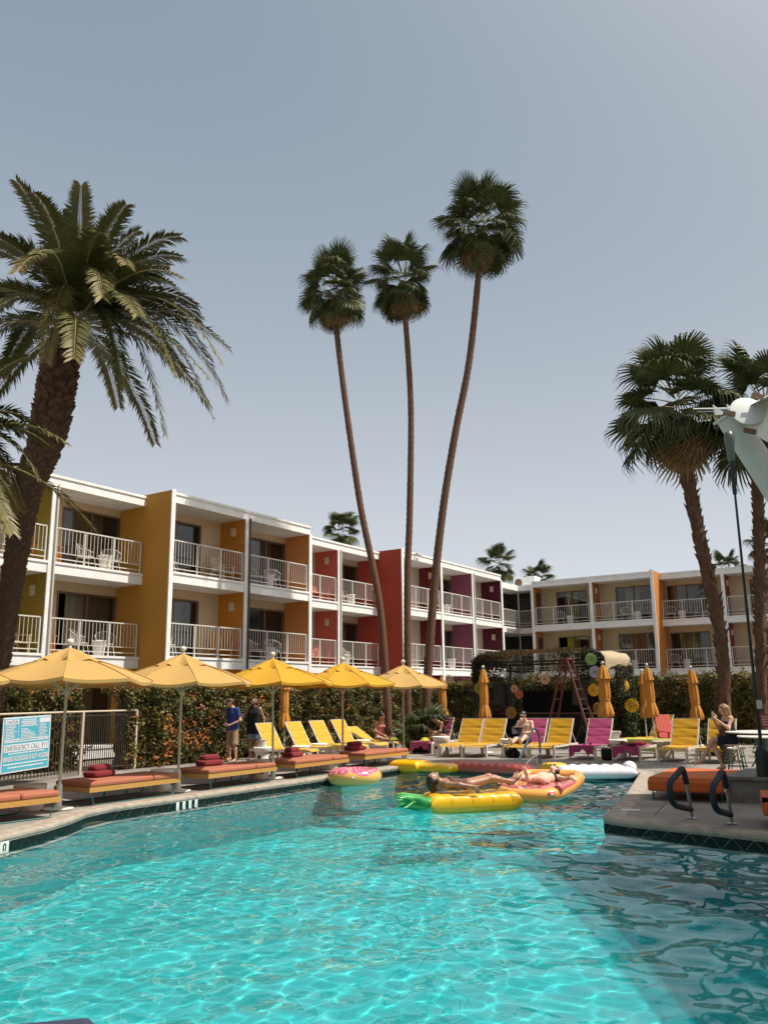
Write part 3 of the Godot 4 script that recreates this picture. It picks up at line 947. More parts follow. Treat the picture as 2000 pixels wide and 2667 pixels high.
func daybed(at: Vector3, turn: float, pad: Material, label: String, long := 2.06, wide := 0.96, creases := [0.69]) -> Node3D:
	# long side along z, pool side +x
	var o := thing("daybed", label, "daybed", at, turn, "low daybeds along the pool")
	var z0 := -long / 2; var edges := [z0]
	for c in creases: edges.append(z0 + long * (1.0 - c))
	edges.append(-z0)
	for i in edges.size() - 1:
		part("cushion", MB.new().rbox(Vector3(0, 0.352, (edges[i] + edges[i + 1]) / 2), Vector3(wide, 0.10, edges[i + 1] - edges[i] - 0.006), 0.042), o, pad)
	for s in [-1, 1]:
		part("side_board", MB.new().box(Vector3(s * (wide / 2 - 0.012), 0.267, 0), Vector3(0.028, 0.08, long + 0.02)), o, M.wood)
		part("end_board", MB.new().box(Vector3(0, 0.267, s * (long / 2 - 0.012)), Vector3(wide - 0.055, 0.08, 0.028)), o, M.wood)
	for k in 7:
		part("slat", MB.new().box(Vector3(0, 0.285, lerpf(z0 + 0.15, -z0 - 0.15, k / 6.0)), Vector3(wide - 0.06, 0.018, 0.09)), o, M.wood)
	for s in [-1, 1]:
		var x: float = s * (wide / 2 - 0.05)
		var e := long / 2 - 0.07
		part("sled_leg", MB.new().tube(rounded([Vector3(x, 0.23, -e), Vector3(x, 0.012, -e + 0.05), Vector3(x, 0.012, e - 0.05), Vector3(x, 0.23, e)], 0.07), 0.012, 6), o, M.teal_metal)
	for s in [-0.25, 0.25]:
		part("middle_leg", MB.new().bar(Vector3(-0.1, 0.23, s), Vector3(-0.1, 0.02, s), 0.035, 0.02), o, M.teal_metal)
	return o

func stool(at: Vector3, m: Material, label: String, called := "drum_table", h := 0.42, r := 0.25) -> Node3D:
	var o := thing(called, label, "side table", at, rr(0, 1.0), "round stools and side tables on the deck")
	part("top", MB.new().lathe([Vector2(r * 0.9, h - 0.13), Vector2(r, h - 0.11), Vector2(r * 1.05, h - 0.02), Vector2(r * 1.02, h), Vector2(0, h)], 20), o, m)
	part("body", MB.new().lathe([Vector2(0, 0.0), Vector2(r * 0.95, 0), Vector2(r * 0.97, 0.02), Vector2(r * 0.76, h - 0.12)], 20), o, m)
	for k in 4:
		var a := 0.6 + TAU * k / 4
		var q := part("hole_shade_disc", MB.new().lathe([Vector2(0.055, 0), Vector2(0.05, 0.012), Vector2(0, 0.012)], 12), o, M.hole_shade)  # dark disc on the side; the shade of a hole put into its colour
		q.transform = Transform3D(Basis(Vector3.UP, -a) * Basis(Vector3.BACK, -PI / 2 + 0.17), Vector3(cos(a), 0, sin(a)) * (r * 0.855) + Vector3.UP * (h * 0.42))
	return o

func lounger(at: Vector3, turn: float, seat: Material, back: Material, label: String, angle := 1.02, flat := false) -> Node3D:
	var o := thing("sun_lounger", label, "sun lounger", at, turn, "sun loungers in rows on the deck")
	var w := 0.36
	for s in [-1, 1]:
		part("side_rail", MB.new().bar(Vector3(s * w, 0.335, 0.0), Vector3(s * w, 0.335, -1.9), 0.045, 0.06), o, M.cream_frame)
		for z in [-0.04, -1.42]:
			part("leg", MB.new().bar(Vector3(s * w, 0.305, z), Vector3(s * (w + 0.01), 0, z + (0.02 if z > -1 else -0.05)), 0.055, 0.055, Vector3.BACK), o, M.cream_frame)
	part("cross_rail", MB.new().bar(Vector3(-w, 0.33, -0.03), Vector3(w, 0.33, -0.03), 0.05, 0.05), o, M.cream_frame)
	var hinge := -1.28
	if flat: hinge = -1.9
	# seat cloth with a slight sag and a rolled front edge
	var st := MB.new()
	var n := 12
	for j in 9:
		for i in n + 1:
			var t := float(i) / n; var s := j / 8.0
			var z := lerpf(0.05, hinge, t)
			var y := 0.375 - 0.02 * sin(s * PI) * sin(t * PI) + 0.006 * sin(t * 17.0 + s * 3.0 + at.x)
			if i == 0: y -= 0.07; z = 0.075
			st.vert(Vector3(lerpf(-0.325, 0.325, s), y, z), Vector3.UP)
	for j in 8:
		for i in n:
			var q := j * (n + 1) + i
			st.face(q, q + n + 1, q + n + 2); st.face(q, q + n + 2, q + 1)
	st.smooth()
	part("seat", st, o, seat)
	if not flat:
		var d := Vector3(0, sin(angle), -cos(angle))
		var up := Vector3(0, cos(angle), sin(angle))
		var b := MB.new()
		var len := 0.80
		var rows := 24
		for side in 2:
			for j in 9:
				for i in rows + 1:
					var t := float(i) / rows; var s := j / 8.0
					var crease := 0.0
					for c in [0.3, 0.62]: crease -= 0.018 * exp(-pow((t - c) * 45.0, 2))
					var p := Vector3(lerpf(-0.335, 0.335, s), 0.37, hinge) + d * (t * len) + up * ((0.018 if side == 0 else -0.012) + crease * (1 - side) + 0.004 * sin(t * 21 + s * 6 + at.x * 3))
					b.vert(p, Vector3.UP)
		for side in 2:
			for j in 8:
				for i in rows:
					var q := side * 9 * (rows + 1) + j * (rows + 1) + i
					if side == 0:
						b.face(q, q + rows + 1, q + rows + 2); b.face(q, q + rows + 2, q + 1)
					else:
						b.face(q, q + rows + 2, q + rows + 1); b.face(q, q + 1, q + rows + 2)
		b.smooth()
		part("backrest", b, o, back)
		var fr := MB.new()
		for s in [-1, 1]:
			fr.bar(Vector3(s * 0.352, 0.36, hinge), Vector3(s * 0.352, 0.36, hinge) + d * 0.83, 0.03, 0.035, Vector3.RIGHT)
		fr.bar(Vector3(-0.352, 0.36, hinge) + d * 0.825, Vector3(0.352, 0.36, hinge) + d * 0.825, 0.03, 0.03)
		part("back_frame", fr, o, M.cream_frame)
		for s in [-1, 1]:
			part("prop", MB.new().bar(Vector3(s * 0.33, 0.35, -1.85), Vector3(s * 0.33, 0.36, hinge) + d * 0.45, 0.018, 0.018), o, M.cream_frame)
	return o

func rolled(at: Vector3, label: String, turn := 0.0) -> void:
	var o := thing("folded_towel", label, "towel", at, turn, "dark red towels on the daybeds")
	part("lower_fold", MB.new().rbox(Vector3(0, 0.06, 0), Vector3(0.34, 0.12, 0.52), 0.055), o, M.red_towel)
	part("upper_roll", MB.new().rbox(Vector3(-0.03, 0.16, -0.02), Vector3(0.22, 0.13, 0.42), 0.06), o, M.red_towel)

func poolside() -> void:
	umbrella(Vector3(-12.45, 0, -6.55), 0.3, M.amber_canvas, "pale yellow umbrella cut off by the left edge of the photo")
	umbrella(Vector3(-12.65, 0, -9.45), 0.1, M.amber_canvas, "pale yellow umbrella whose pole stands before the blue rules sign")
	umbrella(Vector3(-12.93, 0, -12.38), 0.22, M.amber_canvas, "pale yellow umbrella before the mustard fin, left of the standing men")
	umbrella(Vector3(-13.02, 0, -15.33), 0.05, M.yellow_canvas, "deep yellow umbrella whose pole stands right of the man in black")
	umbrella(Vector3(-13.45, 0, -18.6), 0.32, M.yellow_canvas, "deep yellow umbrella over the row of yellow loungers before the coral bays")
	umbrella(Vector3(-13.3, 0, -21.35), 0.15, M.amber_canvas, "pale yellow umbrella before the red fin, last of the open row", 1.36)
	daybed(Vector3(-12.37, 0, -7.85), -0.06, M.coral_pad, "coral daybed cut off by the left edge of the photo", 2.1)
	daybed(Vector3(-12.97, 0, -10.98), 0.0, M.coral_pad, "coral daybed with a sunlit wooden front, right of the blue rules sign")
	daybed(Vector3(-12.97, 0, -13.8), 0.0, M.coral_pad, "coral daybed half in umbrella shade in front of the two standing men")
	daybed(Vector3(-12.97, 0, -16.5), 0.0, M.coral_pad, "coral daybed with a dark red towel, behind the pink ring float")
	daybed(Vector3(-13.02, 0, -19.35), 0.0, M.coral_pad, "coral daybed before the seated woman in pink, farthest of the row", 2.1)
	stool(Vector3(-13.0, 0, -9.15), M.concrete_pot, "concrete drum table between the two nearest coral daybeds")
	stool(Vector3(-13.25, 0, -12.3), M.white_pot, "pale drum table with a round hole, at the end of the daybed beside the sign")
	stool(Vector3(-13.25, 0, -15.1), M.concrete_pot, "concrete drum table below the man in the black tank top")
	stool(Vector3(-13.4, 0, -17.95), M.concrete_pot, "concrete drum table right of the daybed behind the ring float")
	stool(Vector3(-13.75, 0, -20.7), M.white_pot, "pale drum table under the front of the farthest daybed's end")
	rolled(Vector3(-13.2, 0.40, -10.7), "dark red folded towel on the daybed nearest the sign", 0.1)
	rolled(Vector3(-13.2, 0.40, -13.5), "dark red folded towel on the half shaded daybed before the men", -0.1)
	rolled(Vector3(-13.25, 0.40, -16.3), "dark red folded towel on the daybed behind the ring float", 0.15)
	rolled(Vector3(-13.35, 0.40, -19.0), "dark red folded towel on the farthest daybed", -0.2)
	# yellow loungers with their heads to the hedge
	var ys: Material = M.yellow_sling
	lounger(Vector3(-15.1, 0, -19.35), PI / 2, ys, ys, "yellow sling lounger half hidden behind the man in black")
	lounger(Vector3(-15.05, 0, -20.6), PI / 2, ys, ys, "yellow sling lounger right of the closed umbrella by the hedge")
	lounger(Vector3(-15.05, 0, -21.75), PI / 2, ys, ys, "yellow sling lounger in the middle of the row by the hedge")
	lounger(Vector3(-15.1, 0, -22.95), PI / 2, ys, ys, "yellow sling lounger cut by an umbrella pole, steepest backrest of the hedge row")
	lounger(Vector3(-15.2, 0, -24.2), PI / 2, ys, ys, "yellow lounger with a low backrest, which the woman in pink sits on", 0.55)
	stool(Vector3(-16.3, 0, -18.75), M.white_pot, "white drum table holding a white jug, behind the pole right of the man in black", "drum_table", 0.44)
	single("water_jug", MB.new().lathe([Vector2(0, 0), Vector2(0.09, 0), Vector2(0.1, 0.02), Vector2(0.09, 0.18), Vector2(0.11, 0.2), Vector2(0.1, 0.2), Vector2(0, 0.19)], 14), M.white_metal, "white jug on the drum table beside the man in black", "jug", "", Vector3(-16.3, 0.44, -18.75))
	stool(Vector3(-15.95, 0, -20.0), M.white_pot, "white drum table between the first two yellow loungers of the hedge row")
	stool(Vector3(-16.2, 0, -21.2), M.white_pot, "white drum table between the middle yellow loungers by the hedge")
	stool(Vector3(-16.2, 0, -23.5), M.white_pot, "white drum table behind the steep yellow lounger near the woman in pink")
	# far row, feet to the pool
	var yt: Material = M.yellow_towel; var mt: Material = M.magenta_towel
	var L0 := lounger(Vector3(-14.2, 0, -23.82), 0.05, mt, mt, "magenta lounger which the woman in black sits on, left end of the far row")
	var L1 := lounger(Vector3(-12.63, 0, -22.87), 0.05, yt, yt, "yellow towelled lounger right of the white drum table in the far row")
	lounger(Vector3(-11.9, 0, -23.0), 0.05, yt, yt, "yellow towelled lounger before the closed umbrella, second yellow from the left")
	lounger(Vector3(-10.74, 0, -23.28), 0.0, yt, mt, "lounger with yellow seat and pink back which the reading man sits on")
	lounger(Vector3(-9.94, 0, -23.3), 0.0, yt, yt, "yellow towelled lounger right of the reading man")
	lounger(Vector3(-8.77, 0, -23.38), 0.0, mt, mt, "magenta towelled lounger with a towel hanging off its foot")
	lounger(Vector3(-7.52, 0, -23.3), 0.0, mt, mt, "flat magenta lounger covered with clothes", 1.0, true)
	lounger(Vector3(-6.35, 0, -23.44), 0.0, yt, yt, "yellow towelled lounger left of the woman with the phone")
	lounger(Vector3(-5.37, 0, -23.4), 0.0, yt, yt, "yellow lounger half hidden behind the woman with the phone")
	lounger(Vector3(-8.9, 0, -27.9), -0.5, yt, ys, "orange yellow lounger far back behind the vine covered post")
	# towel ends that hang over the feet
	var tw := MB.new()
	for j in 13:
		for i in 6:
			var s := j / 12.0; var t := i / 5.0
			tw.vert(Vector3(lerpf(-0.34, 0.36, s), 0.392 - t * (0.2 + 0.07 * sin(s * 7.0 + 1.0) + 0.04 * sin(s * 19.0)), 0.10 + 0.02 * sin(s * 12.0) * t), Vector3.BACK)
	for j in 12:
		for i in 5:
			var q := j * 6 + i
			tw.face(q, q + 1, q + 7); tw.face(q, q + 7, q + 6)
	tw.smooth()
	single("hanging_towel", tw, mt, "magenta towel hanging off the foot of the magenta lounger", "towel", "", Vector3(-8.77, 0, -23.38))
	single("hanging_towel", tw, mt, "dark magenta towel hanging off the foot of the flat lounger", "towel", "", Vector3(-7.52, 0, -23.3), 0.04)
	var tx := tw.mesh(mt)
	var h2 := part(numbered("hanging_towel"), tx, self)
	h2.position = Vector3(-14.2, -0.02, -23.82); h2.scale = Vector3(0.95, 1.0, 1)
	tag(h2, "magenta towel hanging to the ground off the lounger of the woman in black", "towel")
	var pile := MB.new()
	for k in 7:
		pile.ball(Vector3(rr(-0.25, 0.3), 0.40 + rr(0, 0.03), -0.5 - k * 0.17), Vector3(rr(0.1, 0.2), rr(0.04, 0.08), rr(0.1, 0.16)), 8, 5)
	single("clothes_pile", pile, M.red_towel, "dark pile of clothes lying on the flat magenta lounger", "clothes", "", Vector3(-7.52, 0, -23.3))
	single("cap", MB.new().lathe([Vector2(0.14, 0), Vector2(0.15, 0.01), Vector2(0.09, 0.02), Vector2(0.08, 0.08), Vector2(0, 0.11)], 12), M.boot, "small brown cap on the near end of the flat lounger", "hat", "", Vector3(-7.75, 0.4, -23.8))
	single("sandals", MB.new().rbox(Vector3(-0.08, 0.02, 0), Vector3(0.1, 0.03, 0.26), 0.012).rbox(Vector3(0.08, 0.02, 0.02), Vector3(0.1, 0.03, 0.26), 0.012), M.black_plastic, "pair of dark sandals on the seat of the magenta lounger", "shoes", "", Vector3(-8.8, 0.385, -23.9), 0.4)
	stool(Vector3(-13.35, 0, -23.6), M.white_pot, "white drum table in front of the woman in black", "drum_table", 0.56, 0.26)
	stool(Vector3(-11.25, 0, -24.0), M.white_pot, "white drum table at the feet of the reading man", "drum_table", 0.5, 0.26)
	stool(Vector3(-8.15, 0, -24.6), M.white_pot, "white drum table with a card, between the two magenta loungers", "drum_table", 0.5)
	single("menu_card", MB.new().box(Vector3(0, 0.1, 0), Vector3(0.2, 0.2, 0.02)), M.white_metal, "white card standing on the drum table between the magenta loungers", "card", "", Vector3(-8.2, 0.5, -24.6), 0.2)
	stool(Vector3(-16.0, 0, -24.9), M.white_pot, "white drum table with a card beside the woman in pink", "drum_table", 0.5, 0.2)
	single("menu_card", MB.new().box(Vector3(0, 0.11, 0), Vector3(0.22, 0.22, 0.02)), M.white_metal, "white card standing on the table beside the woman in pink", "card", "", Vector3(-16.15, 0.5, -24.9), 0.5)
	single("sun_hat", MB.new().lathe([Vector2(0.17, 0), Vector2(0.19, 0.012), Vector2(0.11, 0.03), Vector2(0.1, 0.09), Vector2(0.0, 0.11)], 16), M.curtain_lime, "pale straw hat lying on the foot of the magenta lounger", "hat", "", Vector3(-14.25, 0.385, -24.15))
	single("sun_hat", MB.new().lathe([Vector2(0.19, 0), Vector2(0.2, 0.012), Vector2(0.11, 0.03), Vector2(0.1, 0.09), Vector2(0.0, 0.11)], 16), M.curtain_lime, "lime green hat lying before the woman in pink", "hat", "", Vector3(-15.4, 0.4, -24.1))
	var bag := thing("beach_bag", "black bag on the deck under the reading man's lounger", "bag", Vector3(-10.9, 0, -23.45))
	part("body", MB.new().ball(Vector3(0, 0.12, 0), Vector3(0.24, 0.13, 0.13), 12, 8), bag, M.black_cloth)
	part("handle", MB.new().tube(bez(Vector3(-0.14, 0.2, 0), Vector3(0, 0.42, 0), Vector3(0.14, 0.2, 0), 8), 0.012, 5), bag, M.black_cloth)
	var bag2 := thing("beach_bag", "black bag on the deck between the two magenta loungers", "bag", Vector3(-8.12, 0, -23.5), 0.4)
	part("body", MB.new().rbox(Vector3(0, 0.16, 0), Vector3(0.3, 0.32, 0.2), 0.07), bag2, M.black_cloth)
	part("handle", MB.new().tube(bez(Vector3(-0.1, 0.3, 0), Vector3(0, 0.5, 0), Vector3(0.1, 0.3, 0), 8), 0.012, 5), bag2, M.black_cloth)
	# closed umbrellas
	shut_umbrella(Vector3(-17.2, 0, -20.75), 2.55, "closed umbrella by the left hedge, under the deep yellow canopies", 0.2)
	shut_umbrella(Vector3(-15.5, 0, -27.7), 2.55, "closed umbrella behind the woman in black, leaning right", 0.1, 0.85, Vector2(0, 0.03))
	shut_umbrella(Vector3(-15.0, 0, -29.6), 2.62, "thin closed umbrella half hidden at the left end of the bar", 0.3, 0.75)
	shut_umbrella(Vector3(-12.55, 0, -25.05), 2.7, "closed umbrella between the two yellow loungers left of the bar", 0.5, 0.85)
	shut_umbrella(Vector3(-9.0, 0, -26.2), 2.75, "biggest closed umbrella, standing before the vine covered post", 0.2, 1.05)
	shut_umbrella(Vector3(-9.2, 0, -30.9), 2.6, "small closed umbrella farthest back, right of the vine covered post", 0.4)
	shut_umbrella(Vector3(-8.0, 0, -27.8), 2.7, "closed umbrella behind the lime bench, in front of the small one", 0.1, 0.85, Vector2(0, 0.04))
	shut_umbrella(Vector3(-6.75, 0, -28.3), 2.6, "closed umbrella right of the wide yellow lounger, nearest the right palms", 0.6, 0.85, Vector2(0, 0.05))
	# the sign and its fence
	var fn := thing("pool_fence", "brown metal picket fence with round top rail before the left hedge", "fence")
	var runs := [[Vector3(-16.2, 0, -8.6), Vector3(-18.0, 0, -14.0), 0.125], [Vector3(-18.0, 0, -14.0), Vector3(-18.25, 0, -15.9), 0.075]]
	var pk := MB.new().box(Vector3(0, 0.76, 0), Vector3(0.018, 1.36, 0.018)).mesh(M.fence_metal)
	for r in runs:
		var a: Vector3 = r[0]; var b: Vector3 = r[1]
		part("top_rail", MB.new().tube([a + Vector3.UP * 1.5, b + Vector3.UP * 1.5], 0.024, 8), fn, M.white_metal if false else M.pole)
		part("lower_rail", MB.new().bar(a + Vector3.UP * 0.12, b + Vector3.UP * 0.12, 0.03, 0.03), fn, M.fence_metal)
		part("upper_rail", MB.new().bar(a + Vector3.UP * 1.4, b + Vector3.UP * 1.4, 0.025, 0.025), fn, M.fence_metal)
		var c := roundi(a.distance_to(b) / r[2])
		for k in c + 1:
			if k == c and r == runs[0]: continue
			var p := part("picket", pk, fn)
			p.position = a.lerp(b, float(k) / c)
			p.rotation.y = atan2(b.x - a.x, b.z - a.z)
	for p in [runs[0][0], runs[0][1], runs[1][1]]:
		part("post", MB.new().box(p + Vector3.UP * 0.75, Vector3(0.06, 1.5, 0.06)), fn, M.pole)
	rules_sign()

func words(t: String, size: float, m: Material, parent: Node, at: Vector3, squeeze := 1.0, bold := false) -> MeshInstance3D:
	var tm := TextMesh.new()
	var f := SystemFont.new()
	f.font_names = PackedStringArray(["Droid Sans"])
	if bold: f.font_weight = 700
	tm.font = f
	tm.text = t
	tm.font_size = 64
	tm.pixel_size = size / 64.0
	tm.depth = 0.004
	tm.curve_step = 4.0
	tm.material = m
	var o := MeshInstance3D.new()
	o.name = "lettering"
	o.mesh = tm
	o.position = at
	o.scale = Vector3(squeeze, 1, 1)
	parent.add_child(o, true)
	return o

func rules_sign() -> void:
	# local: x to the right as read, facing +z; hung on the fence
	var a := Vector3(-17.28, 0, -11.84); var b := Vector3(-17.62, 0, -12.86)
	var d := (Vector3(-18.0, 0, -14.0) - Vector3(-16.2, 0, -8.6)).normalized()
	var face := d.cross(Vector3.UP)
	if face.x < 0: face = -face
	var o := thing("pool_rules_sign", "blue and white pool rules sign reading EMERGENCY CALL 911, hung on the fence", "sign", Vector3(-16.2, 0, -8.6) + d * 3.55 + face * 0.06)
	var xdir := Vector3.UP.cross(face)
	o.basis = Basis(xdir, Vector3.UP, face) * Basis(Vector3.BACK, 0.02)
	mat("sign_blue", Color(0.06, 0.36, 0.48), 0.5)
	mat("sign_white", Color(0.62, 0.66, 0.70), 0.5)
	mat("sign_text", Color(0.10, 0.12, 0.16), 0.6)
	var W := 1.62; var H := 1.16; var cy := 0.86
	part("panel", MB.new().box(Vector3(0, cy, 0), Vector3(W, H, 0.02)), o, M.sign_white)
	part("blue_field", MB.new().box(Vector3(0, cy, 0.011), Vector3(W - 0.06, H - 0.06, 0.006)), o, M.sign_blue)
	var z := 0.016
	var top := cy + H / 2
	var boxes := MB.new()
	boxes.box(Vector3(-0.53, top - 0.10, z), Vector3(0.42, 0.10, 0.004))
	boxes.box(Vector3(0.58, top - 0.10, z), Vector3(0.36, 0.10, 0.004))
	boxes.box(Vector3(0.0, cy - 0.07, z), Vector3(W - 0.12, 0.155, 0.004))
	# outlines of the two framed columns
	for e in [[-0.75, -0.31], [0.38, 0.77]]:
		for x in e: boxes.box(Vector3(x, top - 0.27, z), Vector3(0.008, 0.46, 0.004))
		boxes.box(Vector3((e[0] + e[1]) / 2, top - 0.50, z), Vector3(e[1] - e[0], 0.008, 0.004))
	part("white_fields", boxes, o, M.sign_white)
	# print too small to read: lines of broken strokes
	var ln := MB.new()
	var line := func(x0: float, x1: float, y: float, h: float) -> void:
		var x := x0
		while x < x1:
			var w := minf(rr(0.02, 0.07), x1 - x)
			ln.box(Vector3(x + w / 2, y, z + 0.001), Vector3(w, h, 0.004))
			x += w + 0.008
	for k in 9: line.call(-0.72, -0.72 + rr(0.25, 0.38), top - 0.18 - k * 0.032, 0.018)
	for k in 9: line.call(0.41, 0.41 + rr(0.12, 0.3), top - 0.18 - k * 0.032, 0.016)
	for k in 4: line.call(-0.2 - 0.04 * (k % 2), 0.28 + 0.04 * (k % 2), top - 0.07 - k * 0.042, 0.028)
	for k in 8: line.call(-0.22, [0.0, 0.05, 0.1, 0.24, 0.22, 0.3, 0.26, 0.1][k], top - 0.26 - k * 0.03, 0.016)
	line.call(-0.74, 0.74, cy + 0.105, 0.026)
	line.call(-0.74, 0.74, cy + 0.06, 0.026)
	line.call(-0.6, 0.62, cy - 0.185, 0.026)
	line.call(-0.74, 0.74, cy - 0.405, 0.028)
	line.call(-0.6, 0.6, cy - 0.475, 0.028)
	part("fine_print", ln, o, M.sign_white)
	words("CAUTION", 0.085, M.sign_text, o, Vector3(-0.53, top - 0.10, z + 0.003))
	words("EMERGENCY CALL 911", 0.15, M.sign_text, o, Vector3(0, cy - 0.07, z + 0.003), 0.98)
	words("WARNING: NO LIFEGUARD ON DUTY • NO DIVING", 0.15, M.sign_white, o, Vector3(0, cy - 0.295, z + 0.002), 0.435, true)
	for s in [[-1, -1], [1, -1], [-1, 1], [1, 1]]:
		part("bolt", MB.new().ball(Vector3(s[0] * (W / 2 - 0.03), cy + s[1] * (H / 2 - 0.03), 0.012), Vector3(0.012, 0.012, 0.006), 6, 4), o, M.bronze)

func smooth_path(pts: Array, step: float) -> Array:
	var c := Curve3D.new()
	for i in pts.size():
		var t: Vector3 = (pts[mini(i + 1, pts.size() - 1)] - pts[maxi(i - 1, 0)]) / 6.0
		c.add_point(pts[i], -t, t)
	c.bake_interval = step
	var n := int(c.get_baked_length() / step)
	var out := []
	for i in n + 1:
		out.append(c.sample_baked(c.get_baked_length() * i / n, true))
	return out

func frond(base: Vector3, mid: Vector3, tip: Vector3, pairs: int, leaf: float, tint: float) -> MB:
	var mb := MB.new()
	var n := 16
	var spine := bez(base, mid, tip, n)
	var rad := []
	for i in n + 1: rad.append(lerpf(0.035, 0.006, pow(float(i) / n, 0.7)))
	mb.col = Color(0.26, 0.20, 0.085)
	mb.tube(spine, rad, 5, false)
	var L := spine.size() - 1
	for k in pairs:
		var t := lerpf(0.07, 0.995, (k + 0.5) / pairs)
		var p := base.lerp(mid, t).lerp(mid.lerp(tip, t), t)
		var T := (mid.lerp(tip, t) - base.lerp(mid, t)).normalized()
		var S := T.cross(Vector3.UP)
		if S.length() < 0.15: S = T.cross(Vector3(0.5, 0, 0.8))
		S = S.normalized()
		var N := S.cross(T).normalized()
		var prof := minf(1.0, 0.35 + t * 3.2) * (1.0 - 0.62 * pow(t, 2.6))
		for s in [-1.0, 1.0]:
			var len: float = leaf * prof * rr(0.85, 1.1)
			var d: Vector3 = (S * s * 0.80 + T * (0.52 + 0.3 * t) + N * (0.24 - 0.2 * t + rr(-0.2, 0.2))).normalized()
			var m: Vector3 = p + d * len * 0.45
			var e: Vector3 = p + d * len + Vector3.DOWN * len * rr(0.05, 0.30)
			var w: Vector3 = d.cross(N).normalized() * 0.027
			var dry := pow(t, 6.0) * 0.5 + tint + rr(-0.12, 0.12)
			mb.col = Color(0.062, 0.072, 0.022).lerp(Color(0.22, 0.17, 0.06), clampf(dry, 0, 1))
			var nn: Vector3 = (N + S * s * -0.3).normalized()
			if (m - w - p).cross(m + w - p).dot(nn) < 0.0: w = -w
			var i0 := mb.vert(p, nn); var i1 := mb.vert(m + w, nn); mb.vert(m - w, nn); mb.vert(e, nn)
			mb.face(i0, i1 + 1, i1); mb.face(i1, i1 + 1, i1 + 2)
	return mb

func date_palm(called: String, label: String, path: Array, radii: Array, crown: Vector3, tips: Array, count: int, lo_el: float, size: float) -> void:
	var o := thing(called, label, "palm tree")
	var pts := smooth_path(path, 0.14)
	var rad := []
	for i in pts.size():
		var t := float(i) / (pts.size() - 1) * (radii.size() - 1)
		var k := mini(int(t), radii.size() - 2)
		rad.append(lerpf(radii[k], radii[k + 1], t - k) * 0.86)
	part("trunk", MB.new().tube(pts, rad, 14), o, M.bark)
	# the stubs of old leaves, in spirals
	var kinds := []
	for k in 3:
		var b := MB.new()
		var w := 0.085 + 0.012 * k
		b.quad(Vector3(-w, -0.07, 0.0), Vector3(w, -0.07, 0.0), Vector3(w * 0.55, 0.065, 0.06 + 0.012 * k), Vector3(-w * 0.55, 0.065, 0.06 + 0.012 * k))
		b.quad(Vector3(-w * 0.55, 0.065, 0.06 + 0.012 * k), Vector3(w * 0.55, 0.065, 0.06 + 0.012 * k), Vector3(w * 0.6, 0.055, -0.05), Vector3(-w * 0.6, 0.055, -0.05))
		b.quad(Vector3(-w, -0.07, 0.0), Vector3(-w * 0.55, 0.065, 0.06 + 0.012 * k), Vector3(-w * 0.6, 0.055, -0.05), Vector3(-w, -0.07, -0.05))
		b.quad(Vector3(w, -0.07, 0.0), Vector3(w, -0.07, -0.05), Vector3(w * 0.6, 0.055, -0.05), Vector3(w * 0.55, 0.065, 0.06 + 0.012 * k))
		kinds.append(b.mesh(M.boot))
	var stubs := 290 if count > 30 else 60
	var sxf := []; var scl := []
	for k in stubs:
		var f := lerpf(0.05, 1.0, (k + 0.5) / stubs) * (pts.size() - 2)
		var i := int(f)
		var a := k * 2.39996 + rr(-0.08, 0.08)
		var up: Vector3 = (pts[i + 1] - pts[i]).normalized()
		var out := Vector3(cos(a), 0, sin(a))
		out = (out - up * out.dot(up)).normalized()
		var q := part("leaf_base", kinds[k % 3], o)
		var sc: float = rad[i] / 0.42 * rr(0.85, 1.15)
		q.transform = Transform3D(Basis(up.cross(out), up, out).rotated(out, rr(-0.15, 0.15)).scaled(Vector3.ONE * sc), pts[i].lerp(pts[i + 1], f - i) + out * (rad[i] * 0.97))
	for k in stubs * 3:
		var f := lerpf(0.02, 1.0, (k + 0.5) / (stubs * 3.0)) * (pts.size() - 2)
		var i := int(f)
		var a := k * 2.39996 + rr(-0.6, 0.6)
		var up: Vector3 = (pts[i + 1] - pts[i]).normalized()
		var out := Vector3(cos(a), 0, sin(a))
		out = (out - up * out.dot(up)).normalized()
		var sc: float = rad[i] / 0.42 * rr(0.8, 1.1)
		sxf.append(Transform3D(Basis(up.cross(out), up, out).rotated(out, rr(-0.2, 0.2)).scaled(Vector3.ONE * sc), pts[i].lerp(pts[i + 1], f - i) + out * (rad[i] * 0.96)))
		scl.append(Color(1, 1, 1) * rr(0.7, 1.2))
	stuff("leaf_bases", kinds[1], sxf, scl, o)
	var R := Vector3(0.839, 0, -0.545); var D := Vector3(-0.545, 0, -0.839)
	for t in tips:
		var tip: Vector3 = crown + R * t[0] + Vector3.UP * t[1] + D * t[2]
		var h := Vector3(tip.x - crown.x, 0, tip.z - crown.z)
		var mid: Vector3 = crown + h * (0.55 if t[1] > 0 else 0.62) + Vector3.UP * (maxf(t[1], 0) * 0.75 + t[3])
		part("frond", frond(crown + h.normalized() * 0.12 + Vector3.UP * rr(-0.2, 0.15), mid, tip, 104, 0.60 * size, t[4]), o, M.frond)
	for k in count:
		var el := lerpf(1.35, lo_el, pow((k + 0.5) / count, 0.85))
		var a := k * 2.39996 + 0.7
		var len := rr(3.1, 3.7) * size
		var h := Vector3(cos(a), 0, sin(a))
		var d := h * cos(el) + Vector3.UP * sin(el)
		var tip := crown + d * len + Vector3.DOWN * (0.45 + 0.7 * cos(el)) * size
		var mid := crown + d * len * 0.55 + Vector3.UP * 0.55 * size * cos(el)
		part("frond", frond(crown + h * 0.15 + Vector3.UP * lerpf(0.25, -0.45, float(k) / count), mid, tip, 92, 0.58 * size, rr(-0.05, 0.25) + (0.3 if el < -0.5 else 0.0)), o, M.frond)

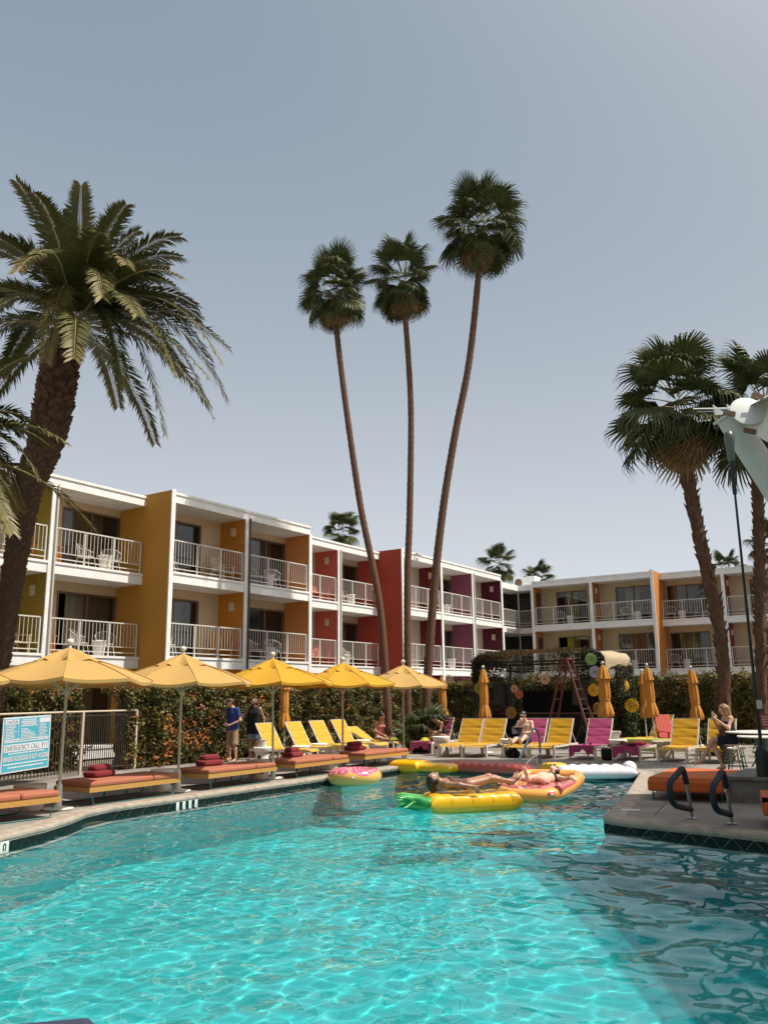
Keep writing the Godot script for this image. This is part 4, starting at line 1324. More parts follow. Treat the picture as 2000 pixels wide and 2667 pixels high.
func fan(droop: float, tint: Color, petiole: float, spread := 2.25, n := 38) -> ArrayMesh:
	var mb := MB.new()
	mb.col = Color(0.20, 0.15, 0.06).lerp(tint, 0.3)
	mb.tube(bez(Vector3.ZERO, Vector3(0, 0.06, petiole * 0.5), Vector3(0, 0, petiole), 4), [0.022, 0.02, 0.017, 0.014, 0.012], 4, false)
	var hub := Vector3(0, 0, petiole)
	var edge := []
	for k in n + 1:
		var a := lerpf(-spread, spread, float(k) / n)
		var d := Vector3(sin(a), 0, cos(a))
		var cup := 0.16 * (1.0 - cos(a)) - 0.05 * absf(sin(a))
		edge.append([d, 0.025 * (1 if k % 2 == 0 else -1), cup])
	for k in n:
		mb.col = tint * rr(0.75, 1.25)
		var a := lerpf(-spread, spread, (k + 0.5) / n)
		var d := Vector3(sin(a), 0, cos(a))
		var full := (0.98 - 0.20 * pow(absf(a) / spread, 2.0)) * rr(0.92, 1.06)
		var e0: Array = edge[k]; var e1: Array = edge[k + 1]
		var r0 := full * 0.52
		var p0: Vector3 = hub + e0[0] * r0 + Vector3.UP * (e0[1] + e0[2] * 0.5 - droop * 0.10)
		var p1: Vector3 = hub + e1[0] * r0 + Vector3.UP * (e1[1] + e1[2] * 0.5 - droop * 0.10)
		mb.tri(hub, p1, p0)
		var side := d.cross(Vector3.UP) * 0.017
		var m: Vector3 = hub + d * full * 0.78 + Vector3.UP * (e0[2] * 0.7 - droop * rr(0.22, 0.34))
		var t: Vector3 = hub + d * full * (1.0 - droop * 0.22) + Vector3.UP * (e0[2] * 0.8 - droop * rr(0.45, 0.85)) + d.cross(Vector3.UP) * rr(-0.05, 0.05)
		mb.quad(p0, p1, m - side, m + side)
		mb.tri(m + side, m - side, t)
	return mb.mesh(M.frond)

var fans := {}
func make_fans() -> void:
	fans.green = []; fans.brown = []
	for k in 6:
		fans.green.append(fan([0.3, 0.6, 0.9, 1.1, 0.5, 0.8][k], [Color(0.05, 0.068, 0.02), Color(0.062, 0.078, 0.024), Color(0.045, 0.058, 0.02), Color(0.07, 0.08, 0.027), Color(0.055, 0.072, 0.02), Color(0.08, 0.085, 0.03)][k], 0.95))
	for k in 3:
		fans.brown.append(fan([1.1, 0.9, 1.3][k], [Color(0.17, 0.10, 0.042), Color(0.13, 0.085, 0.035), Color(0.10, 0.085, 0.033)][k], 0.8))

func fan_palm(called: String, label: String, path: Array, r0: float, r1: float, crown: Vector3, n: int, size: float, lo: float, dead: int, boots: int, group := "", sides := 12) -> Node3D:
	var o := thing(called, label, "palm tree", Vector3.ZERO, 0.0, group)
	var pts := smooth_path(path, 0.11 if boots >= 0 else 0.5)
	var rad := []
	for i in pts.size():
		rad.append(lerpf(r0, r1, float(i) / (pts.size() - 1)) * (1.0 + (0.05 if i % 2 == 0 else -0.03) + rr(-0.035, 0.035)))
	part("trunk", MB.new().tube(pts, rad, sides), o, M.bark_red)
	if boots > 0:
		var kinds := []
		for k in 3:
			var b := MB.new()
			b.tri(Vector3(-0.07, 0, 0), Vector3(0.07, 0, 0), Vector3(0.02 * (k - 1), 0.15 + 0.05 * k, 0.05 + 0.012 * k))
			b.tri(Vector3(-0.07, 0, 0), Vector3(0.02 * (k - 1), 0.15 + 0.05 * k, 0.05 + 0.012 * k), Vector3(0.0, 0.1, -0.03))
			b.tri(Vector3(0.07, 0, 0), Vector3(0.0, 0.1, -0.03), Vector3(0.02 * (k - 1), 0.15 + 0.05 * k, 0.05 + 0.012 * k))
			kinds.append(b.mesh(M.boot))
		for k in boots:
			var f := (k + rr(0, 0.9)) / boots * (pts.size() - 2)
			var i := int(f)
			var a := k * 2.39996 + rr(-0.5, 0.5)
			var out := Vector3(cos(a), 0, sin(a))
			var q := part("leaf_base", kinds[k % 3], o)
			q.transform = Transform3D(Basis(Vector3.UP.cross(out), Vector3.UP, out).rotated(out, rr(-0.9, 0.9)).scaled(Vector3.ONE * rr(0.7, 1.25)), pts[i] + out * rad[i] * 0.95)
	for k in n:
		var el := lerpf(1.4, lo, pow((k + 0.5) / n, 0.85)) + rr(-0.22, 0.22)
		var a := k * 2.39996 + rr(-0.3, 0.3)
		var h := Vector3(cos(a), 0, sin(a))
		var d := (h * cos(el) + Vector3.UP * sin(el)).normalized()
		var x := Vector3.UP.cross(h).normalized()
		var q := part("frond", fans.green[k % 6] if el > -0.75 or k % 3 > 0 else fans.brown[k % 3], o)
		q.transform = Transform3D((Basis(x, d.cross(x), d)).rotated(d, rr(-0.4, 0.4)).scaled(Vector3.ONE * size * rr(0.68, 1.2)), crown + Vector3.UP * (0.45 * sin(el) * size) + h * 0.1)
	for k in dead:
		var el := lerpf(-1.0, -1.45, (k + 0.5) / dead)
		var a := k * 2.39996 + rr(-0.3, 0.3)
		var h := Vector3(cos(a), 0, sin(a))
		var d := (h * cos(el) + Vector3.UP * sin(el)).normalized()
		var x := Vector3.UP.cross(h).normalized()
		var q := part("dead_frond", fans.brown[k % 3], o)
		q.transform = Transform3D(Basis(x, d.cross(x), d).scaled(Vector3.ONE * size * rr(0.75, 1.0)), crown + Vector3.DOWN * rr(0.1, 0.5) * size + h * r1 * 0.8)
	return o

func leaf_clump(n: int, size: float) -> ArrayMesh:
	var mb := MB.new()
	for k in n:
		var d := Vector3(rr(-1, 1), rr(-0.6, 1), rr(-1, 1)).normalized()
		var p := Vector3(rr(-1, 1), rr(-1, 1), rr(-1, 1)) * size * 0.7
		var s := d.cross(Vector3(rr(-1, 1), rr(-1, 1), rr(-1, 1))).normalized() * size * 0.28
		mb.col = Color(1, 1, 1) * rr(0.7, 1.25)
		var nn := s.cross(d).normalized()
		var i := mb.vert(p, nn); mb.vert(p + d * size * 0.5 + s, nn); mb.vert(p + d * size * 0.5 - s, nn); mb.vert(p + d * size, nn)
		mb.face(i, i + 1, i + 2); mb.face(i + 1, i + 3, i + 2)
	return mb.mesh(M.leaf)

func hedge(label: String, a: Vector2, b: Vector2, thick: float, h: float, density: float, flower: float, sun_tinted_top: bool) -> void:
	# from a to b in x, z along its front face; the front is to the right when walking from a to b
	var o := thing("hedge", label, "hedge")
	var d := (b - a).normalized(); var len := a.distance_to(b)
	var back := Vector2(d.y, -d.x)
	var nz := FastNoiseLite.new()
	nz.frequency = 0.55; nz.seed = int(len * 10)
	var hue := FastNoiseLite.new()
	hue.frequency = 0.8; hue.seed = int(len * 7)
	var xf := []; var cols := []
	var n := int(len * (h + thick) * density)
	for k in n:
		var s := rr(0, len)
		var lump := nz.get_noise_2d(s * 1.6, 0.0) * 0.2
		var top := h + nz.get_noise_2d(s * 2.2, 50.0) * 0.28
		var y: float; var q: float
		if rng.randf() < h / (h + thick):
			y = pow(rng.randf(), 0.85) * top
			q = absf(rng.randfn(0.0, 0.16)) + nz.get_noise_2d(s * 2.0, y * 2.0) * 0.22 + lump
		else:
			q = rr(0, thick)
			y = top - absf(rng.randfn(0, 0.09))
		var p := a + d * s + back * q
		xf.append(Transform3D(Basis.from_euler(Vector3(rr(0, TAU), rr(0, TAU), rr(0, TAU))).scaled(Vector3.ONE * rr(0.7, 1.3)), Vector3(p.x, y, p.y)))
		var v := hue.get_noise_2d(s, y * 1.5) + rr(-0.35, 0.35)
		var c := Color(0.060, 0.072, 0.019).lerp(Color(0.20, 0.165, 0.042), clampf(v * 1.1 + 0.35 + (0.3 if sun_tinted_top and y > top - 0.35 else 0.0), 0, 1))  # top leaves tinted yellower, sunlight put into their colour
		if rng.randf() < 0.16: c = Color(0.14, 0.085, 0.04)
		var patch := hue.get_noise_2d(s * 0.7 + 100, y)
		if patch > 0.18 and rng.randf() < flower: c = Color(0.42, 0.11, 0.035).lerp(Color(0.32, 0.15, 0.03), rng.randf())
		cols.append(c)
	# shoots that stand out of the clipped face
	for k in int(len * 7):
		var s := rr(0, len)
		var on_top := rng.randf() < 0.55
		var y := h + nz.get_noise_2d(s * 2.2, 50.0) * 0.28 if on_top else rr(0.3, h)
		var p2 := a + d * s + back * (rr(0.1, thick) if on_top else 0.0)
		var dir := Vector3(rr(-0.5, 0.5) - back.x * (0.2 if on_top else 1.0), 1.0 if on_top else rr(0.0, 0.6), rr(-0.5, 0.5) - back.y * 0.3).normalized()
		var reach := rr(0.12, 0.36)
		var tone := rr(0.8, 1.5)
		for i in 5:
			xf.append(Transform3D(Basis.from_euler(Vector3(rr(0, TAU), rr(0, TAU), 0)).scaled(Vector3.ONE * rr(0.6, 0.95)), Vector3(p2.x, y, p2.y) + dir * reach * i / 4.0))
			cols.append(Color(0.10, 0.105, 0.03) * tone)
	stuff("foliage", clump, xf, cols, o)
	var br := MB.new()
	for k in int(len * 9):
		var s := rr(0, len)
		var p := a + d * s + back * rr(0.1, 0.5)
		var q := p + d * rr(-0.4, 0.4) + back * rr(-0.25, 0.3)
		br.tube([Vector3(p.x, 0, p.y), Vector3((p.x + q.x) / 2 + rr(-0.1, 0.1), h * 0.4, (p.y + q.y) / 2), Vector3(q.x, h * rr(0.6, 0.98), q.y)], [0.018, 0.012, 0.005], 4, false)
	part("branches", br, o, M.twig).set_meta("kind", "stuff")
	# the close woven inner twigs
	var core := MB.new()
	var cn := int(len * 12)
	for side in 1:
		for i in cn:
			for j in 14:
				var s0 := len * i / cn; var s1 := len * (i + 1) / cn
				var y0 := (h - 0.2) * j / 14; var y1 := (h - 0.2) * (j + 1) / 14
				var p := []
				for e in [[s0, y0], [s1, y0], [s1, y1], [s0, y1]]:
					var g: Vector2 = a + d * e[0] + back * (0.42 + nz.get_noise_2d(e[0] * 9.0, e[1] * 9.0) * 0.3)
					p.append(Vector3(g.x, e[1], g.y))
				core.quad(p[1], p[0], p[3], p[2])
	part("inner_twigs", core, o, M.twig)

var clump: ArrayMesh

func plants() -> void:
	clump = leaf_clump(7, 0.085)
	make_fans()
	hedge("tall dark green hedge with orange flowers behind the standing men and yellow loungers", Vector2(-18.15, -15.5), Vector2(-18.3, -33.2), 1.2, 2.15, 230.0, 0.22, false)
	hedge("green and olive hedge behind the picket fence and blue sign", Vector2(-19.4, -5.0), Vector2(-19.6, -15.4), 1.2, 2.1, 170.0, 0.25, false)
	hedge("clipped hedge with top leaves tinted sunlit yellow green across the far end, behind the bar", Vector2(-18.5, -32.6), Vector2(3.5, -32.6), 1.2, 2.35, 190.0, 0.12, true)
	# orange flowering sprays in front of the hedge
	var fx := []; var fc := []
	for c in [[-17.9, 1.0, -16.9], [-17.95, 0.7, -17.4], [-17.9, 0.5, -17.9], [-17.95, 0.9, -18.2], [-17.9, 0.35, -16.6], [-17.95, 1.75, -20.4]]:
		for k in 9:
			fx.append(Transform3D(Basis.from_euler(Vector3(rr(0, TAU), rr(0, TAU), 0)), Vector3(c[0] + rr(-0.15, 0.1), c[1] + rng.randfn(0, 0.14), c[2] + rng.randfn(0, 0.2))))
			fc.append(Color(0.5, 0.12, 0.03).lerp(Color(0.30, 0.16, 0.04), rng.randf()))
	var fb := thing("flowering_bush", "orange flowering sprays on the hedge left of the man in blue", "bush")
	stuff("flowers", clump, fx, fc, fb)
	# palms
	date_palm("date_palm", "big leaning date palm with feathery crown at the left, before the hotel wing", [Vector3(-18.33, -0.02, -11.48), Vector3(-18.19, 2.00, -11.64), Vector3(-18.12, 3.28, -11.76), Vector3(-18.03, 5.45, -11.90), Vector3(-17.96, 6.81, -12.00), Vector3(-17.78, 7.97, -12.25), Vector3(-17.69, 9.46, -12.38), Vector3(-17.63, 10.72, -12.45), Vector3(-17.53, 11.24, -12.51)], [0.36, 0.33, 0.30, 0.29, 0.30, 0.35, 0.44, 0.52, 0.50, 0.3], Vector3(-17.49, 11.36, -12.62), [
		[-1.08, 3.13, 0.00, 0.17, 0.10], [-0.17, 2.90, 0.68, 0.11, 0.05], [-0.28, 2.50, -0.57, 0.34, 0.20], [0.89, 3.13, 0.11, 0.11, 0.10], [1.11, 2.56, 0.91, 0.17, -0.05], [1.88, 2.22, 1.59, 0.34, 0.00], [2.67, 1.99, -0.34, 0.57, 0.15], [2.79, 0.28, -0.91, 1.08, 0.00], [2.90, 0.63, 0.91, 1.02, 0.10],
		[3.47, -1.19, 0.34, 1.36, 0.05], [3.92, -1.65, -0.68, 1.31, 0.20], [3.75, -1.99, 1.02, 1.31, 0.00], [3.52, -2.67, 0.45, 1.02, 0.10], [2.50, -3.30, -0.23, 0.68, -0.05], [1.65, -2.39, -0.91, 0.80, 0.00], [2.96, -2.16, -1.14, 1.02, 0.10], [1.82, 0.40, -1.82, 1.48, 0.35], [1.48, -0.68, -2.27, 1.48, 0.30], [0.23, -2.16, -2.16, 1.36, 0.50], [-0.40, -0.11, -2.50, 1.59, 0.45],
		[-1.65, 1.53, -0.91, 0.91, 0.50], [-1.36, 2.16, 0.91, 0.57, 0.20], [-2.39, 0.45, 0.23, 1.14, 0.10], [-2.62, -0.80, -0.57, 1.14, 0.00], [-2.16, -1.14, 1.02, 1.02, 0.00]], 36, -0.42, 1.13)
	date_palm("date_palm", "lower date palm at the left edge, whose fronds hang before the leaning trunk", [Vector3(-15.6, -0.02, -7.2), Vector3(-15.3, 3.0, -7.5), Vector3(-15.0, 6.0, -7.9)], [0.45, 0.42, 0.45], Vector3(-15.0, 6.3, -8.0), [
		[1.9, -0.55, 0.2, 0.9, 0.0], [1.55, -1.5, -0.4, 0.8, 0.15], [1.15, -1.75, 0.6, 0.9, 0.0], [0.95, -1.9, -0.9, 0.9, 0.1], [1.7, 0.55, 0.5, 0.8, 0.0], [1.75, 0.1, -0.3, 0.9, 0.0], [0.9, 0.9, -0.2, 0.8, 0.0], [1.35, -0.9, 1.0, 0.9, 0.0], [0.6, -1.5, -1.2, 1.1, 0.1]], 20, -0.5, 0.8)
	fan_palm("fan_palm", "tall thin fan palm left of the three, its trunk leaning past the red fin", [Vector3(-15.68, -0.02, -24.3), Vector3(-15.70, 0.57, -24.30), Vector3(-15.78, 2.76, -24.25), Vector3(-15.89, 4.62, -24.17), Vector3(-16.10, 6.20, -24.03), Vector3(-16.41, 8.16, -23.81), Vector3(-16.73, 11.02, -23.57), Vector3(-16.98, 13.64, -23.37), Vector3(-17.11, 15.24, -23.27), Vector3(-17.15, 16.1, -23.23)], 0.125, 0.10, Vector3(-17.16, 16.35, -23.23), 44, 0.77, -1.15, 18, 0, "three tall fan palms")
	fan_palm("fan_palm", "tall thin fan palm in the middle of the three, with the straightest trunk", [Vector3(-15.63, -0.02, -25.38), Vector3(-15.63, 0.80, -25.38), Vector3(-15.61, 3.09, -25.40), Vector3(-15.56, 5.83, -25.42), Vector3(-15.45, 8.34, -25.49), Vector3(-15.36, 11.81, -25.55), Vector3(-15.40, 13.99, -25.52), Vector3(-15.48, 15.84, -25.47), Vector3(-15.52, 16.9, -25.44)], 0.13, 0.10, Vector3(-15.52, 17.3, -25.44), 42, 0.77, -1.15, 16, 0, "three tall fan palms")
	fan_palm("fan_palm", "tallest fan palm, right of the three, leaning right with the biggest crown", [Vector3(-15.55, -0.02, -26.4), Vector3(-15.53, 0.77, -26.38), Vector3(-15.40, 2.80, -26.46), Vector3(-15.12, 5.92, -26.61), Vector3(-14.76, 8.83, -26.81), Vector3(-14.31, 11.47, -27.03), Vector3(-13.83, 13.83, -27.25), Vector3(-13.52, 16.06, -27.38), Vector3(-13.27, 18.36, -27.48), Vector3(-13.22, 19.4, -27.5)], 0.16, 0.115, Vector3(-13.2, 19.7, -27.5), 54, 0.95, -1.15, 22, 0, "three tall fan palms")
	fan_palm("fan_palm", "stout fan palm right of the far wing's orange fin, with a shaggy trunk", [Vector3(-5.0, -0.02, -23.5), Vector3(-4.97, 0.84, -23.50), Vector3(-4.88, 2.42, -23.51), Vector3(-4.88, 3.31, -23.51), Vector3(-5.0, 4.45, -23.49), Vector3(-5.16, 5.85, -23.45), Vector3(-5.31, 7.40, -23.42), Vector3(-5.41, 8.2, -23.39), Vector3(-5.46, 8.9, -23.38)], 0.14, 0.18, Vector3(-5.44, 9.6, -23.39), 46, 1.02, -1.15, 10, 240)
	fan_palm("fan_palm", "fan palm at the right edge, half hidden by the white mast", [Vector3(-4.25, -0.02, -24.2), Vector3(-4.21, 0.82, -24.20), Vector3(-4.07, 2.77, -24.22), Vector3(-3.90, 4.78, -24.25), Vector3(-3.82, 5.81, -24.26), Vector3(-3.74, 6.85, -24.27), Vector3(-3.66, 8.68, -24.28), Vector3(-3.5, 9.0, -24.3)], 0.13, 0.15, Vector3(-3.3, 9.15, -24.3), 36, 1.04, -0.9, 6, 200)
	var far := [[Vector3(-44.04, 16.2, -60.7), 1.05, "small distant fan palm above the coral bays' roof"], [Vector3(-34.2, 13.84, -72.3), 1.0, "small distant fan palm above the end of the rainbow wing"], [Vector3(-32.95, 12.9, -78.35), 0.9, "small distant fan palm behind the rooftop air conditioner"], [Vector3(-15.18, 12.2, -78.5), 0.9, "tip of a distant palm above the far wing, left of the lamp post"], [Vector3(-10.0, 12.5, -69.2), 1.0, "distant palm above the far wing at the right edge"]]
	for p in far:
		var c: Vector3 = p[0]
		fan_palm("fan_palm", p[2], [Vector3(c.x, -0.02, c.z), Vector3(c.x + 0.1, 6, c.z), Vector3(c.x, c.y - 0.3, c.z)], 0.22, 0.16, c, 30, p[1], -0.9, 4, -1, "distant fan palms", 8)
	# small plants
	var y := thing("dwarf_fan_palm", "young fan palm with upright leaves at the foot of the tall palms", "plant", Vector3(-14.9, 0, -25.2))
	for k in 20:
		var el := lerpf(1.4, 0.25, k / 20.0)
		var a := k * 2.39996
		var h := Vector3(cos(a), 0, sin(a))
		var d := (h * cos(el) + Vector3.UP * sin(el)).normalized()
		var x := Vector3.UP.cross(h)
		part("frond", fans.green[k % 6], y).transform = Transform3D(Basis(x, d.cross(x), d).scaled(Vector3.ONE * rr(0.65, 0.9)), Vector3(0, 0.15, 0))
	bush("yellow_flower_bush", "bush with yellow flowers behind the woman in black", Vector3(-14.9, 0, -24.9), 0.5, 1.05, Color(0.06, 0.08, 0.02), Color(0.6, 0.36, 0.02), 0.3)
	bush("low_shrub", "low pale green shrub behind the white tables at the right", Vector3(-4.0, 0, -26.5), 0.7, 0.9, Color(0.12, 0.13, 0.04), Color(0.24, 0.22, 0.08), 0.4)
	bush("low_shrub", "low shrub between the last two yellow loungers", Vector3(-6.0, 0, -26.5), 0.5, 1.0, Color(0.09, 0.10, 0.03), Color(0.2, 0.18, 0.06), 0.3)
	bush("low_shrub", "dark rusty shrub at the left end of the bar", Vector3(-14.6, 0, -30.3), 0.8, 1.5, Color(0.08, 0.05, 0.02), Color(0.32, 0.09, 0.03), 0.5)

func bush(called: String, label: String, at: Vector3, r: float, h: float, c0: Color, c1: Color, f: float) -> void:
	var o := thing(called, label, "bush", at)
	var xf := []; var cols := []
	for k in int(500 * r * h * 2):
		var d := Vector3(rng.randfn(0, 0.45), 0, rng.randfn(0, 0.45)) * r
		var y := pow(rng.randf(), 0.7) * h * maxf(0.3, 1.0 - d.length() / r * 0.5)
		xf.append(Transform3D(Basis.from_euler(Vector3(rr(0, TAU), rr(0, TAU), 0)).scaled(Vector3.ONE * rr(0.7, 1.2)), d + Vector3.UP * y))
		cols.append((c1 if rng.randf() < f and y > h * 0.3 else c0) * rr(0.7, 1.2))
	stuff("foliage", clump, xf, cols, o)
	var br := MB.new()
	for k in 14:
		br.tube([Vector3(rr(-0.1, 0.1), 0, rr(-0.1, 0.1)), Vector3(rr(-0.6, 0.6) * r, h * rr(0.5, 0.9), rr(-0.6, 0.6) * r)], [0.015, 0.005], 4, false)
	part("stems", br, o, M.twig)

func bar() -> void:
	mat("roof_canvas", Color(0.50, 0.38, 0.25), 0.95, {"tex": "weave", "s": 3.0, "back": Color(0.3, 0.22, 0.12)})
	mat("dark_steel", Color(0.02, 0.02, 0.02), 0.6)
	var z0 := -28.5; var z1 := -31.4
	var x0 := -14.55; var x1 := -9.85
	var o := thing("pool_bar", "open poolside bar hut hung with dark camouflage netting under a beige canvas roof", "hut")
	for p in [[x0, z0], [x1, z0], [x0, z1], [x1, z1]]:
		part("post", MB.new().tube([Vector3(p[0], 0, p[1]), Vector3(p[0], 2.95, p[1])], 0.05, 8), o, M.dark_steel)
	for e in [[x0, z0, x1, z0], [x0, z1, x1, z1], [x0, z0, x0, z1], [x1, z0, x1, z1]]:
		part("beam", MB.new().bar(Vector3(e[0], 2.93, e[1]), Vector3(e[2], 2.93, e[3]), 0.06, 0.06), o, M.dark_steel)
	var prof := func(s: float) -> Vector2:
		# across the roof: s 0..1 from left eave to right eave
		var a := PI * (1.0 - s)
		return Vector2((x0 + x1) / 2 + (x1 - x0 + 0.2) / 2 * signf(cos(a)) * pow(absf(cos(a)), 0.55), 2.85 + 0.52 * pow(sin(a), 0.55))
	var rf := MB.new()
	var n := 40
	for i in n + 1:
		var p: Vector2 = prof.call(float(i) / n)
		for j in 9:
			var t := j / 8.0
			rf.vert(Vector3(p.x, p.y - 0.05 * sin(t * PI) - 0.02 * sin(t * 9.0 + i), lerpf(z0 - 0.02, z1 - 0.1, t)), Vector3.UP)
	for i in n:
		for j in 8:
			var q := i * 9 + j
			rf.face(q, q + 10, q + 1); rf.face(q, q + 9, q + 10)
	rf.smooth()
	part("canvas_roof", rf, o, M.roof_canvas)
	# scalloped canvas side at the right
	var sd := MB.new()
	for i in 25:
		var t := i / 24.0
		var drop := 0.12 + 0.36 * (1.0 - pow(sin(t * PI), 0.6))
		for j in 4:
			sd.vert(Vector3(x1 + 0.11 + 0.02 * sin(t * 20.0), 2.87 - drop * j / 3.0, lerpf(z0, z1 - 0.1, t)), Vector3.RIGHT)
	for i in 24:
		for j in 3:
			var q := i * 4 + j
			sd.face(q, q + 1, q + 5); sd.face(q, q + 5, q + 4)
	sd.smooth()
	part("canvas_side", sd, o, M.roof_canvas)
	# netting of cut leaves on strings
	var flake := leaf_clump(5, 0.062)
	var xf := []; var cols := []
	var put := func(p: Vector3, dark: float) -> void:
		xf.append(Transform3D(Basis.from_euler(Vector3(rr(0, TAU), rr(0, TAU), rr(0, TAU))).scaled(Vector3.ONE * rr(0.7, 1.2)), p))
		cols.append(Color(0.055, 0.038, 0.02).lerp(Color(0.04, 0.046, 0.016), rng.randf()) * dark)
	for k in 2900:
		var s := rng.randf()
		var p: Vector2 = prof.call(s)
		var y := lerpf(2.2 + 0.12 * sin(p.x * 3.0), p.y, pow(rng.randf(), 1.0))
		put.call(Vector3(p.x, y, z0 + rng.randfn(0.05, 0.04)), 1.0)
	for k in 1500:
		put.call(Vector3(x1 + 0.12 + rng.randfn(0, 0.04), rr(1.7, 2.75), lerpf(z0 - 1.2, z1, rng.randf())), 1.25)
	for k in 800:
		put.call(Vector3(rr(x0, x1), rr(0.1, 3.0), z1 + rng.randfn(0, 0.05)), 0.9)
	for k in 500:
		put.call(Vector3(x0 + rng.randfn(0, 0.05), rr(0.3, 2.9), rr(z1, z0)), 0.9)
	stuff("netting", flake, xf, cols, o)
	xf = []; cols = []
	for k in 900:
		var y := rr(0.0, 2.95)
		xf.append(Transform3D(Basis.from_euler(Vector3(rr(0, TAU), rr(0, TAU), 0)), Vector3(x1 + rng.randfn(0, 0.12), y, z1 + rng.randfn(0, 0.12))))
		cols.append(Color(0.04, 0.07, 0.02) * rr(0.7, 1.9))
	stuff("vine", flake, xf, cols, o)
	xf = []; cols = []
	for k in 400:
		var y := rr(0.0, 2.9)
		xf.append(Transform3D(Basis.from_euler(Vector3(rr(0, TAU), rr(0, TAU), 0)), Vector3(x0 + rng.randfn(0, 0.1), y, z0 + rng.randfn(0, 0.1))))
		cols.append(Color(0.06, 0.05, 0.03) * rr(0.7, 1.9))
	stuff("vine", flake, xf, cols, o)
	# counter and black cloth under the net
	var ct := thing("bar_counter", "long dark bar counter with a black cloth front under the netting", "counter")
	part("top", MB.new().box(Vector3(-12.2, 1.12, -29.4), Vector3(3.6, 0.05, 0.7)), ct, M.boot)
	var cl := MB.new()
	for i in 61:
		var t := i / 60.0
		for y in [1.095, 0.04]:
			cl.vert(Vector3(lerpf(-14.0, -10.4, t), y, -29.08 + 0.025 * sin(t * 70.0)), Vector3.BACK)
	for i in 60:
		cl.face(i * 2, i * 2 + 1, i * 2 + 3); cl.face(i * 2, i * 2 + 3, i * 2 + 2)
	cl.smooth()
	part("black_cloth", cl, ct, M.black_cloth)
	var sc := thing("black_screen", "black cloth screen hung across the back of the bar", "screen")
	part("cloth", MB.new().box(Vector3(-12.35, 1.05, -30.9), Vector3(3.0, 1.7, 0.03)), sc, M.black_cloth)
	part("pole", MB.new().tube([Vector3(-13.95, 1.92, -30.9), Vector3(-10.75, 1.92, -30.9)], 0.02, 6), sc, M.dark_steel)
	for s in [[-13.72, "left"], [-10.75, "right"]]:
		var k := thing("loudspeaker", "tall black loudspeaker on a stand at the %s of the bar" % ("left" if s[1] == "left" else "right behind the ladder"), "loudspeaker", Vector3(s[0], 0, -28.75), 0.0, "black loudspeakers at the bar")
		part("cabinet", MB.new().rbox(Vector3(0, 1.8, 0), Vector3(0.42, 0.78, 0.38), 0.02), k, M.black_plastic)
		part("grille", MB.new().box(Vector3(0, 1.8, 0.195), Vector3(0.36, 0.7, 0.012)), k, M.dark_steel)
		part("pole", MB.new().tube([Vector3(0, 0.5, 0), Vector3(0, 1.42, 0)], 0.02, 6), k, M.black_plastic)
		for a in 3:
			part("leg", MB.new().tube([Vector3(0, 0.75, 0), Vector3(cos(a * TAU / 3) * 0.4, 0.02, sin(a * TAU / 3) * 0.4)], 0.014, 6), k, M.black_plastic)
	# step ladder
	mat("ladder_red", Color(0.17, 0.045, 0.03), 0.7, {"tex": "stain", "s": 2.0})
	var ld := thing("step_ladder", "tall red brown A frame step ladder standing open before the bar", "ladder", Vector3(-10.88, 0, -28.1), -0.25)
	for s in [-1, 1]:
		part("front_rail", MB.new().bar(Vector3(0.08, 2.92, s * 0.14), Vector3(1.02, 0, s * 0.26), 0.035, 0.085), ld, M.ladder_red)
		part("rear_rail", MB.new().bar(Vector3(-0.08, 2.92, s * 0.14), Vector3(-0.98, 0, s * 0.26), 0.035, 0.075), ld, M.ladder_red)
	for k in range(1, 9):
		var t := k / 9.0
		part("tread", MB.new().box(Vector3(lerpf(1.02, 0.08, t), 2.92 * t, 0), Vector3(0.1, 0.025, 0.28 + 0.22 * (1 - t))), ld, M.steel)
	for k in [2, 5]:
		var t: float = k / 9.0
		part("rear_brace", MB.new().box(Vector3(lerpf(-0.98, -0.08, t), 2.92 * t, 0), Vector3(0.025, 0.05, 0.28 + 0.22 * (1 - t))), ld, M.ladder_red)
	part("top_cap", MB.new().rbox(Vector3(0, 2.95, 0), Vector3(0.28, 0.06, 0.36), 0.015), ld, M.ladder_red)
	# pleated paper fans
	var fc := {"yellow": Color(0.62, 0.38, 0.03), "olive": Color(0.30, 0.24, 0.05), "brown": Color(0.30, 0.16, 0.05), "peach": Color(0.62, 0.38, 0.22), "green": Color(0.25, 0.42, 0.16), "lavender": Color(0.42, 0.40, 0.52), "coral": Color(0.50, 0.14, 0.08)}
	for p in [["olive", -14.3, 2.03, -28.2, 0.21, 0.0, "olive paper rosette at the left end of the netting"], ["brown", -13.1, 1.17, -28.2, 0.21, 0.0, "brown paper rosette left of the reading man's head"], ["peach", -11.8, 2.3, -28.3, 0.18, 0.0, "pale peach paper fan hanging in the middle of the netting"], ["yellow", -10.05, 1.9, -28.2, 0.2, 0.0, "yellow paper rosette just right of the ladder"], ["yellow", -9.7, 2.06, -30.3, 0.22, 0.9, "yellow paper rosette right of the biggest closed umbrella"], ["yellow", -9.68, 1.36, -31.0, 0.25, 0.5, "bright yellow paper rosette low on the vine covered post"], ["green", -10.1, 2.93, -28.3, 0.2, 0.2, "pale green paper fan under the canvas roof"], ["lavender", -10.0, 2.5, -28.3, 0.2, 0.0, "lavender paper fan below the green one"], ["coral", -12.8, 1.8, -28.3, 0.16, 0.0, "coral paper rosette beside the left loudspeaker"], ["brown", -9.95, 1.3, -28.3, 0.2, 0.0, "dark orange paper rosette low behind the ladder"], ["peach", -12.98, 2.0, -28.32, 0.14, 0.0, "small orange paper fan above the coral rosette"]]:
		var key := "paper_" + String(p[0])
		if not M.has(key): mat(key, fc[p[0]], 0.95, {"back": fc[p[0]] * 0.5})
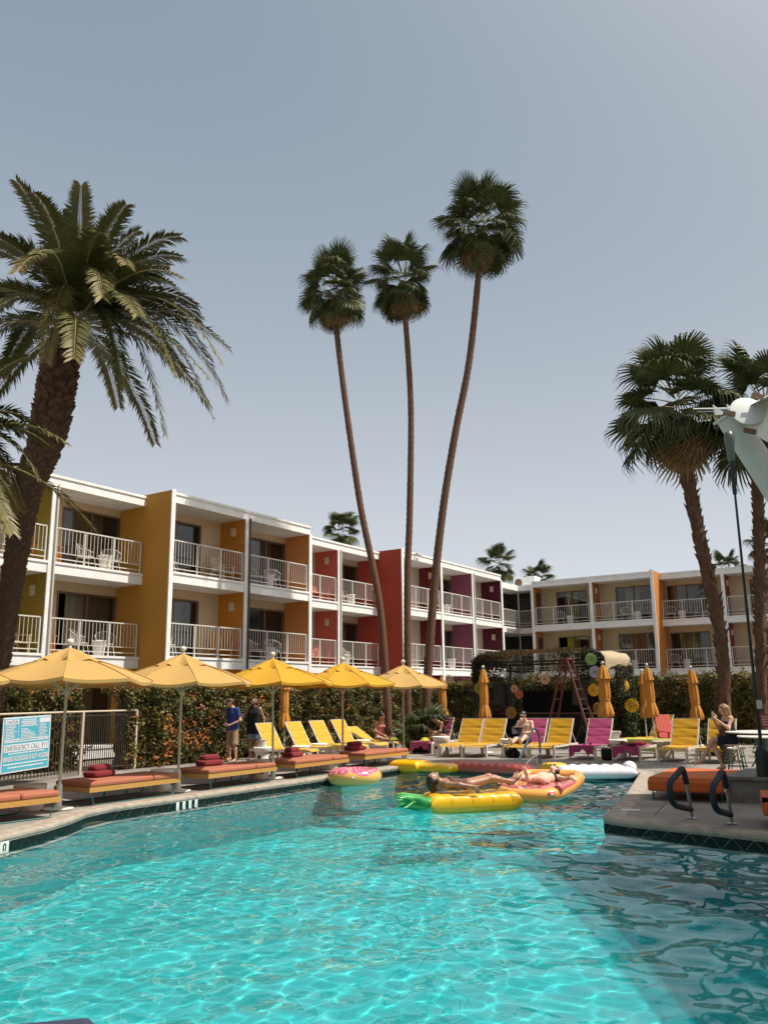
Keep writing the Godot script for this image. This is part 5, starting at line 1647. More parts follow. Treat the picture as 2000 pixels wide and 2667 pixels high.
		var fo := thing("paper_rosette", p[6], "decoration", Vector3(p[1], p[2], p[3]), p[5], "paper fans hung round the bar")
		var d := MB.new()
		var nn := 36
		for k in nn:
			var a0 := TAU * k / nn; var a1 := TAU * (k + 1) / nn
			var h0 := 0.025 if k % 2 == 0 else 0.0; var h1 := 0.0 if k % 2 == 0 else 0.025
			d.quad(Vector3(cos(a0), sin(a0), 0) * 0.02 + Vector3(0, 0, h0 * 0.5), Vector3(cos(a0), sin(a0), 0) * p[4] + Vector3(0, 0, h0), Vector3(cos(a1), sin(a1), 0) * p[4] + Vector3(0, 0, h1), Vector3(cos(a1), sin(a1), 0) * 0.02 + Vector3(0, 0, h1 * 0.5))
		part("pleats", d, fo, M[key])
		part("centre", MB.new().ball(Vector3(0, 0, 0.02), Vector3(0.035, 0.035, 0.015), 10, 6), fo, M.paper_brown if M.has("paper_brown") else M.boot)
	# lime bench, red chair, pot
	mat("lime", Color(0.38, 0.40, 0.06), 0.7)
	mat("salmon", Color(0.52, 0.09, 0.07), 0.7)
	var lb := thing("lime_bench", "lime green bench beside the vine covered post", "bench", Vector3(-7.95, 0, -26.9), -0.1)
	part("seat", MB.new().rbox(Vector3(0, 0.36, 0), Vector3(1.55, 0.12, 0.5), 0.03), lb, M.lime)
	part("front_panel", MB.new().box(Vector3(0, 0.2, 0.2), Vector3(1.5, 0.24, 0.03)), lb, M.lime)
	for x in [-0.65, 0.65]:
		for z in [-0.18, 0.18]:
			part("leg", MB.new().box(Vector3(x, 0.15, z), Vector3(0.06, 0.3, 0.06)), lb, M.lime)
	var rc := thing("red_armchair", "salmon red wooden armchair behind the lime bench", "chair", Vector3(-7.55, 0, -28.0), 0.9)
	for k in 5:
		part("back_slat", MB.new().box(Vector3(-0.22 + 0.11 * k, 0.72, -0.32), Vector3(0.095, 0.8, 0.02), Basis(Vector3.RIGHT, -0.3)), rc, M.salmon)
	part("seat", MB.new().box(Vector3(0, 0.38, 0), Vector3(0.56, 0.03, 0.55), Basis(Vector3.RIGHT, 0.13)), rc, M.salmon)
	for s in [-1, 1]:
		part("armrest", MB.new().box(Vector3(s * 0.34, 0.6, 0), Vector3(0.12, 0.025, 0.7)), rc, M.salmon)
		for z in [-0.25, 0.28]:
			part("leg", MB.new().box(Vector3(s * 0.31, 0.3, z), Vector3(0.035, 0.6, 0.09)), rc, M.salmon)
	stool(Vector3(-9.3, 0, -27.6), M.concrete_pot, "beige drum table left of the vine covered post", "drum_table", 0.6)
	stool(Vector3(-7.05, 0, -25.2), M.concrete_pot, "grey drum table behind the flat magenta lounger", "drum_table", 0.45, 0.3)

func right_side() -> void:
	# mast and fabric canopy
	mat("fabric_white", Color(0.60, 0.59, 0.53), 0.8, {"tex": "mottle", "s": 0.4, "back": Color(0.10, 0.095, 0.07)})
	mat("mast_white", Color(0.62, 0.65, 0.64), 0.5, {"tex": "mottle", "s": 0.6})
	mat("pole_green", Color(0.02, 0.03, 0.026), 0.5, {"metal": 0.4})
	var P := [Vector3(-2.8, 6.87, -16.35), Vector3(1.75, 5.6, -8.3), Vector3(11.5, 7.8, -9.0), Vector3(6.0, 10.2, -23.5)]
	var cn := thing("tensile_canopy", "big white stretched fabric canopy whose corner shows at the upper right", "canopy")
	var mb := MB.new()
	var n := 26
	for i in n + 1:
		for j in n + 1:
			var u := float(i) / n; var v := float(j) / n
			var pu: float = u + 0.03 * sin(v * PI) * (1.0 - 2.0 * u) * 0.9
			var pv: float = v + 0.03 * sin(u * PI) * (1.0 - 2.0 * v) * 0.9
			var p: Vector3 = P[0].lerp(P[1], pu).lerp(P[3].lerp(P[2], pu), pv)
			p.y += 1.1 * sin(u * PI) * sin(v * PI) * 0.4
			mb.vert(p, Vector3.UP)
	for i in n:
		for j in n:
			var q := i * (n + 1) + j
			mb.face(q, q + 1, q + n + 2); mb.face(q, q + n + 2, q + n + 1)
	mb.smooth()
	part("fabric", mb, cn, M.fabric_white)
	# the membrane that drops from the corner
	var up := [Vector3(-2.8, 6.87, -16.3), Vector3(-2.12, 7.04, -16.14), Vector3(0, 7.6, -15.7), Vector3(3.2, 8.3, -15.0)]
	var dn := [Vector3(-2.78, 6.80, -16.2), Vector3(-2.12, 5.74, -15.3), Vector3(-1.0, 4.8, -14.4), Vector3(1.2, 4.3, -12.8)]
	var dmb := MB.new()
	for i in 19:
		var t := i / 18.0
		var a: Vector3 = up[0].bezier_interpolate(up[1], up[2], up[3], t); var b: Vector3 = dn[0].bezier_interpolate(dn[1], dn[2], dn[3], t)
		for j in 9:
			dmb.vert(a.lerp(b, j / 8.0) + Vector3(-0.12, 0, 0.15) * sin(j / 8.0 * PI) * t, Vector3.UP)
	for i in 18:
		for j in 8:
			var q := i * 9 + j
			dmb.face(q, q + 1, q + 10); dmb.face(q, q + 10, q + 9)
	dmb.smooth()
	mat("membrane", Color(0.80, 0.79, 0.70), 0.8, {"back": Color(0.5, 0.48, 0.38)})
	part("drop_membrane", dmb, cn, M.membrane)
	var R := Vector3(0.87, 0.0, -0.5); var F := Vector3(-0.5, 0, -0.87)
	var top: Vector3 = Vector3(-2.62, 6.86, -16.1)
	var disc := MB.new()
	disc.lathe([Vector2(0, -0.02), Vector2(0.30, -0.02), Vector2(0.30, 0.02), Vector2(0, 0.02)], 28)
	part("corner_plate", disc, cn, M.mast_white).transform = Transform3D(Basis(R, (Vector3.UP * 0.35 - F).normalized(), R.cross((Vector3.UP * 0.35 - F).normalized())), Vector3(-2.44, 6.66, -15.7))
	for k in [[-0.3, -0.02], [0.02, -0.36], [0.22, 0.28]]:
		part("clamp", MB.new().bar(Vector3(-2.44, 6.66, -15.62) + R * (k[0] - 0.1) + Vector3.UP * k[1], Vector3(-2.44, 6.66, -15.62) + R * (k[0] + 0.1) + Vector3.UP * (k[1] - 0.05), 0.04, 0.09), cn, M.bronze)
	var mt := thing("canopy_mast", "thick leaning white mast that holds up the fabric canopy", "mast")
	var base := top + R * 3.3 - Vector3.UP * 6.85 + F * 0.3
	var m0 := top - R * 0.22 - Vector3.UP * 0.12
	part("tube", MB.new().tube([base, base.lerp(m0, 0.5), m0], [0.27, 0.26, 0.235], 24), mt, M.mast_white)
	var ax := (m0 - base).normalized()
	part("cap_plate", MB.new().tube([m0 - ax * 0.02, m0 + ax * 0.02], 0.30, 24), mt, M.mast_white)
	for s in [-0.13, 0.12]:
		var t := MB.new()
		var c: Vector3 = m0 + ax * 0.02 + R * s
		for f in [-0.012, 0.012]:
			t.tri(c - R * 0.1 - F * f, c + R * 0.1 - F * f, c + ax * 0.22 - R * 0.02 - F * f)
		t.bar(c - R * 0.1, c + ax * 0.22 - R * 0.02, 0.024, 0.006)
		t.bar(c + R * 0.1, c + ax * 0.22 - R * 0.02, 0.024, 0.006)
		part("fin", t, mt, M.white_trim)
	part("tie_rod", MB.new().tube([m0 + ax * 0.16 - R * 0.55, m0 + ax * 0.14 + R * 0.6], 0.018, 6), mt, M.steel)
	part("tie_rod", MB.new().tube([m0 + ax * 0.10 - R * 0.5, m0 + ax * 0.09 + R * 0.5], 0.012, 6), mt, M.steel)
	# far masts of the canopy, out of frame, carry its other corners
	for i in [1, 2, 3]:
		var q: Vector3 = P[i]
		var away := Vector3(q.x - 4.0, 0, q.z + 14.0).normalized()
		var om := thing("canopy_mast", ["", "canopy mast out of frame at the near side", "canopy mast out of frame at the right", "canopy mast out of frame at the far side"][i], "mast")
		part("tube", MB.new().tube([Vector3(q.x, 0, q.z) + away * 1.5, q], [0.25, 0.2], 16), om, M.mast_white)
	# added unseen blocks, at the right and behind the camera, that hold back sky light
	var pv := thing("added_pavilion_block", "added low block out of frame at the right, holds back sky light", "building")
	part("wall", MB.new().span(Vector3(9.0, 0, -30), Vector3(18, 4.6, 3)), pv, M.stucco)
	part("roof", MB.new().span(Vector3(6.6, 4.6, -30.5), Vector3(18.5, 5.0, 3.5)), pv, M.white_trim)
	var bw := thing("added_rear_block", "added block behind the camera, out of frame, holds back sky light", "building")
	part("wall", MB.new().span(Vector3(-22, 0, 9), Vector3(18, 8.4, 17)), bw, M.stucco)
	part("roof", MB.new().span(Vector3(-22.2, 8.4, 8.6), Vector3(18.2, 8.6, 17.2)), bw, M.white_trim)
	# lamp post
	var lp := thing("lamp_post", "thin dark green lamp post with a rounded head, before the white mast and right palms", "lamp post", Vector3(-2.75, 0.41, -15.5))
	lp.scale = Vector3.ONE * 0.74
	part("pole", MB.new().tube([Vector3(0, 0.0, 0), Vector3(0, 6.45, 0)], [0.04, 0.026], 10), lp, M.pole_green)
	part("sleeve", MB.new().tube([Vector3(0, 6.4, 0), Vector3(0, 7.25, 0)], 0.05, 12), lp, M.pole_green)
	part("foot", MB.new().lathe([Vector2(0.15, 0), Vector2(0.15, 0.5), Vector2(0.09, 0.62), Vector2(0.06, 0.66)], 14), lp, M.pole_green)
	mat("lamp_head", Color(0.10, 0.13, 0.11), 0.4)
	part("head", MB.new().lathe([Vector2(0.055, 7.2), Vector2(0.085, 7.25), Vector2(0.095, 7.55), Vector2(0.118, 7.7), Vector2(0.12, 7.82), Vector2(0.09, 7.93), Vector2(0.0, 7.97)], 18), lp, M.lamp_head)
	var sg := thing("warning_sign", "small red and white sign hung on the lamp post", "sign", Vector3(-2.62, 1.30, -15.47), 0.5)
	sg.scale = Vector3.ONE * 0.7
	mat("sign_red", Color(0.50, 0.05, 0.035), 0.6)
	part("board", MB.new().rbox(Vector3.ZERO, Vector3(0.26, 0.3, 0.02), 0.009), sg, M.sign_red)
	var ln := MB.new()
	for k in 4:
		var x := -0.1
		while x < 0.09:
			var w := rr(0.02, 0.045)
			ln.box(Vector3(x + w / 2, 0.09 - k * 0.06, 0.012), Vector3(w, 0.035, 0.004)); x += w + 0.012
	part("lettering", ln, sg, M.white_metal)
	var wsg := thing("small_notice", "small white notice on the lamp post above the red sign", "sign", Vector3(-2.70, 1.56, -15.44), 0.5)
	wsg.scale = Vector3.ONE * 0.7
	part("board", MB.new().box(Vector3.ZERO, Vector3(0.12, 0.2, 0.015)), wsg, M.white_metal)
	# tables with crossed wire legs
	for t in [[Vector3(-3.75, 0, -21.15), 0.72, 0.9, "larger round white table which the woman with the phone leans on"], [Vector3(-3.45, 0, -20.35), 0.62, 0.84, "round white table in front of the one the woman leans on"]]:
		var tb := thing("round_table", t[3], "table", t[0], rr(0, 1), "white round tables at the right")
		part("top", MB.new().lathe([Vector2(0, t[2] - 0.03), Vector2(t[1] - 0.02, t[2] - 0.03), Vector2(t[1], t[2] - 0.02), Vector2(t[1], t[2]), Vector2(0, t[2] + 0.002)], 36), tb, M.white_metal)
		for k in 6:
			var a := TAU * k / 6
			part("leg", MB.new().tube([Vector3(cos(a), 0, sin(a)) * 0.36, Vector3(cos(a + 1.5), 1.2, sin(a + 1.5)) * Vector3(0.1, t[2] * 0.42, 0.1), Vector3(cos(a + 2.9) * 0.34, t[2] - 0.03, sin(a + 2.9) * 0.34)], 0.013, 6), tb, M.teal_metal)
	for t in [[Vector3(-4.42, 0, -21.42), "wire legged stool under the woman with the phone"], [Vector3(-3.05, 0, -21.7), "wire legged stool with white seat at the far side of the white tables"], [Vector3(-4.05, 0, -20.0), "wire legged stool nearest the pool, left of the white tables"]]:
		var sb := thing("wire_stool", t[1], "stool", t[0], 0.0, "wire stools at the white tables")
		part("seat", MB.new().lathe([Vector2(0, 0.57), Vector2(0.18, 0.57), Vector2(0.19, 0.59), Vector2(0.18, 0.605), Vector2(0, 0.60)], 20), sb, M.cream_frame)
		for k in 4:
			var a := TAU * k / 4 + 0.4
			part("leg", MB.new().tube([Vector3(cos(a) * 0.15, 0.57, sin(a) * 0.15), Vector3(cos(a) * 0.24, 0, sin(a) * 0.24)], 0.011, 6), sb, M.teal_metal)
		var ring := []
		for k in 17: ring.append(Vector3(cos(TAU * k / 16) * 0.2, 0.22, sin(TAU * k / 16) * 0.2))
		part("foot_ring", MB.new().tube(ring, 0.009, 5, false), sb, M.teal_metal)
	# peninsula
	mat("grey_wall", Color(0.20, 0.19, 0.175), 0.95, {"tex": "stain", "s": 0.6})
	var lw := thing("low_wall", "low dark grey concrete wall right of the orange daybed", "wall")
	part("block", MB.new().span(Vector3(-3.3, 0, -17.4), Vector3(4.5, 0.36, -15.35)), lw, M.grey_wall)
	part("cap", MB.new().span(Vector3(-3.34, 0.36, -17.44), Vector3(4.5, 0.41, -15.3)), lw, M.grey_wall)
	var ob := daybed(Vector3(-3.98, -0.02, -16.05), 0.06, M.orange_pad, "orange daybed with a draped cushion beside the low grey wall", 1.9, 1.2, [0.99])
	part("draped_front", MB.new().rbox(Vector3(0, 0.265, 0.93), Vector3(1.22, 0.19, 0.1), 0.04), ob, M.orange_pad)
	part("draped_side", MB.new().rbox(Vector3(-0.585, 0.265, 0), Vector3(0.07, 0.19, 1.86), 0.03), ob, M.orange_pad)
	var ob2 := daybed(Vector3(-1.42, 0, -13.2), PI / 2 + 0.2, M.orange_pad, "orange daybed cut off by the right edge beside the grab rails", 1.9, 1.0, [0.99])
	part("draped_front", MB.new().rbox(Vector3(0, 0.265, -0.93), Vector3(1.02, 0.19, 0.1), 0.04), ob2, M.orange_pad)
	for g in [[Vector3(-3.35, 0, -13.15), 0.0, "left grab rail with dark foam padding at the edge of the paved point"], [Vector3(-2.75, 0, -12.85), 0.02, "right grab rail with dark foam padding at the edge of the paved point"]]:
		var gr := thing("grab_rail", g[2], "handrail", g[0], g[1], "padded grab rails at the pool edge")
		part("post", MB.new().tube(rounded([Vector3(0, 0, 0), Vector3(0, 0.45, 0.13), Vector3(0, 0.72, 0.27)], 0.1), 0.024, 10), gr, M.steel)
		part("padded_loop", MB.new().tube(rounded([Vector3(0, 0.50, 0.16), Vector3(0, 0.73, 0.29), Vector3(0, 0.66, 0.60), Vector3(0, 0.58, 1.03), Vector3(0, 0.38, 1.05), Vector3(0, 0.27, 0.85), Vector3(0, 0.13, 0.04)], 0.12, 5), 0.042, 10), gr, M.navy_foam)
		part("flange", MB.new().lathe([Vector2(0, 0), Vector2(0.07, 0.0), Vector2(0.065, 0.02), Vector2(0.0, 0.03)], 12), gr, M.steel)
	single("depth_tile", MB.new().box(Vector3.ZERO, Vector3(0.28, 0.008, 0.15)), M.tile_white, "pale worn tile set in the paving at the point of the deck", "tile", "", Vector3(-4.38, 0.009, -13.6), 0.2)
	# depth marks on the waterline
	var dm := [[Vector3(-10.93, -0.15, -7.34), Vector3(0.97, 0, -0.24), "white depth tile with a black 0 at the left end of the pool edge", "0"], [Vector3(-2.0, -0.15, -12.06), Vector3(0.21, 0, 0.98), "white depth tile with a black 0 on the paved point at the right", "0"], [Vector3(-12.19, -0.15, -11.9), Vector3(1, 0, 0), "row of white marker tiles on the pool edge below the second daybed", ""]]
	for d in dm:
		var nn: Vector3 = d[1].normalized()
		var dt := thing("depth_marker", d[2], "tile", d[0] + nn * 0.022)
		dt.basis = Basis(Vector3.UP.cross(nn), Vector3.UP, nn)
		if d[3]:
			part("white_tile", MB.new().box(Vector3.ZERO, Vector3(0.16, 0.15, 0.012)), dt, M.tile_white)
			words(d[3], 0.13, M.black_plastic, dt, Vector3(0, 0, 0.008), 1.0, true)
		else:
			for k in 4:
				part("white_tile", MB.new().box(Vector3(-0.24 + k * 0.155, 0, 0), Vector3(0.07, 0.14, 0.012)), dt, M.tile_white)
	# stair rail of the far end
	var hr := thing("stair_rail", "grey and cream pool stair handrail rising out of the far edge", "handrail", Vector3(-9.32, 0, 0))
	mat("rail_blue", Color(0.20, 0.24, 0.30), 0.35, {"metal": 0.4})
	part("handrail", MB.new().tube(rounded([Vector3(0, -0.3, -20.14), Vector3(0, 0.0, -20.18), Vector3(0, 0.95, -21.45), Vector3(0, 0.72, -21.78), Vector3(0, 0.0, -21.74)], 0.16, 5), 0.032, 10), hr, M.rail_blue)
	part("lower_rail", MB.new().tube(rounded([Vector3(0, -0.3, -20.45), Vector3(0, -0.05, -20.56), Vector3(0, 0.17, -21.19), Vector3(0, 0.25, -21.74)], 0.12, 4), 0.028, 10), hr, M.cream_frame)
	part("post", MB.new().tube([Vector3(0, 0, -21.5), Vector3(0, 0.21, -21.5)], 0.028, 8), hr, M.cream_frame)
	# navy lounger just below the frame's lower left corner
	var nl := thing("navy_lounger", "dark navy cushion edge of a lounger at the lower left corner of the photo", "sun lounger", Vector3(-3.86, 0, -2.58), 0.80)
	mat("navy_cloth", Color(0.03, 0.035, 0.075), 0.9, {"tex": "weave", "s": 5.0})
	part("cushion", MB.new().rbox(Vector3(0, 0.16, 0.0), Vector3(0.9, 0.12, 0.7), 0.06), nl, M.navy_cloth)
	part("frame", MB.new().box(Vector3(0, 0.08, 0.0), Vector3(0.8, 0.03, 0.6)), nl, M.cream_frame)
	for s in [[-1, -1], [1, -1], [-1, 1], [1, 1]]:
		part("leg", MB.new().box(Vector3(s[0] * 0.26, 0.033, s[1] * 0.24), Vector3(0.05, 0.064, 0.05)), nl, M.cream_frame)

func raft(L: float, W: float, tk: float, bump: Callable, hue: Callable, nu := 30, nv := 60) -> MB:
	var mb := MB.new()
	for side in [1.0, -1.0]:
		for i in nu + 1:
			for j in nv + 1:
				var u := float(i) / nu; var v := float(j) / nv
				# crowd the samples towards the rim
				var su := 0.5 - 0.5 * cos(u * PI); var sv := 0.5 - 0.5 * cos(v * PI)
				var s := pow(maxf(0, 1 - pow(absf(2 * su - 1), 5.0)), 0.42) * pow(maxf(0, 1 - pow(absf(2 * sv - 1), 10.0)), 0.42)
				var y: float = side * s * (tk / 2 + (bump.call(su, sv) if side > 0 else 0.0))
				mb.col = hue.call(su, sv, side)
				mb.vert(Vector3((su - 0.5) * W, y, (sv - 0.5) * L), Vector3.UP)
	for side in 2:
		for i in nu:
			for j in nv:
				var q := side * (nu + 1) * (nv + 1) + i * (nv + 1) + j
				if side == 0:
					mb.face(q, q + 1, q + nv + 2); mb.face(q, q + nv + 2, q + nv + 1)
				else:
					mb.face(q, q + nv + 2, q + 1); mb.face(q, q + nv + 1, q + nv + 2)
	mb.smooth()
	return mb

func floats() -> void:
	# ring float
	var dn := thing("ring_float", "inflatable ring float like iced pastry, pink on top, by the left pool edge", "pool float", Vector3(-11.6, 0.01, -16.5), 0.4)
	dn.scale = Vector3.ONE * 0.9
	var t := MB.new()
	var R := 0.47; var r := 0.215
	for i in 65:
		var a := TAU * i / 64
		for j in 33:
			var b := TAU * j / 32
			var rad := R + r * cos(b) * (1.0 + 0.01 * sin(a * 40.0) * (1.0 if sin(b) < 0.3 and cos(b) > 0 else 0.0))
			var edge := 0.52 + 0.20 * sin(a * 5.0) + 0.10 * sin(a * 9.0 + 1.0)
			var pink := sin(b) > edge
			var blot := pink and sin(a * 13.0 + b * 3.0) * sin(a * 7.0 - b * 6.0) > 0.45
			t.col = Color(0.72, 0.40, 0.10)
			if pink: t.col = Color(0.55, 0.09, 0.27)
			if blot: t.col = Color(0.80, 0.48, 0.16)
			t.vert(Vector3(cos(a) * rad, sin(b) * r * 0.92, sin(a) * rad), Vector3(cos(a) * cos(b), sin(b), sin(a) * cos(b)))
	for i in 64:
		for j in 32:
			var q := i * 33 + j
			t.face(q, q + 1, q + 34); t.face(q, q + 34, q + 33)
	part("ring", t, dn, M.vinyl)
	var vb := MB.new()
	vb.col = Color(0.7, 0.7, 0.75); vb.lathe([Vector2(0, 0), Vector2(0.03, 0), Vector2(0.03, 0.015), Vector2(0.018, 0.02), Vector2(0.018, 0.03), Vector2(0, 0.03)], 12)
	part("valve", vb, dn, M.vinyl).transform = Transform3D(Basis(Vector3.RIGHT, PI / 2 - 0.3), Vector3(0.1, 0.02, 0.68))
	# fruit float under the woman in the brown swimsuit: yellow body and green leaves
	var a := Vector3(0.70, 0, -0.715).normalized()
	var pf := thing("fruit_float", "yellow fruit shaped inflatable mattress with green leaves, carrying the woman in brown", "pool float", Vector3(-7.36, -0.06, -14.02))
	pf.basis = Basis(Vector3.UP.cross(a), Vector3.UP, a)
	var yel := func(u: float, v: float, s: float) -> Color:
		var d := minf(absf(sin((u * 5.0 + v * 9.0) * PI * 0.5)), absf(sin((u * 5.0 - v * 9.0) * PI * 0.5)))
		return Color(0.80, 0.44, 0.012) if d > 0.07 or s < 0 else Color(0.60, 0.27, 0.01)
	part("mattress", raft(1.66, 0.80, 0.36, func(u: float, v: float) -> float: return 0.012 * absf(sin(v * PI * 7.0)) - 0.05 * sin(u * PI) * sin(v * PI), yel, 34, 90), pf, M.vinyl)
	for k in 9:
		var ang := lerpf(-1.1, 1.1, k / 8.0)
		var lf := MB.new()
		lf.col = Color(0.02, 0.26, 0.08).lerp(Color(0.10, 0.40, 0.10), 0.5 + 0.5 * sin(k * 2.1))
		var dir := Vector3(sin(ang) * 0.55, 0.16 * cos(k * 1.9), -cos(ang * 0.8)).normalized()
		var p0 := Vector3(sin(ang) * 0.22, 0.02, -0.74)
		lf.tube([p0, p0 + dir * 0.12, p0 + dir * 0.3, p0 + dir * 0.46 + Vector3.UP * 0.03, p0 + dir * 0.58 + Vector3.UP * 0.02], [0.05, 0.085, 0.08, 0.05, 0.008], 10)
		part("leaf", lf, pf, M.vinyl)
	# slice float
	var sf := thing("slice_float", "inflatable pizza slice mattress with orange crust rim, carrying the woman in the black bikini", "pool float", Vector3(-7.05, -0.05, -16.35), 0.12)
	var topc := func(u: float, v: float, s: float) -> Color:
		var d := sin(u * 23.0 + sin(v * 11.0) * 2.0) * sin(v * 31.0 + sin(u * 9.0) * 2.0)
		if d > 0.62: return Color(0.75, 0.66, 0.58)
		if sin(u * 15.0) * sin(v * 17.0 + 1.0) > 0.55: return Color(0.34, 0.03, 0.045)
		return Color(0.48, 0.10, 0.11) if s > 0 else Color(0.66, 0.30, 0.06)
	part("mattress", raft(1.95, 1.12, 0.17, func(u: float, v: float) -> float: return 0.015 * absf(sin(u * PI * 5.0)), topc, 50, 80), sf, M.vinyl)
	var cr := MB.new()
	cr.col = Color(0.76, 0.34, 0.07)
	cr.tube(rounded([Vector3(-0.5, 0.0, 0.72), Vector3(-0.58, 0.05, -0.3), Vector3(-0.58, 0.17, -1.0), Vector3(0.58, 0.17, -1.0), Vector3(0.60, 0.06, -0.2), Vector3(0.55, 0.0, 0.7), Vector3(0.3, -0.03, 0.95), Vector3(-0.3, -0.03, 0.95), Vector3(-0.5, 0.0, 0.72)], 0.25, 6), 0.125, 14)
	part("crust_rim", cr, sf, M.vinyl)
	var tr := MB.new()
	tr.col = Color(0.50, 0.11, 0.12)
	tr.tube(rounded([Vector3(0.60, 0.11, -0.5), Vector3(0.62, 0.095, -0.1), Vector3(0.56, 0.07, 0.76)], 0.2), 0.088, 12)
	tr.tube(rounded([Vector3(-0.58, 0.10, 0.0), Vector3(-0.52, 0.07, 0.7), Vector3(-0.2, 0.04, 0.9)], 0.2), 0.09, 12)
	tr.col = Color(0.78, 0.72, 0.66)
	for k in 26:
		var s := 1.0 if k % 2 == 0 else -1.0
		var v := rr(-0.45, 0.75)
		tr.ball(Vector3(s * (lerpf(0.62, 0.56, (v + 0.5) / 1.25)) + rr(-0.05, 0.05), lerpf(0.195, 0.155, (v + 0.5) / 1.25) - 0.004, v), Vector3(0.022, 0.008, 0.014), 6, 4)
	part("sauce_rim", tr, sf, M.vinyl)
	# brown tufted raft
	var bd := Vector3(2.4, 0, 0.12).normalized()
	var br := thing("tufted_raft", "long chocolate red tufted inflatable raft along the far pool edge", "pool float", Vector3(-10.12, -0.04, -20.18))
	br.basis = Basis(Vector3.UP.cross(bd), Vector3.UP, bd)
	part("mattress", raft(2.5, 0.72, 0.24, func(u: float, v: float) -> float: return 0.055 * absf(sin(u * PI * 3.0)) * absf(sin(v * PI * 11.0)), func(u: float, v: float, s: float) -> Color: return Color(0.40, 0.065, 0.045), 40, 120), br, M.vinyl)
	# white tufted raft with a yellow pillow
	var wd := Vector3(0.83, 0, -0.45).normalized()
	var wr := thing("tufted_raft", "puffy white cloud like inflatable raft in the far right corner of the pool", "pool float", Vector3(-7.15, -0.02, -19.88))
	wr.basis = Basis(Vector3.UP.cross(wd), Vector3.UP, wd)
	part("mattress", raft(1.75, 0.74, 0.24, func(u: float, v: float) -> float: return 0.075 * absf(sin(u * PI * 3.0)) * (0.5 + 0.5 * absf(sin(v * PI * 7.0))), func(u: float, v: float, s: float) -> Color: return Color(0.74, 0.75, 0.80), 40, 100), wr, M.vinyl)
	var hd := MB.new()
	hd.col = Color(0.72, 0.73, 0.78)
	hd.ball(Vector3(-0.05, 0.12, 0.76), Vector3(0.26, 0.15, 0.16), 16, 10)
	part("end_roll", hd, wr, M.vinyl)
	var yp := thing("yellow_float", "small yellow inflatable pillow float behind the white cloud like raft", "pool float", Vector3(-8.3, -0.03, -20.2), -0.5)
	part("pillow", raft(0.42, 0.62, 0.34, func(u: float, v: float) -> float: return 0.02 * absf(sin(u * PI * 4.0)), func(u: float, v: float, s: float) -> Color: return Color(0.80, 0.46, 0.015), 30, 24), yp, M.vinyl)
	# yellow float along the back edge
	var yd := Vector3(1.75, 0, 0.1).normalized()
	var yf := thing("yellow_float", "flat yellow inflatable with a ribbed half, between the ring float and the chocolate raft", "pool float", Vector3(-11.72, -0.04, -19.8))
	yf.basis = Basis(Vector3.UP.cross(yd), Vector3.UP, yd)
	part("head_lobe", raft(0.9, 0.78, 0.30, func(u: float, v: float) -> float: return 0.02, func(u: float, v: float, s: float) -> Color: return Color(0.80, 0.44, 0.01), 24, 30), yf, M.vinyl).position = Vector3(0, 0.02, -0.42)
	part("ribbed_body", raft(1.1, 0.62, 0.20, func(u: float, v: float) -> float: return 0.03 * absf(sin(v * PI * 10.0)), func(u: float, v: float, s: float) -> Color: return Color(0.80, 0.44, 0.01), 24, 80), yf, M.vinyl).position = Vector3(0, 0.0, 0.42)

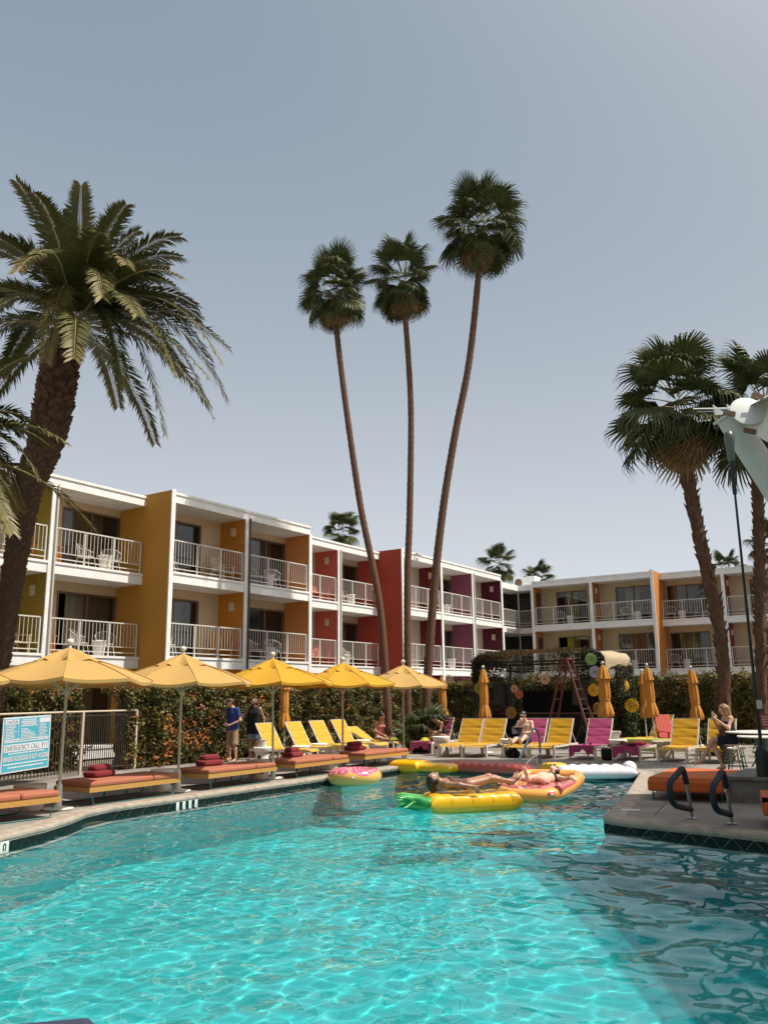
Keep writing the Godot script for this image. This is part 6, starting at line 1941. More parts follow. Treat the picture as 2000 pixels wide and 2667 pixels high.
func net(bones: Array, cell: float, k: float, out: MB, clips := []) -> void:
	# surface nets over the smooth union of tapered capsules [a, b, ra, rb]
	var lo := Vector3.INF; var hi := -Vector3.INF
	for b in bones:
		var m: float = maxf(b[2], b[3]) + cell * 2.0
		lo = lo.min(b[0].min(b[1]) - Vector3.ONE * m); hi = hi.max(b[0].max(b[1]) + Vector3.ONE * m)
	var nx := int((hi.x - lo.x) / cell) + 2; var ny := int((hi.y - lo.y) / cell) + 2; var nz := int((hi.z - lo.z) / cell) + 2
	var f := PackedFloat32Array()
	f.resize(nx * ny * nz); f.fill(1.0)
	for b in bones:
		var a: Vector3 = b[0]; var ba: Vector3 = b[1] - b[0]
		var ra: float = b[2]; var rb: float = b[3]
		var l2 := maxf(ba.length_squared(), 1e-8)
		var reach := maxf(ra, rb) + k + cell * 2.0
		var p0: Vector3 = (a.min(b[1]) - Vector3.ONE * reach - lo) / cell
		var p1: Vector3 = (a.max(b[1]) + Vector3.ONE * reach - lo) / cell
		for z in range(maxi(0, int(p0.z)), mini(nz, int(p1.z) + 2)):
			for y in range(maxi(0, int(p0.y)), mini(ny, int(p1.y) + 2)):
				var row := (z * ny + y) * nx
				for x in range(maxi(0, int(p0.x)), mini(nx, int(p1.x) + 2)):
					var pa := lo + Vector3(x, y, z) * cell - a
					var t := clampf(pa.dot(ba) / l2, 0.0, 1.0)
					var d := (pa - ba * t).length() - ra - (rb - ra) * t
					if d > k + cell * 2.0: continue
					var e := f[row + x]
					var h := maxf(k - absf(d - e), 0.0) / k
					f[row + x] = minf(d, e) - h * h * k * 0.25
	for c in clips:
		for z in nz:
			for y in ny:
				for x in nx:
					var i := (z * ny + y) * nx + x
					f[i] = maxf(f[i], (lo + Vector3(x, y, z) * cell - c[0]).dot(c[1]))
	var at := {}
	var off := [0, 1, nx, nx + 1, nx * ny, nx * ny + 1, nx * ny + nx, nx * ny + nx + 1]
	for z in nz - 1:
		for y in ny - 1:
			for x in nx - 1:
				var i := (z * ny + y) * nx + x
				var neg := 0
				for o in off:
					if f[i + o] < 0.0: neg += 1
				if neg == 0 or neg == 8: continue
				var s := Vector3.ZERO; var cnt := 0
				var g := Vector3.ZERO
				for c in 8:
					var p := Vector3(c & 1, (c >> 1) & 1, (c >> 2) & 1)
					var fc: float = f[i + off[c]]
					g += (p * 2.0 - Vector3.ONE) * fc
					for b in [1, 2, 4]:
						if c & b: continue
						var fd: float = f[i + off[c | b]]
						if (fc < 0.0) != (fd < 0.0):
							var q := Vector3(1 if b == 1 else 0, 1 if b == 2 else 0, 1 if b == 4 else 0)
							s += p + q * (fc / (fc - fd)); cnt += 1
				at[i] = out.vert(lo + (Vector3(x, y, z) + s / cnt) * cell, g.normalized())
	for i in at:
		var x: int = i % nx; var y: int = (i / nx) % ny; var z: int = i / (nx * ny)
		if x == 0 or y == 0 or z == 0: continue
		for e in [[1, nx, nx * ny], [nx, nx * ny, 1], [nx * ny, 1, nx]]:
			var f0 := f[i]; var f1 := f[i + e[0]]
			if (f0 < 0.0) == (f1 < 0.0): continue
			var a: int = i - e[1] - e[2]; var b: int = i - e[2]; var c: int = i; var d: int = i - e[1]
			if not (at.has(a) and at.has(b) and at.has(d)): continue
			if f0 < 0.0:
				out.face(at[a], at[b], at[c]); out.face(at[a], at[c], at[d])
			else:
				out.face(at[a], at[c], at[b]); out.face(at[a], at[d], at[c])

func hand_bones(wrist: Vector3, dir: Vector3, palm: Vector3, thumb: Vector3, curl: float) -> Array:
	# dir: along the fingers; palm: the way the palm faces; thumb: the side the thumb is on
	var d := dir.normalized()
	var t := (thumb - d * thumb.dot(d)).normalized()
	var n := (palm - d * palm.dot(d) - t * palm.dot(t)).normalized()
	var out := []
	var lens := [0.070, 0.080, 0.074, 0.058]
	for k in 4:
		var side := t * (0.030 - 0.020 * k)
		var kn := wrist + d * (0.090 - 0.006 * absf(k - 1)) + side
		out.append([wrist + side * 0.55, kn, 0.016, 0.0125])
		var q := d
		var p: Vector3 = kn
		for s in 3:
			q = (q * cos(curl * 0.9) + n * sin(curl * 0.9)).normalized()
			var e: Vector3 = p + q * lens[k] * [0.45, 0.32, 0.23][s]
			out.append([p, e, 0.0095 - 0.001 * s, 0.0088 - 0.001 * s])
			p = e
	var b := wrist + d * 0.025 + t * 0.022
	var c := b + (d * 0.55 + t * 0.8 + n * 0.2).normalized() * 0.045
	out.append([b, c, 0.014, 0.012])
	out.append([c, c + (d * 0.8 + t * 0.35 + n * 0.35).normalized() * 0.042, 0.011, 0.009])
	return out

func person(label: String, at: Transform3D, J: Dictionary, skin: Material, o := {}) -> Node3D:
	# J: joints; local +z is the front, +y up, +x the person's left
	var w := thing("person", label, "person")
	w.transform = at
	var f: float = o.get("girth", 1.0)
	var sx: Vector3 = (J.sl - J.sr).normalized()
	var P: Vector3 = (J.hl + J.hr) / 2
	var C: Vector3 = (J.sl + J.sr) / 2
	var W: Vector3 = P.lerp(C, 0.42)
	var ch: Vector3 = P.lerp(C, 0.78)
	var front: Vector3 = sx.cross((C - P).normalized()).normalized()
	var wide: float = o.get("shoulder", 1.0)
	var torso := []
	for s in [-1.0, 1.0]:
		torso.append([P + sx * s * 0.075, W + sx * s * 0.06, 0.10 * f, 0.088 * f])
		torso.append([W + sx * s * 0.06, ch + sx * s * 0.085 * wide, 0.088 * f, 0.098 * f])
	torso.append([ch, C - (C - P).normalized() * 0.02, 0.10 * f, 0.075])
	torso.append([J.sl, J.sr, 0.058, 0.058])
	torso.append([C, J.neck, 0.07, 0.05])
	if o.has("belly"): torso.append([P + front * 0.05, W + front * 0.05, 0.11 * f, 0.10 * f])
	if o.has("bust"):
		for s in [-1.0, 1.0]: torso.append([ch + sx * s * 0.075 + front * 0.055, ch + sx * s * 0.08 + front * 0.075, 0.06, 0.05])
	var limbs := []
	var lf: float = o.get("limb", 1.0)
	for s in ["l", "r"]:
		limbs.append([J["s" + s], J["e" + s], 0.052 * lf, 0.039 * lf])
		limbs.append([J["e" + s], J["w" + s], 0.041 * lf, 0.026 * lf])
		limbs.append([J["h" + s], J["k" + s], 0.088 * lf, 0.054 * lf])
		var cal: Vector3 = J["k" + s].lerp(J["a" + s], 0.3)
		limbs.append([J["k" + s], cal, 0.053 * lf, 0.055 * lf])
		limbs.append([cal, J["a" + s], 0.055 * lf, 0.035 * lf])
		var toe: Vector3 = J["t" + s]
		var heel: Vector3 = J["a" + s] - (toe - J["a" + s]).normalized() * 0.035
		limbs.append([heel, J["a" + s].lerp(toe, 0.55), 0.038, 0.033])
		limbs.append([J["a" + s].lerp(toe, 0.55), toe, 0.033, 0.024])
	var H: Vector3 = J.head
	var F: Vector3 = J.face.normalized()
	var U: Vector3 = (J.up if J.has("up") else (H - J.neck)).normalized()
	U = (U - F * U.dot(F)).normalized()
	var S := U.cross(F)
	var body := MB.new()
	net(torso + limbs + [[J.neck, H - U * 0.03, 0.05, 0.048]], 0.018, 0.045, body)
	var head := [[H + U * 0.025 - F * 0.02, H + U * 0.03 + F * 0.01, 0.086, 0.078], [H - U * 0.035 + F * 0.025, H - U * 0.075 + F * 0.05, 0.058, 0.034], [H - U * 0.02 - F * 0.01, H - U * 0.05, 0.066, 0.05],
		[H + U * 0.015 + F * 0.082, H - U * 0.02 + F * 0.102, 0.010, 0.014], [H - U * 0.055 + F * 0.074 - S * 0.018, H - U * 0.055 + F * 0.074 + S * 0.018, 0.010, 0.010], [H + U * 0.032 + F * 0.075 - S * 0.035, H + U * 0.032 + F * 0.075 + S * 0.035, 0.014, 0.014], [J.neck, H - U * 0.04 - F * 0.005, 0.05, 0.05]]
	for s in [-1.0, 1.0]: head.append([H + S * s * 0.083 + U * 0.015 - F * 0.01, H + S * s * 0.08 - U * 0.02, 0.017, 0.012])
	net(head, 0.0085, 0.022, body)
	for s in ["l", "r"]:
		var side := 1.0 if s == "l" else -1.0
		var dir: Vector3 = (J["w" + s] - J["e" + s]).normalized()
		var hd: Vector3 = J.get("d" + s, dir)
		net(hand_bones(J["w" + s] + dir * 0.01, hd, J.get("p" + s, -sx * side), J.get("m" + s, front), J.get("c" + s, 0.45)), 0.0055, 0.009, body)
	part("body", body, w, skin)
	var eyes := MB.new()
	for s in [-1.0, 1.0]:
		var e: Vector3 = H + S * s * 0.031 + U * 0.012 + F * 0.083
		eyes.col = Color(0.6, 0.58, 0.55); eyes.ball(e, Vector3.ONE * 0.010, 8, 6)
		eyes.col = Color(0.03, 0.02, 0.015); eyes.ball(e + F * 0.006, Vector3.ONE * 0.0062, 8, 6)
	eyes.col = Color(0.25, 0.07, 0.06)
	eyes.bar(H - U * 0.055 + F * 0.0835 - S * 0.02, H - U * 0.055 + F * 0.0835 + S * 0.02, 0.004, 0.006, U)
	if not o.has("shades"): part("eyes_and_mouth", eyes, w, M.vc)
	else:
		var sg := MB.new()
		for s in [-1.0, 1.0]:
			sg.rbox(H + S * s * 0.036 + U * 0.014 + F * 0.096, Vector3(0.058, 0.042, 0.012), 0.005, Basis(S, U, F))
			sg.bar(H + S * s * 0.066 + U * 0.02 + F * 0.09, H + S * s * 0.085 + U * 0.015 - F * 0.01, 0.006, 0.01, U)
		part("sunglasses", sg, w, M.black_plastic)
	# hair
	var hb := [[H + U * 0.045 - F * 0.03, H + U * 0.05 + F * 0.005, 0.090, 0.078], [H - U * 0.0 - F * 0.04, H + U * 0.03 - F * 0.04, 0.078, 0.085]]
	for q in o.get("hair", []): hb.append(q)
	var hair := MB.new()
	net(hb, 0.011, 0.03, hair, [[H + F * 0.048 + U * 0.055, (F * 0.9 - U * 0.55).normalized()]] if not o.has("loose") else [])
	part("hair", hair, w, o.hair_mat)
	if o.has("beard"):
		var bd := MB.new()
		net([[H - U * 0.04 + F * 0.03 - S * 0.045, H - U * 0.085 + F * 0.055, 0.034, 0.036], [H - U * 0.04 + F * 0.03 + S * 0.045, H - U * 0.085 + F * 0.055, 0.034, 0.036]], 0.011, 0.03, bd, [[H - U * 0.035, U]])
		part("beard", bd, w, o.hair_mat)
	# clothes
	for c in o.get("clothes", []):
		var bs := []
		var grow: float = c.get("grow", 0.014)
		if c.get("torso", false):
			for b in torso: bs.append([b[0], b[1], b[2] + grow, b[3] + grow])
		for s in ["l", "r"]:
			if c.has("sleeve"): bs.append([J["s" + s], J["s" + s].lerp(J["e" + s], c.sleeve), 0.062, 0.058])
			if c.has("leg"):
				bs.append([J["h" + s], J["h" + s].lerp(J["k" + s], minf(c.leg, 1.0)), 0.105, c.get("cuff", 0.085)])
				if c.leg > 1.0: bs.append([J["k" + s], J["k" + s].lerp(J["a" + s], c.leg - 1.0), c.get("cuff", 0.085), c.get("cuff", 0.085)])
		for q in c.get("more", []): bs.append(q)
		var m := MB.new()
		var cl := []
		for q in c.get("clip", []): cl.append([P + (C - P) * q[0], (C - P).normalized() * q[1]])
		for q in c.get("planes", []): cl.append(q)
		net(bs, 0.018, c.get("k", 0.04), m, cl)
		part(c.name, m, w, c.mat)
	return w

func pose(d: Dictionary) -> Dictionary:
	# a standing figure of 1.78 m; whatever d holds replaces it
	var J := {"hl": Vector3(0.095, 0.93, 0), "hr": Vector3(-0.095, 0.93, 0), "kl": Vector3(0.11, 0.50, 0.02), "kr": Vector3(-0.11, 0.50, 0.02), "al": Vector3(0.12, 0.075, -0.02), "ar": Vector3(-0.12, 0.075, -0.02), "tl": Vector3(0.14, 0.03, 0.15), "tr": Vector3(-0.14, 0.03, 0.15),
		"sl": Vector3(0.18, 1.45, 0), "sr": Vector3(-0.18, 1.45, 0), "el": Vector3(0.25, 1.16, -0.02), "er": Vector3(-0.25, 1.16, -0.02), "wl": Vector3(0.26, 0.91, 0.06), "wr": Vector3(-0.26, 0.91, 0.06), "neck": Vector3(0, 1.50, 0.0), "head": Vector3(0, 1.655, 0.03), "face": Vector3(0, 0, 1)}
	J.merge(d, true)
	return J

func people() -> void:
	mat("skin_light", Color(0.50, 0.285, 0.195), 0.55, {"rim": 0.2})
	mat("skin_pale", Color(0.58, 0.37, 0.27), 0.55, {"rim": 0.2})
	mat("skin_tan", Color(0.34, 0.165, 0.095), 0.45, {"rim": 0.2})
	mat("skin_inked", Color(0.36, 0.20, 0.14), 0.55, {"tex": "stain", "s": 8.0, "world": false})
	mat("hair_black", Color(0.010, 0.008, 0.007), 0.5)
	mat("hair_brown", Color(0.055, 0.03, 0.018), 0.55)
	mat("hair_blonde", Color(0.26, 0.14, 0.06), 0.5)
	mat("navy_shirt", Color(0.018, 0.045, 0.17), 0.95)
	mat("khaki", Color(0.28, 0.19, 0.115), 0.95)
	mat("black_shirt", Color(0.009, 0.009, 0.010), 0.95)
	mat("denim", Color(0.20, 0.26, 0.33), 0.95)
	mat("pink_suit", Color(0.62, 0.20, 0.22), 0.85)
	mat("brown_suit", Color(0.105, 0.05, 0.04), 0.85)
	mat("black_suit", Color(0.008, 0.008, 0.009), 0.8)
	mat("dark_skirt", Color(0.014, 0.015, 0.028), 0.9)
	# man in blue
	var m1 := person("man in a blue t-shirt and khaki shorts and dark cap, looking down at his phone", Transform3D(Basis(Vector3.UP, -0.1), Vector3(-17.55, 0, -18.85)), pose({
		"el": Vector3(0.29, 1.16, -0.03), "wl": Vector3(0.10, 1.03, 0.19), "er": Vector3(-0.25, 1.17, 0.0), "wr": Vector3(-0.09, 1.02, 0.22), "dl": Vector3(-0.9, -0.1, 0.45), "pl": Vector3(0, 1, 0.2), "ml": Vector3(0, 0.6, 1), "dr": Vector3(0.9, 0.0, 0.3), "pr": Vector3(0, 1, 0), "mr": Vector3(0, 0.5, 1), "cl": 0.6, "cr": 0.6,
		"head": Vector3(-0.05, 1.64, 0.07), "face": Vector3(-0.55, -0.5, 0.75), "up": Vector3(-0.2, 1, 0.25), "al": Vector3(0.2, 0.075, 0.02), "tl": Vector3(0.25, 0.03, 0.18), "kl": Vector3(0.15, 0.5, 0.04), "ar": Vector3(-0.16, 0.075, -0.05)}), M.skin_light, {"hair_mat": M.hair_brown, "girth": 1.12, "clothes": [
		{"name": "shirt", "mat": M.navy_shirt, "torso": true, "sleeve": 0.62, "grow": 0.022, "clip": [[-0.1, -1.0]], "planes": [[Vector3(0, 1.525, 0), Vector3.UP]]},
		{"name": "shorts", "mat": M.khaki, "leg": 1.12, "cuff": 0.10, "more": [[Vector3(-0.07, 0.95, 0), Vector3(0.07, 0.95, 0), 0.125, 0.125]], "planes": [[Vector3(0, 1.03, 0), Vector3.UP], [Vector3(0, 0.47, 0), Vector3.DOWN]]}]})
	var cap := MB.new()
	var cb := Basis(Vector3.UP, -0.63) * Basis(Vector3.RIGHT, 0.35)
	cap.ball(Vector3(-0.055, 1.695, 0.045), Vector3(0.1, 0.078, 0.112), 16, 10)
	cap.box(Vector3(-0.055, 1.70, 0.045) + cb * Vector3(0, 0.0, 0.135), Vector3(0.14, 0.012, 0.12), cb)
	part("cap", cap, m1, M.black_shirt)
	single("phone", MB.new().rbox(Vector3.ZERO, Vector3(0.075, 0.012, 0.15), 0.005), M.black_plastic, "dark phone in the hands of the man in blue", "phone", "", Vector3(-17.56, 1.06, -18.58), 0.6)
	# man in black
	person("bearded man in a long black tank top and denim shorts, pointing with one arm", Transform3D(Basis(Vector3.UP, 0.35), Vector3(-17.62, 0, -19.85)), pose({
		"sr": Vector3(-0.19, 1.45, 0), "er": Vector3(-0.34, 1.21, 0.06), "wr": Vector3(-0.58, 1.25, 0.14), "dr": Vector3(-1, 0.12, 0.2), "pr": Vector3(0, -1, 0.2), "mr": Vector3(0, 0.2, 1), "cr": 0.28,
		"el": Vector3(0.30, 1.17, -0.03), "wl": Vector3(0.33, 0.92, 0.05), "dl": Vector3(0, -1, 0.1), "pl": Vector3(-1, 0, 0), "ml": Vector3(0, 0, 1), "cl": 0.5,
		"head": Vector3(0.0, 1.66, 0.03), "face": Vector3(-0.45, 0.25, 0.9), "up": Vector3(0, 1, -0.25)}), M.skin_inked, {"hair_mat": M.hair_brown, "beard": 1, "girth": 1.16, "clothes": [
		{"name": "tank_top", "mat": M.black_shirt, "torso": true, "grow": 0.026, "more": [[Vector3(-0.1, 0.82, 0), Vector3(0.1, 0.82, 0), 0.14, 0.14]], "planes": [[Vector3(0, 0.74, 0), Vector3.DOWN], [Vector3(0, 1.53, 0), Vector3.UP], [Vector3(0.17, 1.4, 0), Vector3(1, 0.25, 0).normalized()], [Vector3(-0.17, 1.4, 0), Vector3(-1, 0.25, 0).normalized()]]},
		{"name": "shorts", "mat": M.denim, "leg": 0.8, "cuff": 0.095, "planes": [[Vector3(0, 0.58, 0), Vector3.DOWN], [Vector3(0, 0.95, 0), Vector3.UP]]},
		{"name": "wrist_band", "mat": M.black_plastic, "more": [[Vector3(0.322, 0.97, 0.035), Vector3(0.329, 0.94, 0.043), 0.038, 0.038]]}]})
	# woman in pink, sitting on the low lounger
	var sit := {"hl": Vector3(0.1, 0.50, 0), "hr": Vector3(-0.1, 0.50, 0), "kl": Vector3(0.30, 0.52, 0.34), "kr": Vector3(-0.28, 0.52, 0.34), "al": Vector3(-0.02, 0.44, 0.36), "ar": Vector3(0.04, 0.45, 0.46), "tl": Vector3(-0.2, 0.42, 0.38), "tr": Vector3(0.22, 0.42, 0.48),
		"sl": Vector3(0.155, 0.97, 0.08), "sr": Vector3(-0.155, 0.97, 0.08), "neck": Vector3(0, 1.03, 0.10), "head": Vector3(0, 1.15, 0.17), "face": Vector3(0, -0.55, 0.85), "up": Vector3(0, 1, 0.4)}
	var s1 := sit.duplicate()
	s1.merge({"el": Vector3(0.27, 0.76, 0.20), "wl": Vector3(0.24, 0.66, 0.44), "er": Vector3(-0.24, 0.72, 0.12), "wr": Vector3(-0.06, 0.60, 0.34), "pl": Vector3(0, -1, 0.2), "pr": Vector3(0, -1, 0), "ml": Vector3(-1, 0, 0), "mr": Vector3(1, 0, 0)}, true)
	person("woman in a pink swimsuit sitting cross-legged on a yellow lounger, looking down", Transform3D(Basis(Vector3.UP, 1.05), Vector3(-15.95, -0.03, -24.15)), pose(s1), M.skin_tan, {"hair_mat": M.hair_black, "girth": 0.86, "limb": 0.88, "shoulder": 0.85, "bust": 1, "hair": [[Vector3(0, 1.20, 0.06), Vector3(0.0, 1.02, 0.02), 0.08, 0.05]], "clothes": [
		{"name": "swimsuit", "mat": M.pink_suit, "torso": true, "grow": 0.008, "planes": [[Vector3(0, 0.89, 0.05), Vector3(0, 1, 0.1).normalized()]]}]})
	# woman in black, bent over her phone
	var s2 := sit.duplicate()
	s2.merge({"kl": Vector3(0.14, 0.64, 0.40), "kr": Vector3(-0.12, 0.60, 0.42), "al": Vector3(0.1, 0.44, 0.62), "ar": Vector3(-0.1, 0.43, 0.64), "tl": Vector3(0.1, 0.41, 0.80), "tr": Vector3(-0.12, 0.41, 0.82), "sl": Vector3(0.155, 0.94, 0.18), "sr": Vector3(-0.155, 0.94, 0.18), "neck": Vector3(0, 1.0, 0.23), "head": Vector3(0, 1.08, 0.34), "face": Vector3(0, -0.75, 0.65), "up": Vector3(0, 0.75, 0.7),
		"el": Vector3(0.22, 0.70, 0.24), "wl": Vector3(0.06, 0.68, 0.44), "er": Vector3(-0.22, 0.70, 0.24), "wr": Vector3(-0.05, 0.67, 0.45), "ml": Vector3(0, 0.3, 1), "mr": Vector3(0, 0.3, 1)}, true)
	person("woman in a black swimsuit bent forward on the magenta lounger, seen from the side", Transform3D(Basis(Vector3.UP, -0.62), Vector3(-13.95, -0.03, -24.9)), pose(s2), M.skin_tan, {"hair_mat": M.hair_black, "girth": 0.88, "limb": 0.9, "shoulder": 0.85, "hair": [[Vector3(0, 1.16, 0.22), Vector3(0, 1.19, 0.20), 0.05, 0.05]], "clothes": [
		{"name": "swimsuit", "mat": M.black_suit, "torso": true, "grow": 0.008, "planes": [[Vector3(0, 0.86, 0.15), Vector3(0, 1, 0.3).normalized()]]}]})
	# man reading
	person("bare chested man in sunglasses reading on a lounger, hand at his chin", Transform3D(Basis(Vector3.UP, 0.12), Vector3(-10.74, -0.02, -23.28)), pose({
		"hl": Vector3(0.1, 0.49, -1.02), "hr": Vector3(-0.1, 0.49, -1.02), "kl": Vector3(0.14, 0.60, -0.58), "kr": Vector3(-0.13, 0.53, -0.55), "al": Vector3(0.1, 0.45, -0.22), "ar": Vector3(-0.12, 0.44, -0.12), "tl": Vector3(0.13, 0.58, -0.10), "tr": Vector3(-0.16, 0.58, 0.0),
		"sl": Vector3(0.19, 0.98, -1.10), "sr": Vector3(-0.19, 0.98, -1.10), "neck": Vector3(0, 1.05, -1.08), "head": Vector3(-0.03, 1.18, -1.0), "face": Vector3(-0.25, -0.35, 0.9), "up": Vector3(0, 1, 0.15),
		"er": Vector3(-0.26, 0.80, -0.86), "wr": Vector3(-0.10, 1.0, -0.84), "dr": Vector3(0.5, 0.9, -0.1), "pr": Vector3(0.3, 0, -1), "mr": Vector3(0.5, 0.5, 0), "cr": 0.7, "el": Vector3(0.29, 0.72, -0.95), "wl": Vector3(0.10, 0.70, -0.72), "dl": Vector3(-0.8, 0.2, 0.5), "pl": Vector3(0, 0.2, 1), "ml": Vector3(0, 1, 0)}), M.skin_pale, {"hair_mat": M.hair_black, "shades": 1, "girth": 1.02, "clothes": [
		{"name": "swim_shorts", "mat": M.navy_shirt, "leg": 0.55, "cuff": 0.095, "more": [[Vector3(-0.07, 0.50, -1.03), Vector3(0.07, 0.50, -1.03), 0.118, 0.118]], "planes": [[Vector3(0, 0.60, -1.02), Vector3.UP]]}]})
	var bk := thing("book", "open book with a dark cover on the reading man's lap", "book", Vector3(-10.92, 0.74, -23.88), 0.2)
	part("cover", MB.new().box(Vector3(-0.075, 0, 0), Vector3(0.15, 0.21, 0.012), Basis(Vector3.UP, 0.35) * Basis(Vector3.RIGHT, -0.5)), bk, M.black_plastic)
	part("cover", MB.new().box(Vector3(0.075, 0, 0), Vector3(0.15, 0.21, 0.012), Basis(Vector3.UP, -0.35) * Basis(Vector3.RIGHT, -0.5)), bk, M.black_plastic)
	part("pages", MB.new().box(Vector3(0, 0.11, -0.05), Vector3(0.26, 0.012, 0.05)), bk, M.white_metal)
	# woman on the fruit float, lying on her back
	var a := Vector3(0.70, 0, -0.715).normalized()
	var lie := Basis(Vector3.UP.cross(a).normalized() * -1.0, -a, Vector3.UP)
	lie.x = lie.y.cross(lie.z)
	var wl := pose({"hl": Vector3(0.1, 0.92, 0), "hr": Vector3(-0.1, 0.92, 0), "kl": Vector3(0.09, 0.50, 0.11), "kr": Vector3(-0.07, 0.50, 0.09), "al": Vector3(0.07, 0.10, 0.0), "ar": Vector3(-0.04, 0.09, 0.02), "tl": Vector3(0.09, -0.03, 0.13), "tr": Vector3(-0.05, -0.06, 0.13),
		"sl": Vector3(0.16, 1.36, 0.03), "sr": Vector3(-0.16, 1.36, 0.03), "neck": Vector3(0, 1.42, 0.05), "head": Vector3(0, 1.55, 0.12), "face": Vector3(0, 0.25, 1.0), "up": Vector3(0, 1, -0.2),
		"el": Vector3(0.33, 1.14, -0.02), "wl": Vector3(0.38, 0.92, -0.05), "er": Vector3(-0.34, 1.18, 0.03), "wr": Vector3(-0.375, 0.96, -0.0), "dr": Vector3(-0.15, -0.7, -0.75), "pr": Vector3(1, 0, -0.3), "mr": Vector3(0, -0.4, 0.7), "cr": 0.25})
	person("woman in a brown swimsuit lying on the yellow fruit float, one hand over its edge", Transform3D(lie, Vector3(-7.36, 0.23, -14.02) + a * 0.88), wl, M.skin_tan, {"hair_mat": M.hair_black, "girth": 0.86, "limb": 0.95, "shoulder": 0.86, "bust": 1, "hair": [[Vector3(0, 1.60, 0.04), Vector3(0.0, 1.56, -0.08), 0.09, 0.06]], "clothes": [
		{"name": "swimsuit", "mat": M.brown_suit, "torso": true, "grow": 0.008, "planes": [[Vector3(0, 1.30, 0), Vector3.UP], [Vector3(0, 0.86, 0), Vector3.DOWN]]}]})
	# woman on the slice float
	var b2 := Vector3(-0.07, 0, 1.0).normalized()
	var ly2 := Basis(Vector3.RIGHT, -b2, Vector3.UP)
	ly2.x = ly2.y.cross(ly2.z)
	person("woman in sunglasses and a black bikini lying on the slice float, one foot raised", Transform3D(ly2, Vector3(-7.1, 0.07, -16.5) + b2 * 0.92), pose({
		"hl": Vector3(0.1, 0.92, 0.02), "hr": Vector3(-0.1, 0.92, 0.02), "kl": Vector3(0.13, 0.50, 0.12), "kr": Vector3(-0.30, 0.58, 0.10), "al": Vector3(0.10, 0.22, 0.12), "ar": Vector3(-0.18, 0.18, 0.0), "tl": Vector3(0.08, 0.16, 0.33), "tr": Vector3(-0.24, 0.03, 0.08),
		"sl": Vector3(0.17, 1.38, 0.05), "sr": Vector3(-0.17, 1.38, 0.05), "neck": Vector3(0, 1.44, 0.08), "head": Vector3(0.0, 1.55, 0.19), "face": Vector3(-0.2, -0.1, 1.0), "up": Vector3(0, 1, 0.2),
		"el": Vector3(0.42, 1.28, 0.04), "wl": Vector3(0.60, 1.10, 0.12), "dl": Vector3(0.7, -0.5, -0.25), "pl": Vector3(0, 0, -1), "ml": Vector3(-0.2, -1, 0), "cl": 0.2, "er": Vector3(-0.38, 1.18, 0.05), "wr": Vector3(-0.48, 0.95, 0.1), "pr": Vector3(0, 0, -1)}), M.skin_pale, {"hair_mat": M.hair_black, "shades": 1, "girth": 1.04, "shoulder": 0.9, "bust": 1, "belly": 1, "clothes": [
		{"name": "bikini_top", "mat": M.black_suit, "torso": true, "grow": 0.008, "clip": [[0.70, -1.0], [0.92, 1.0]]},
		{"name": "bikini_bottom", "mat": M.black_suit, "grow": 0.0, "more": [[Vector3(-0.075, 0.90, 0.0), Vector3(0.075, 0.90, 0.0), 0.116, 0.116]], "planes": [[Vector3(0, 0.96, 0), Vector3.UP], [Vector3(0, 0.85, 0), Vector3.DOWN]]}]})
	# woman with the phone at the white table
	person("woman with long fair hair in a dark dress on a stool, holding up a phone", Transform3D(Basis(Vector3.UP, -0.95), Vector3(-4.42, 0, -21.42)), pose({
		"hl": Vector3(0.1, 0.69, -0.02), "hr": Vector3(-0.1, 0.69, -0.02), "kl": Vector3(-0.02, 0.70, 0.44), "kr": Vector3(-0.08, 0.60, 0.40), "al": Vector3(-0.22, 0.22, 0.66), "ar": Vector3(0.08, 0.09, 0.30), "tl": Vector3(-0.28, 0.14, 0.82), "tr": Vector3(0.09, 0.03, 0.48),
		"sl": Vector3(0.155, 1.18, 0.05), "sr": Vector3(-0.155, 1.17, 0.05), "neck": Vector3(0, 1.24, 0.07), "head": Vector3(-0.01, 1.37, 0.13), "face": Vector3(-0.1, -0.3, 0.95), "up": Vector3(0, 1, 0.2),
		"el": Vector3(0.26, 0.96, 0.16), "wl": Vector3(0.05, 1.17, 0.36), "dl": Vector3(-0.3, 0.9, 0.1), "pl": Vector3(-0.8, 0, -0.4), "ml": Vector3(0, 0.3, -1), "cl": 0.6, "er": Vector3(-0.2, 0.95, 0.2), "wr": Vector3(-0.03, 1.15, 0.37), "dr": Vector3(0.2, 0.9, 0.1), "pr": Vector3(0.8, 0, -0.4), "mr": Vector3(0, 0.3, -1), "cr": 0.6}), M.skin_light, {"hair_mat": M.hair_blonde, "loose": 1, "girth": 0.86, "limb": 0.9, "shoulder": 0.85, "bust": 1, "hair": [[Vector3(0.05, 1.40, 0.07), Vector3(0.09, 1.14, 0.03), 0.075, 0.05], [Vector3(-0.03, 1.38, 0.04), Vector3(-0.05, 1.12, -0.03), 0.08, 0.05], [Vector3(0.07, 1.41, 0.14), Vector3(0.10, 1.25, 0.12), 0.035, 0.03]], "clothes": [
		{"name": "dress", "mat": M.dark_skirt, "torso": true, "grow": 0.012, "leg": 0.62, "cuff": 0.10, "planes": [[Vector3(0, 1.11, 0), Vector3.UP]]}]})
	var tp := Transform3D(Basis(Vector3.UP, -0.95), Vector3(-4.42, 0, -21.42))
	single("phone", MB.new().rbox(Vector3.ZERO, Vector3(0.075, 0.15, 0.012), 0.005), M.white_metal, "pale phone held up by the woman at the white table", "phone", "", tp * Vector3(0.01, 1.26, 0.40), -0.95)

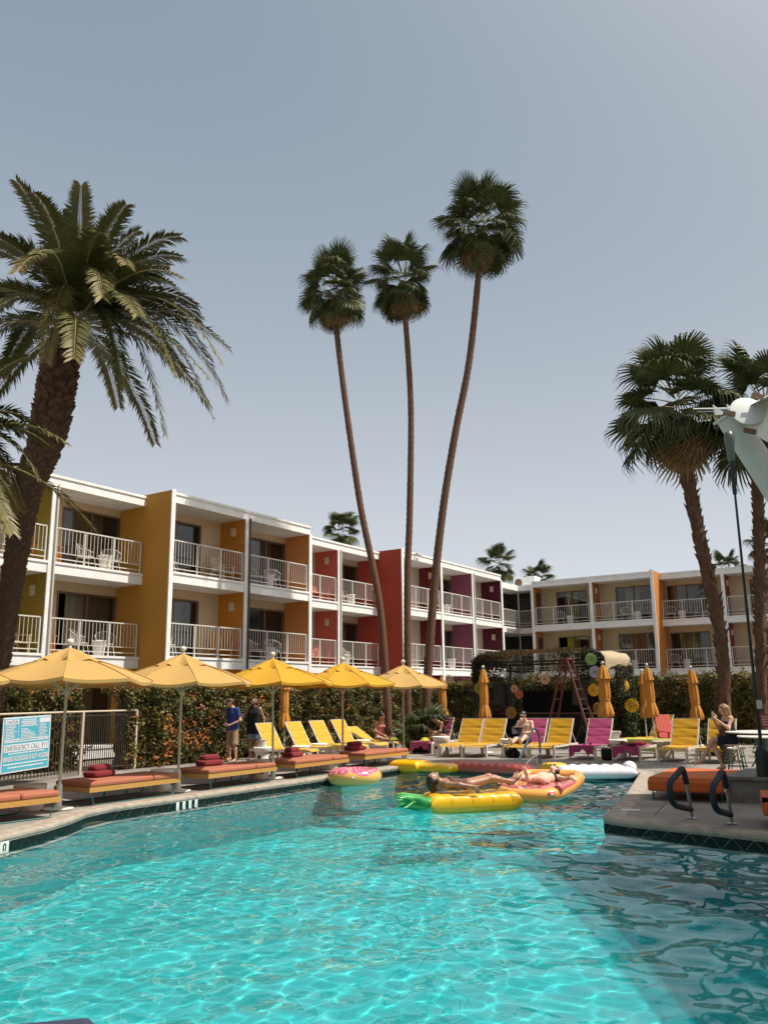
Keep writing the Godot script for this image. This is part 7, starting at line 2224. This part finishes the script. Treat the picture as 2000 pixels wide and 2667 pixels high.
func _ready() -> void:
	rng.seed = 20240611
	var cam := Camera3D.new()
	cam.name = "camera"
	cam.fov = 62.06
	cam.near = 0.1
	cam.far = 2000.0
	cam.position = Vector3(0, 1.75, 0)
	var by := Basis(Vector3.UP, deg_to_rad(33.0)) * Basis(Vector3.RIGHT, deg_to_rad(12.292)) * Basis(Vector3.BACK, deg_to_rad(-0.739))
	cam.basis = by
	add_child(cam)
	cam.current = true
	var env := Environment.new()
	env.background_mode = Environment.BG_SKY
	var sky := Sky.new()
	var sm := ProceduralSkyMaterial.new()
	sm.sky_top_color = Color(0.465, 0.532, 0.605)
	sm.sky_horizon_color = Color(0.86, 0.872, 0.887)
	sm.sky_curve = 0.25
	sm.ground_bottom_color = Color(0.35, 0.32, 0.28)
	sm.ground_horizon_color = Color(0.6, 0.58, 0.55)
	sm.sky_energy_multiplier = 1.0
	sm.sun_angle_max = 90.0
	sm.sun_curve = 0.42
	sky.sky_material = sm
	env.sky = sky
	env.tonemap_mode = Environment.TONE_MAPPER_LINEAR
	env.tonemap_exposure = 1.2
	env.sdfgi_enabled = true; env.ssao_enabled = true; env.ssil_enabled = true
	var we := WorldEnvironment.new()
	we.name = "environment"
	we.environment = env
	add_child(we)
	var sun := DirectionalLight3D.new()
	sun.name = "sun"
	sun.light_energy = 1.6
	sun.light_color = Color(1.0, 0.97, 0.92)
	sun.light_angular_distance = 0.5
	sun.shadow_enabled = true
	sun.look_at_from_position(Vector3.ZERO, -Vector3(1.0, 1.9, -0.45), Vector3.UP)
	add_child(sun)
	materials()
	setting()
	building()
	poolside()
	bar()
	right_side()
	floats()
	people()
	plants()
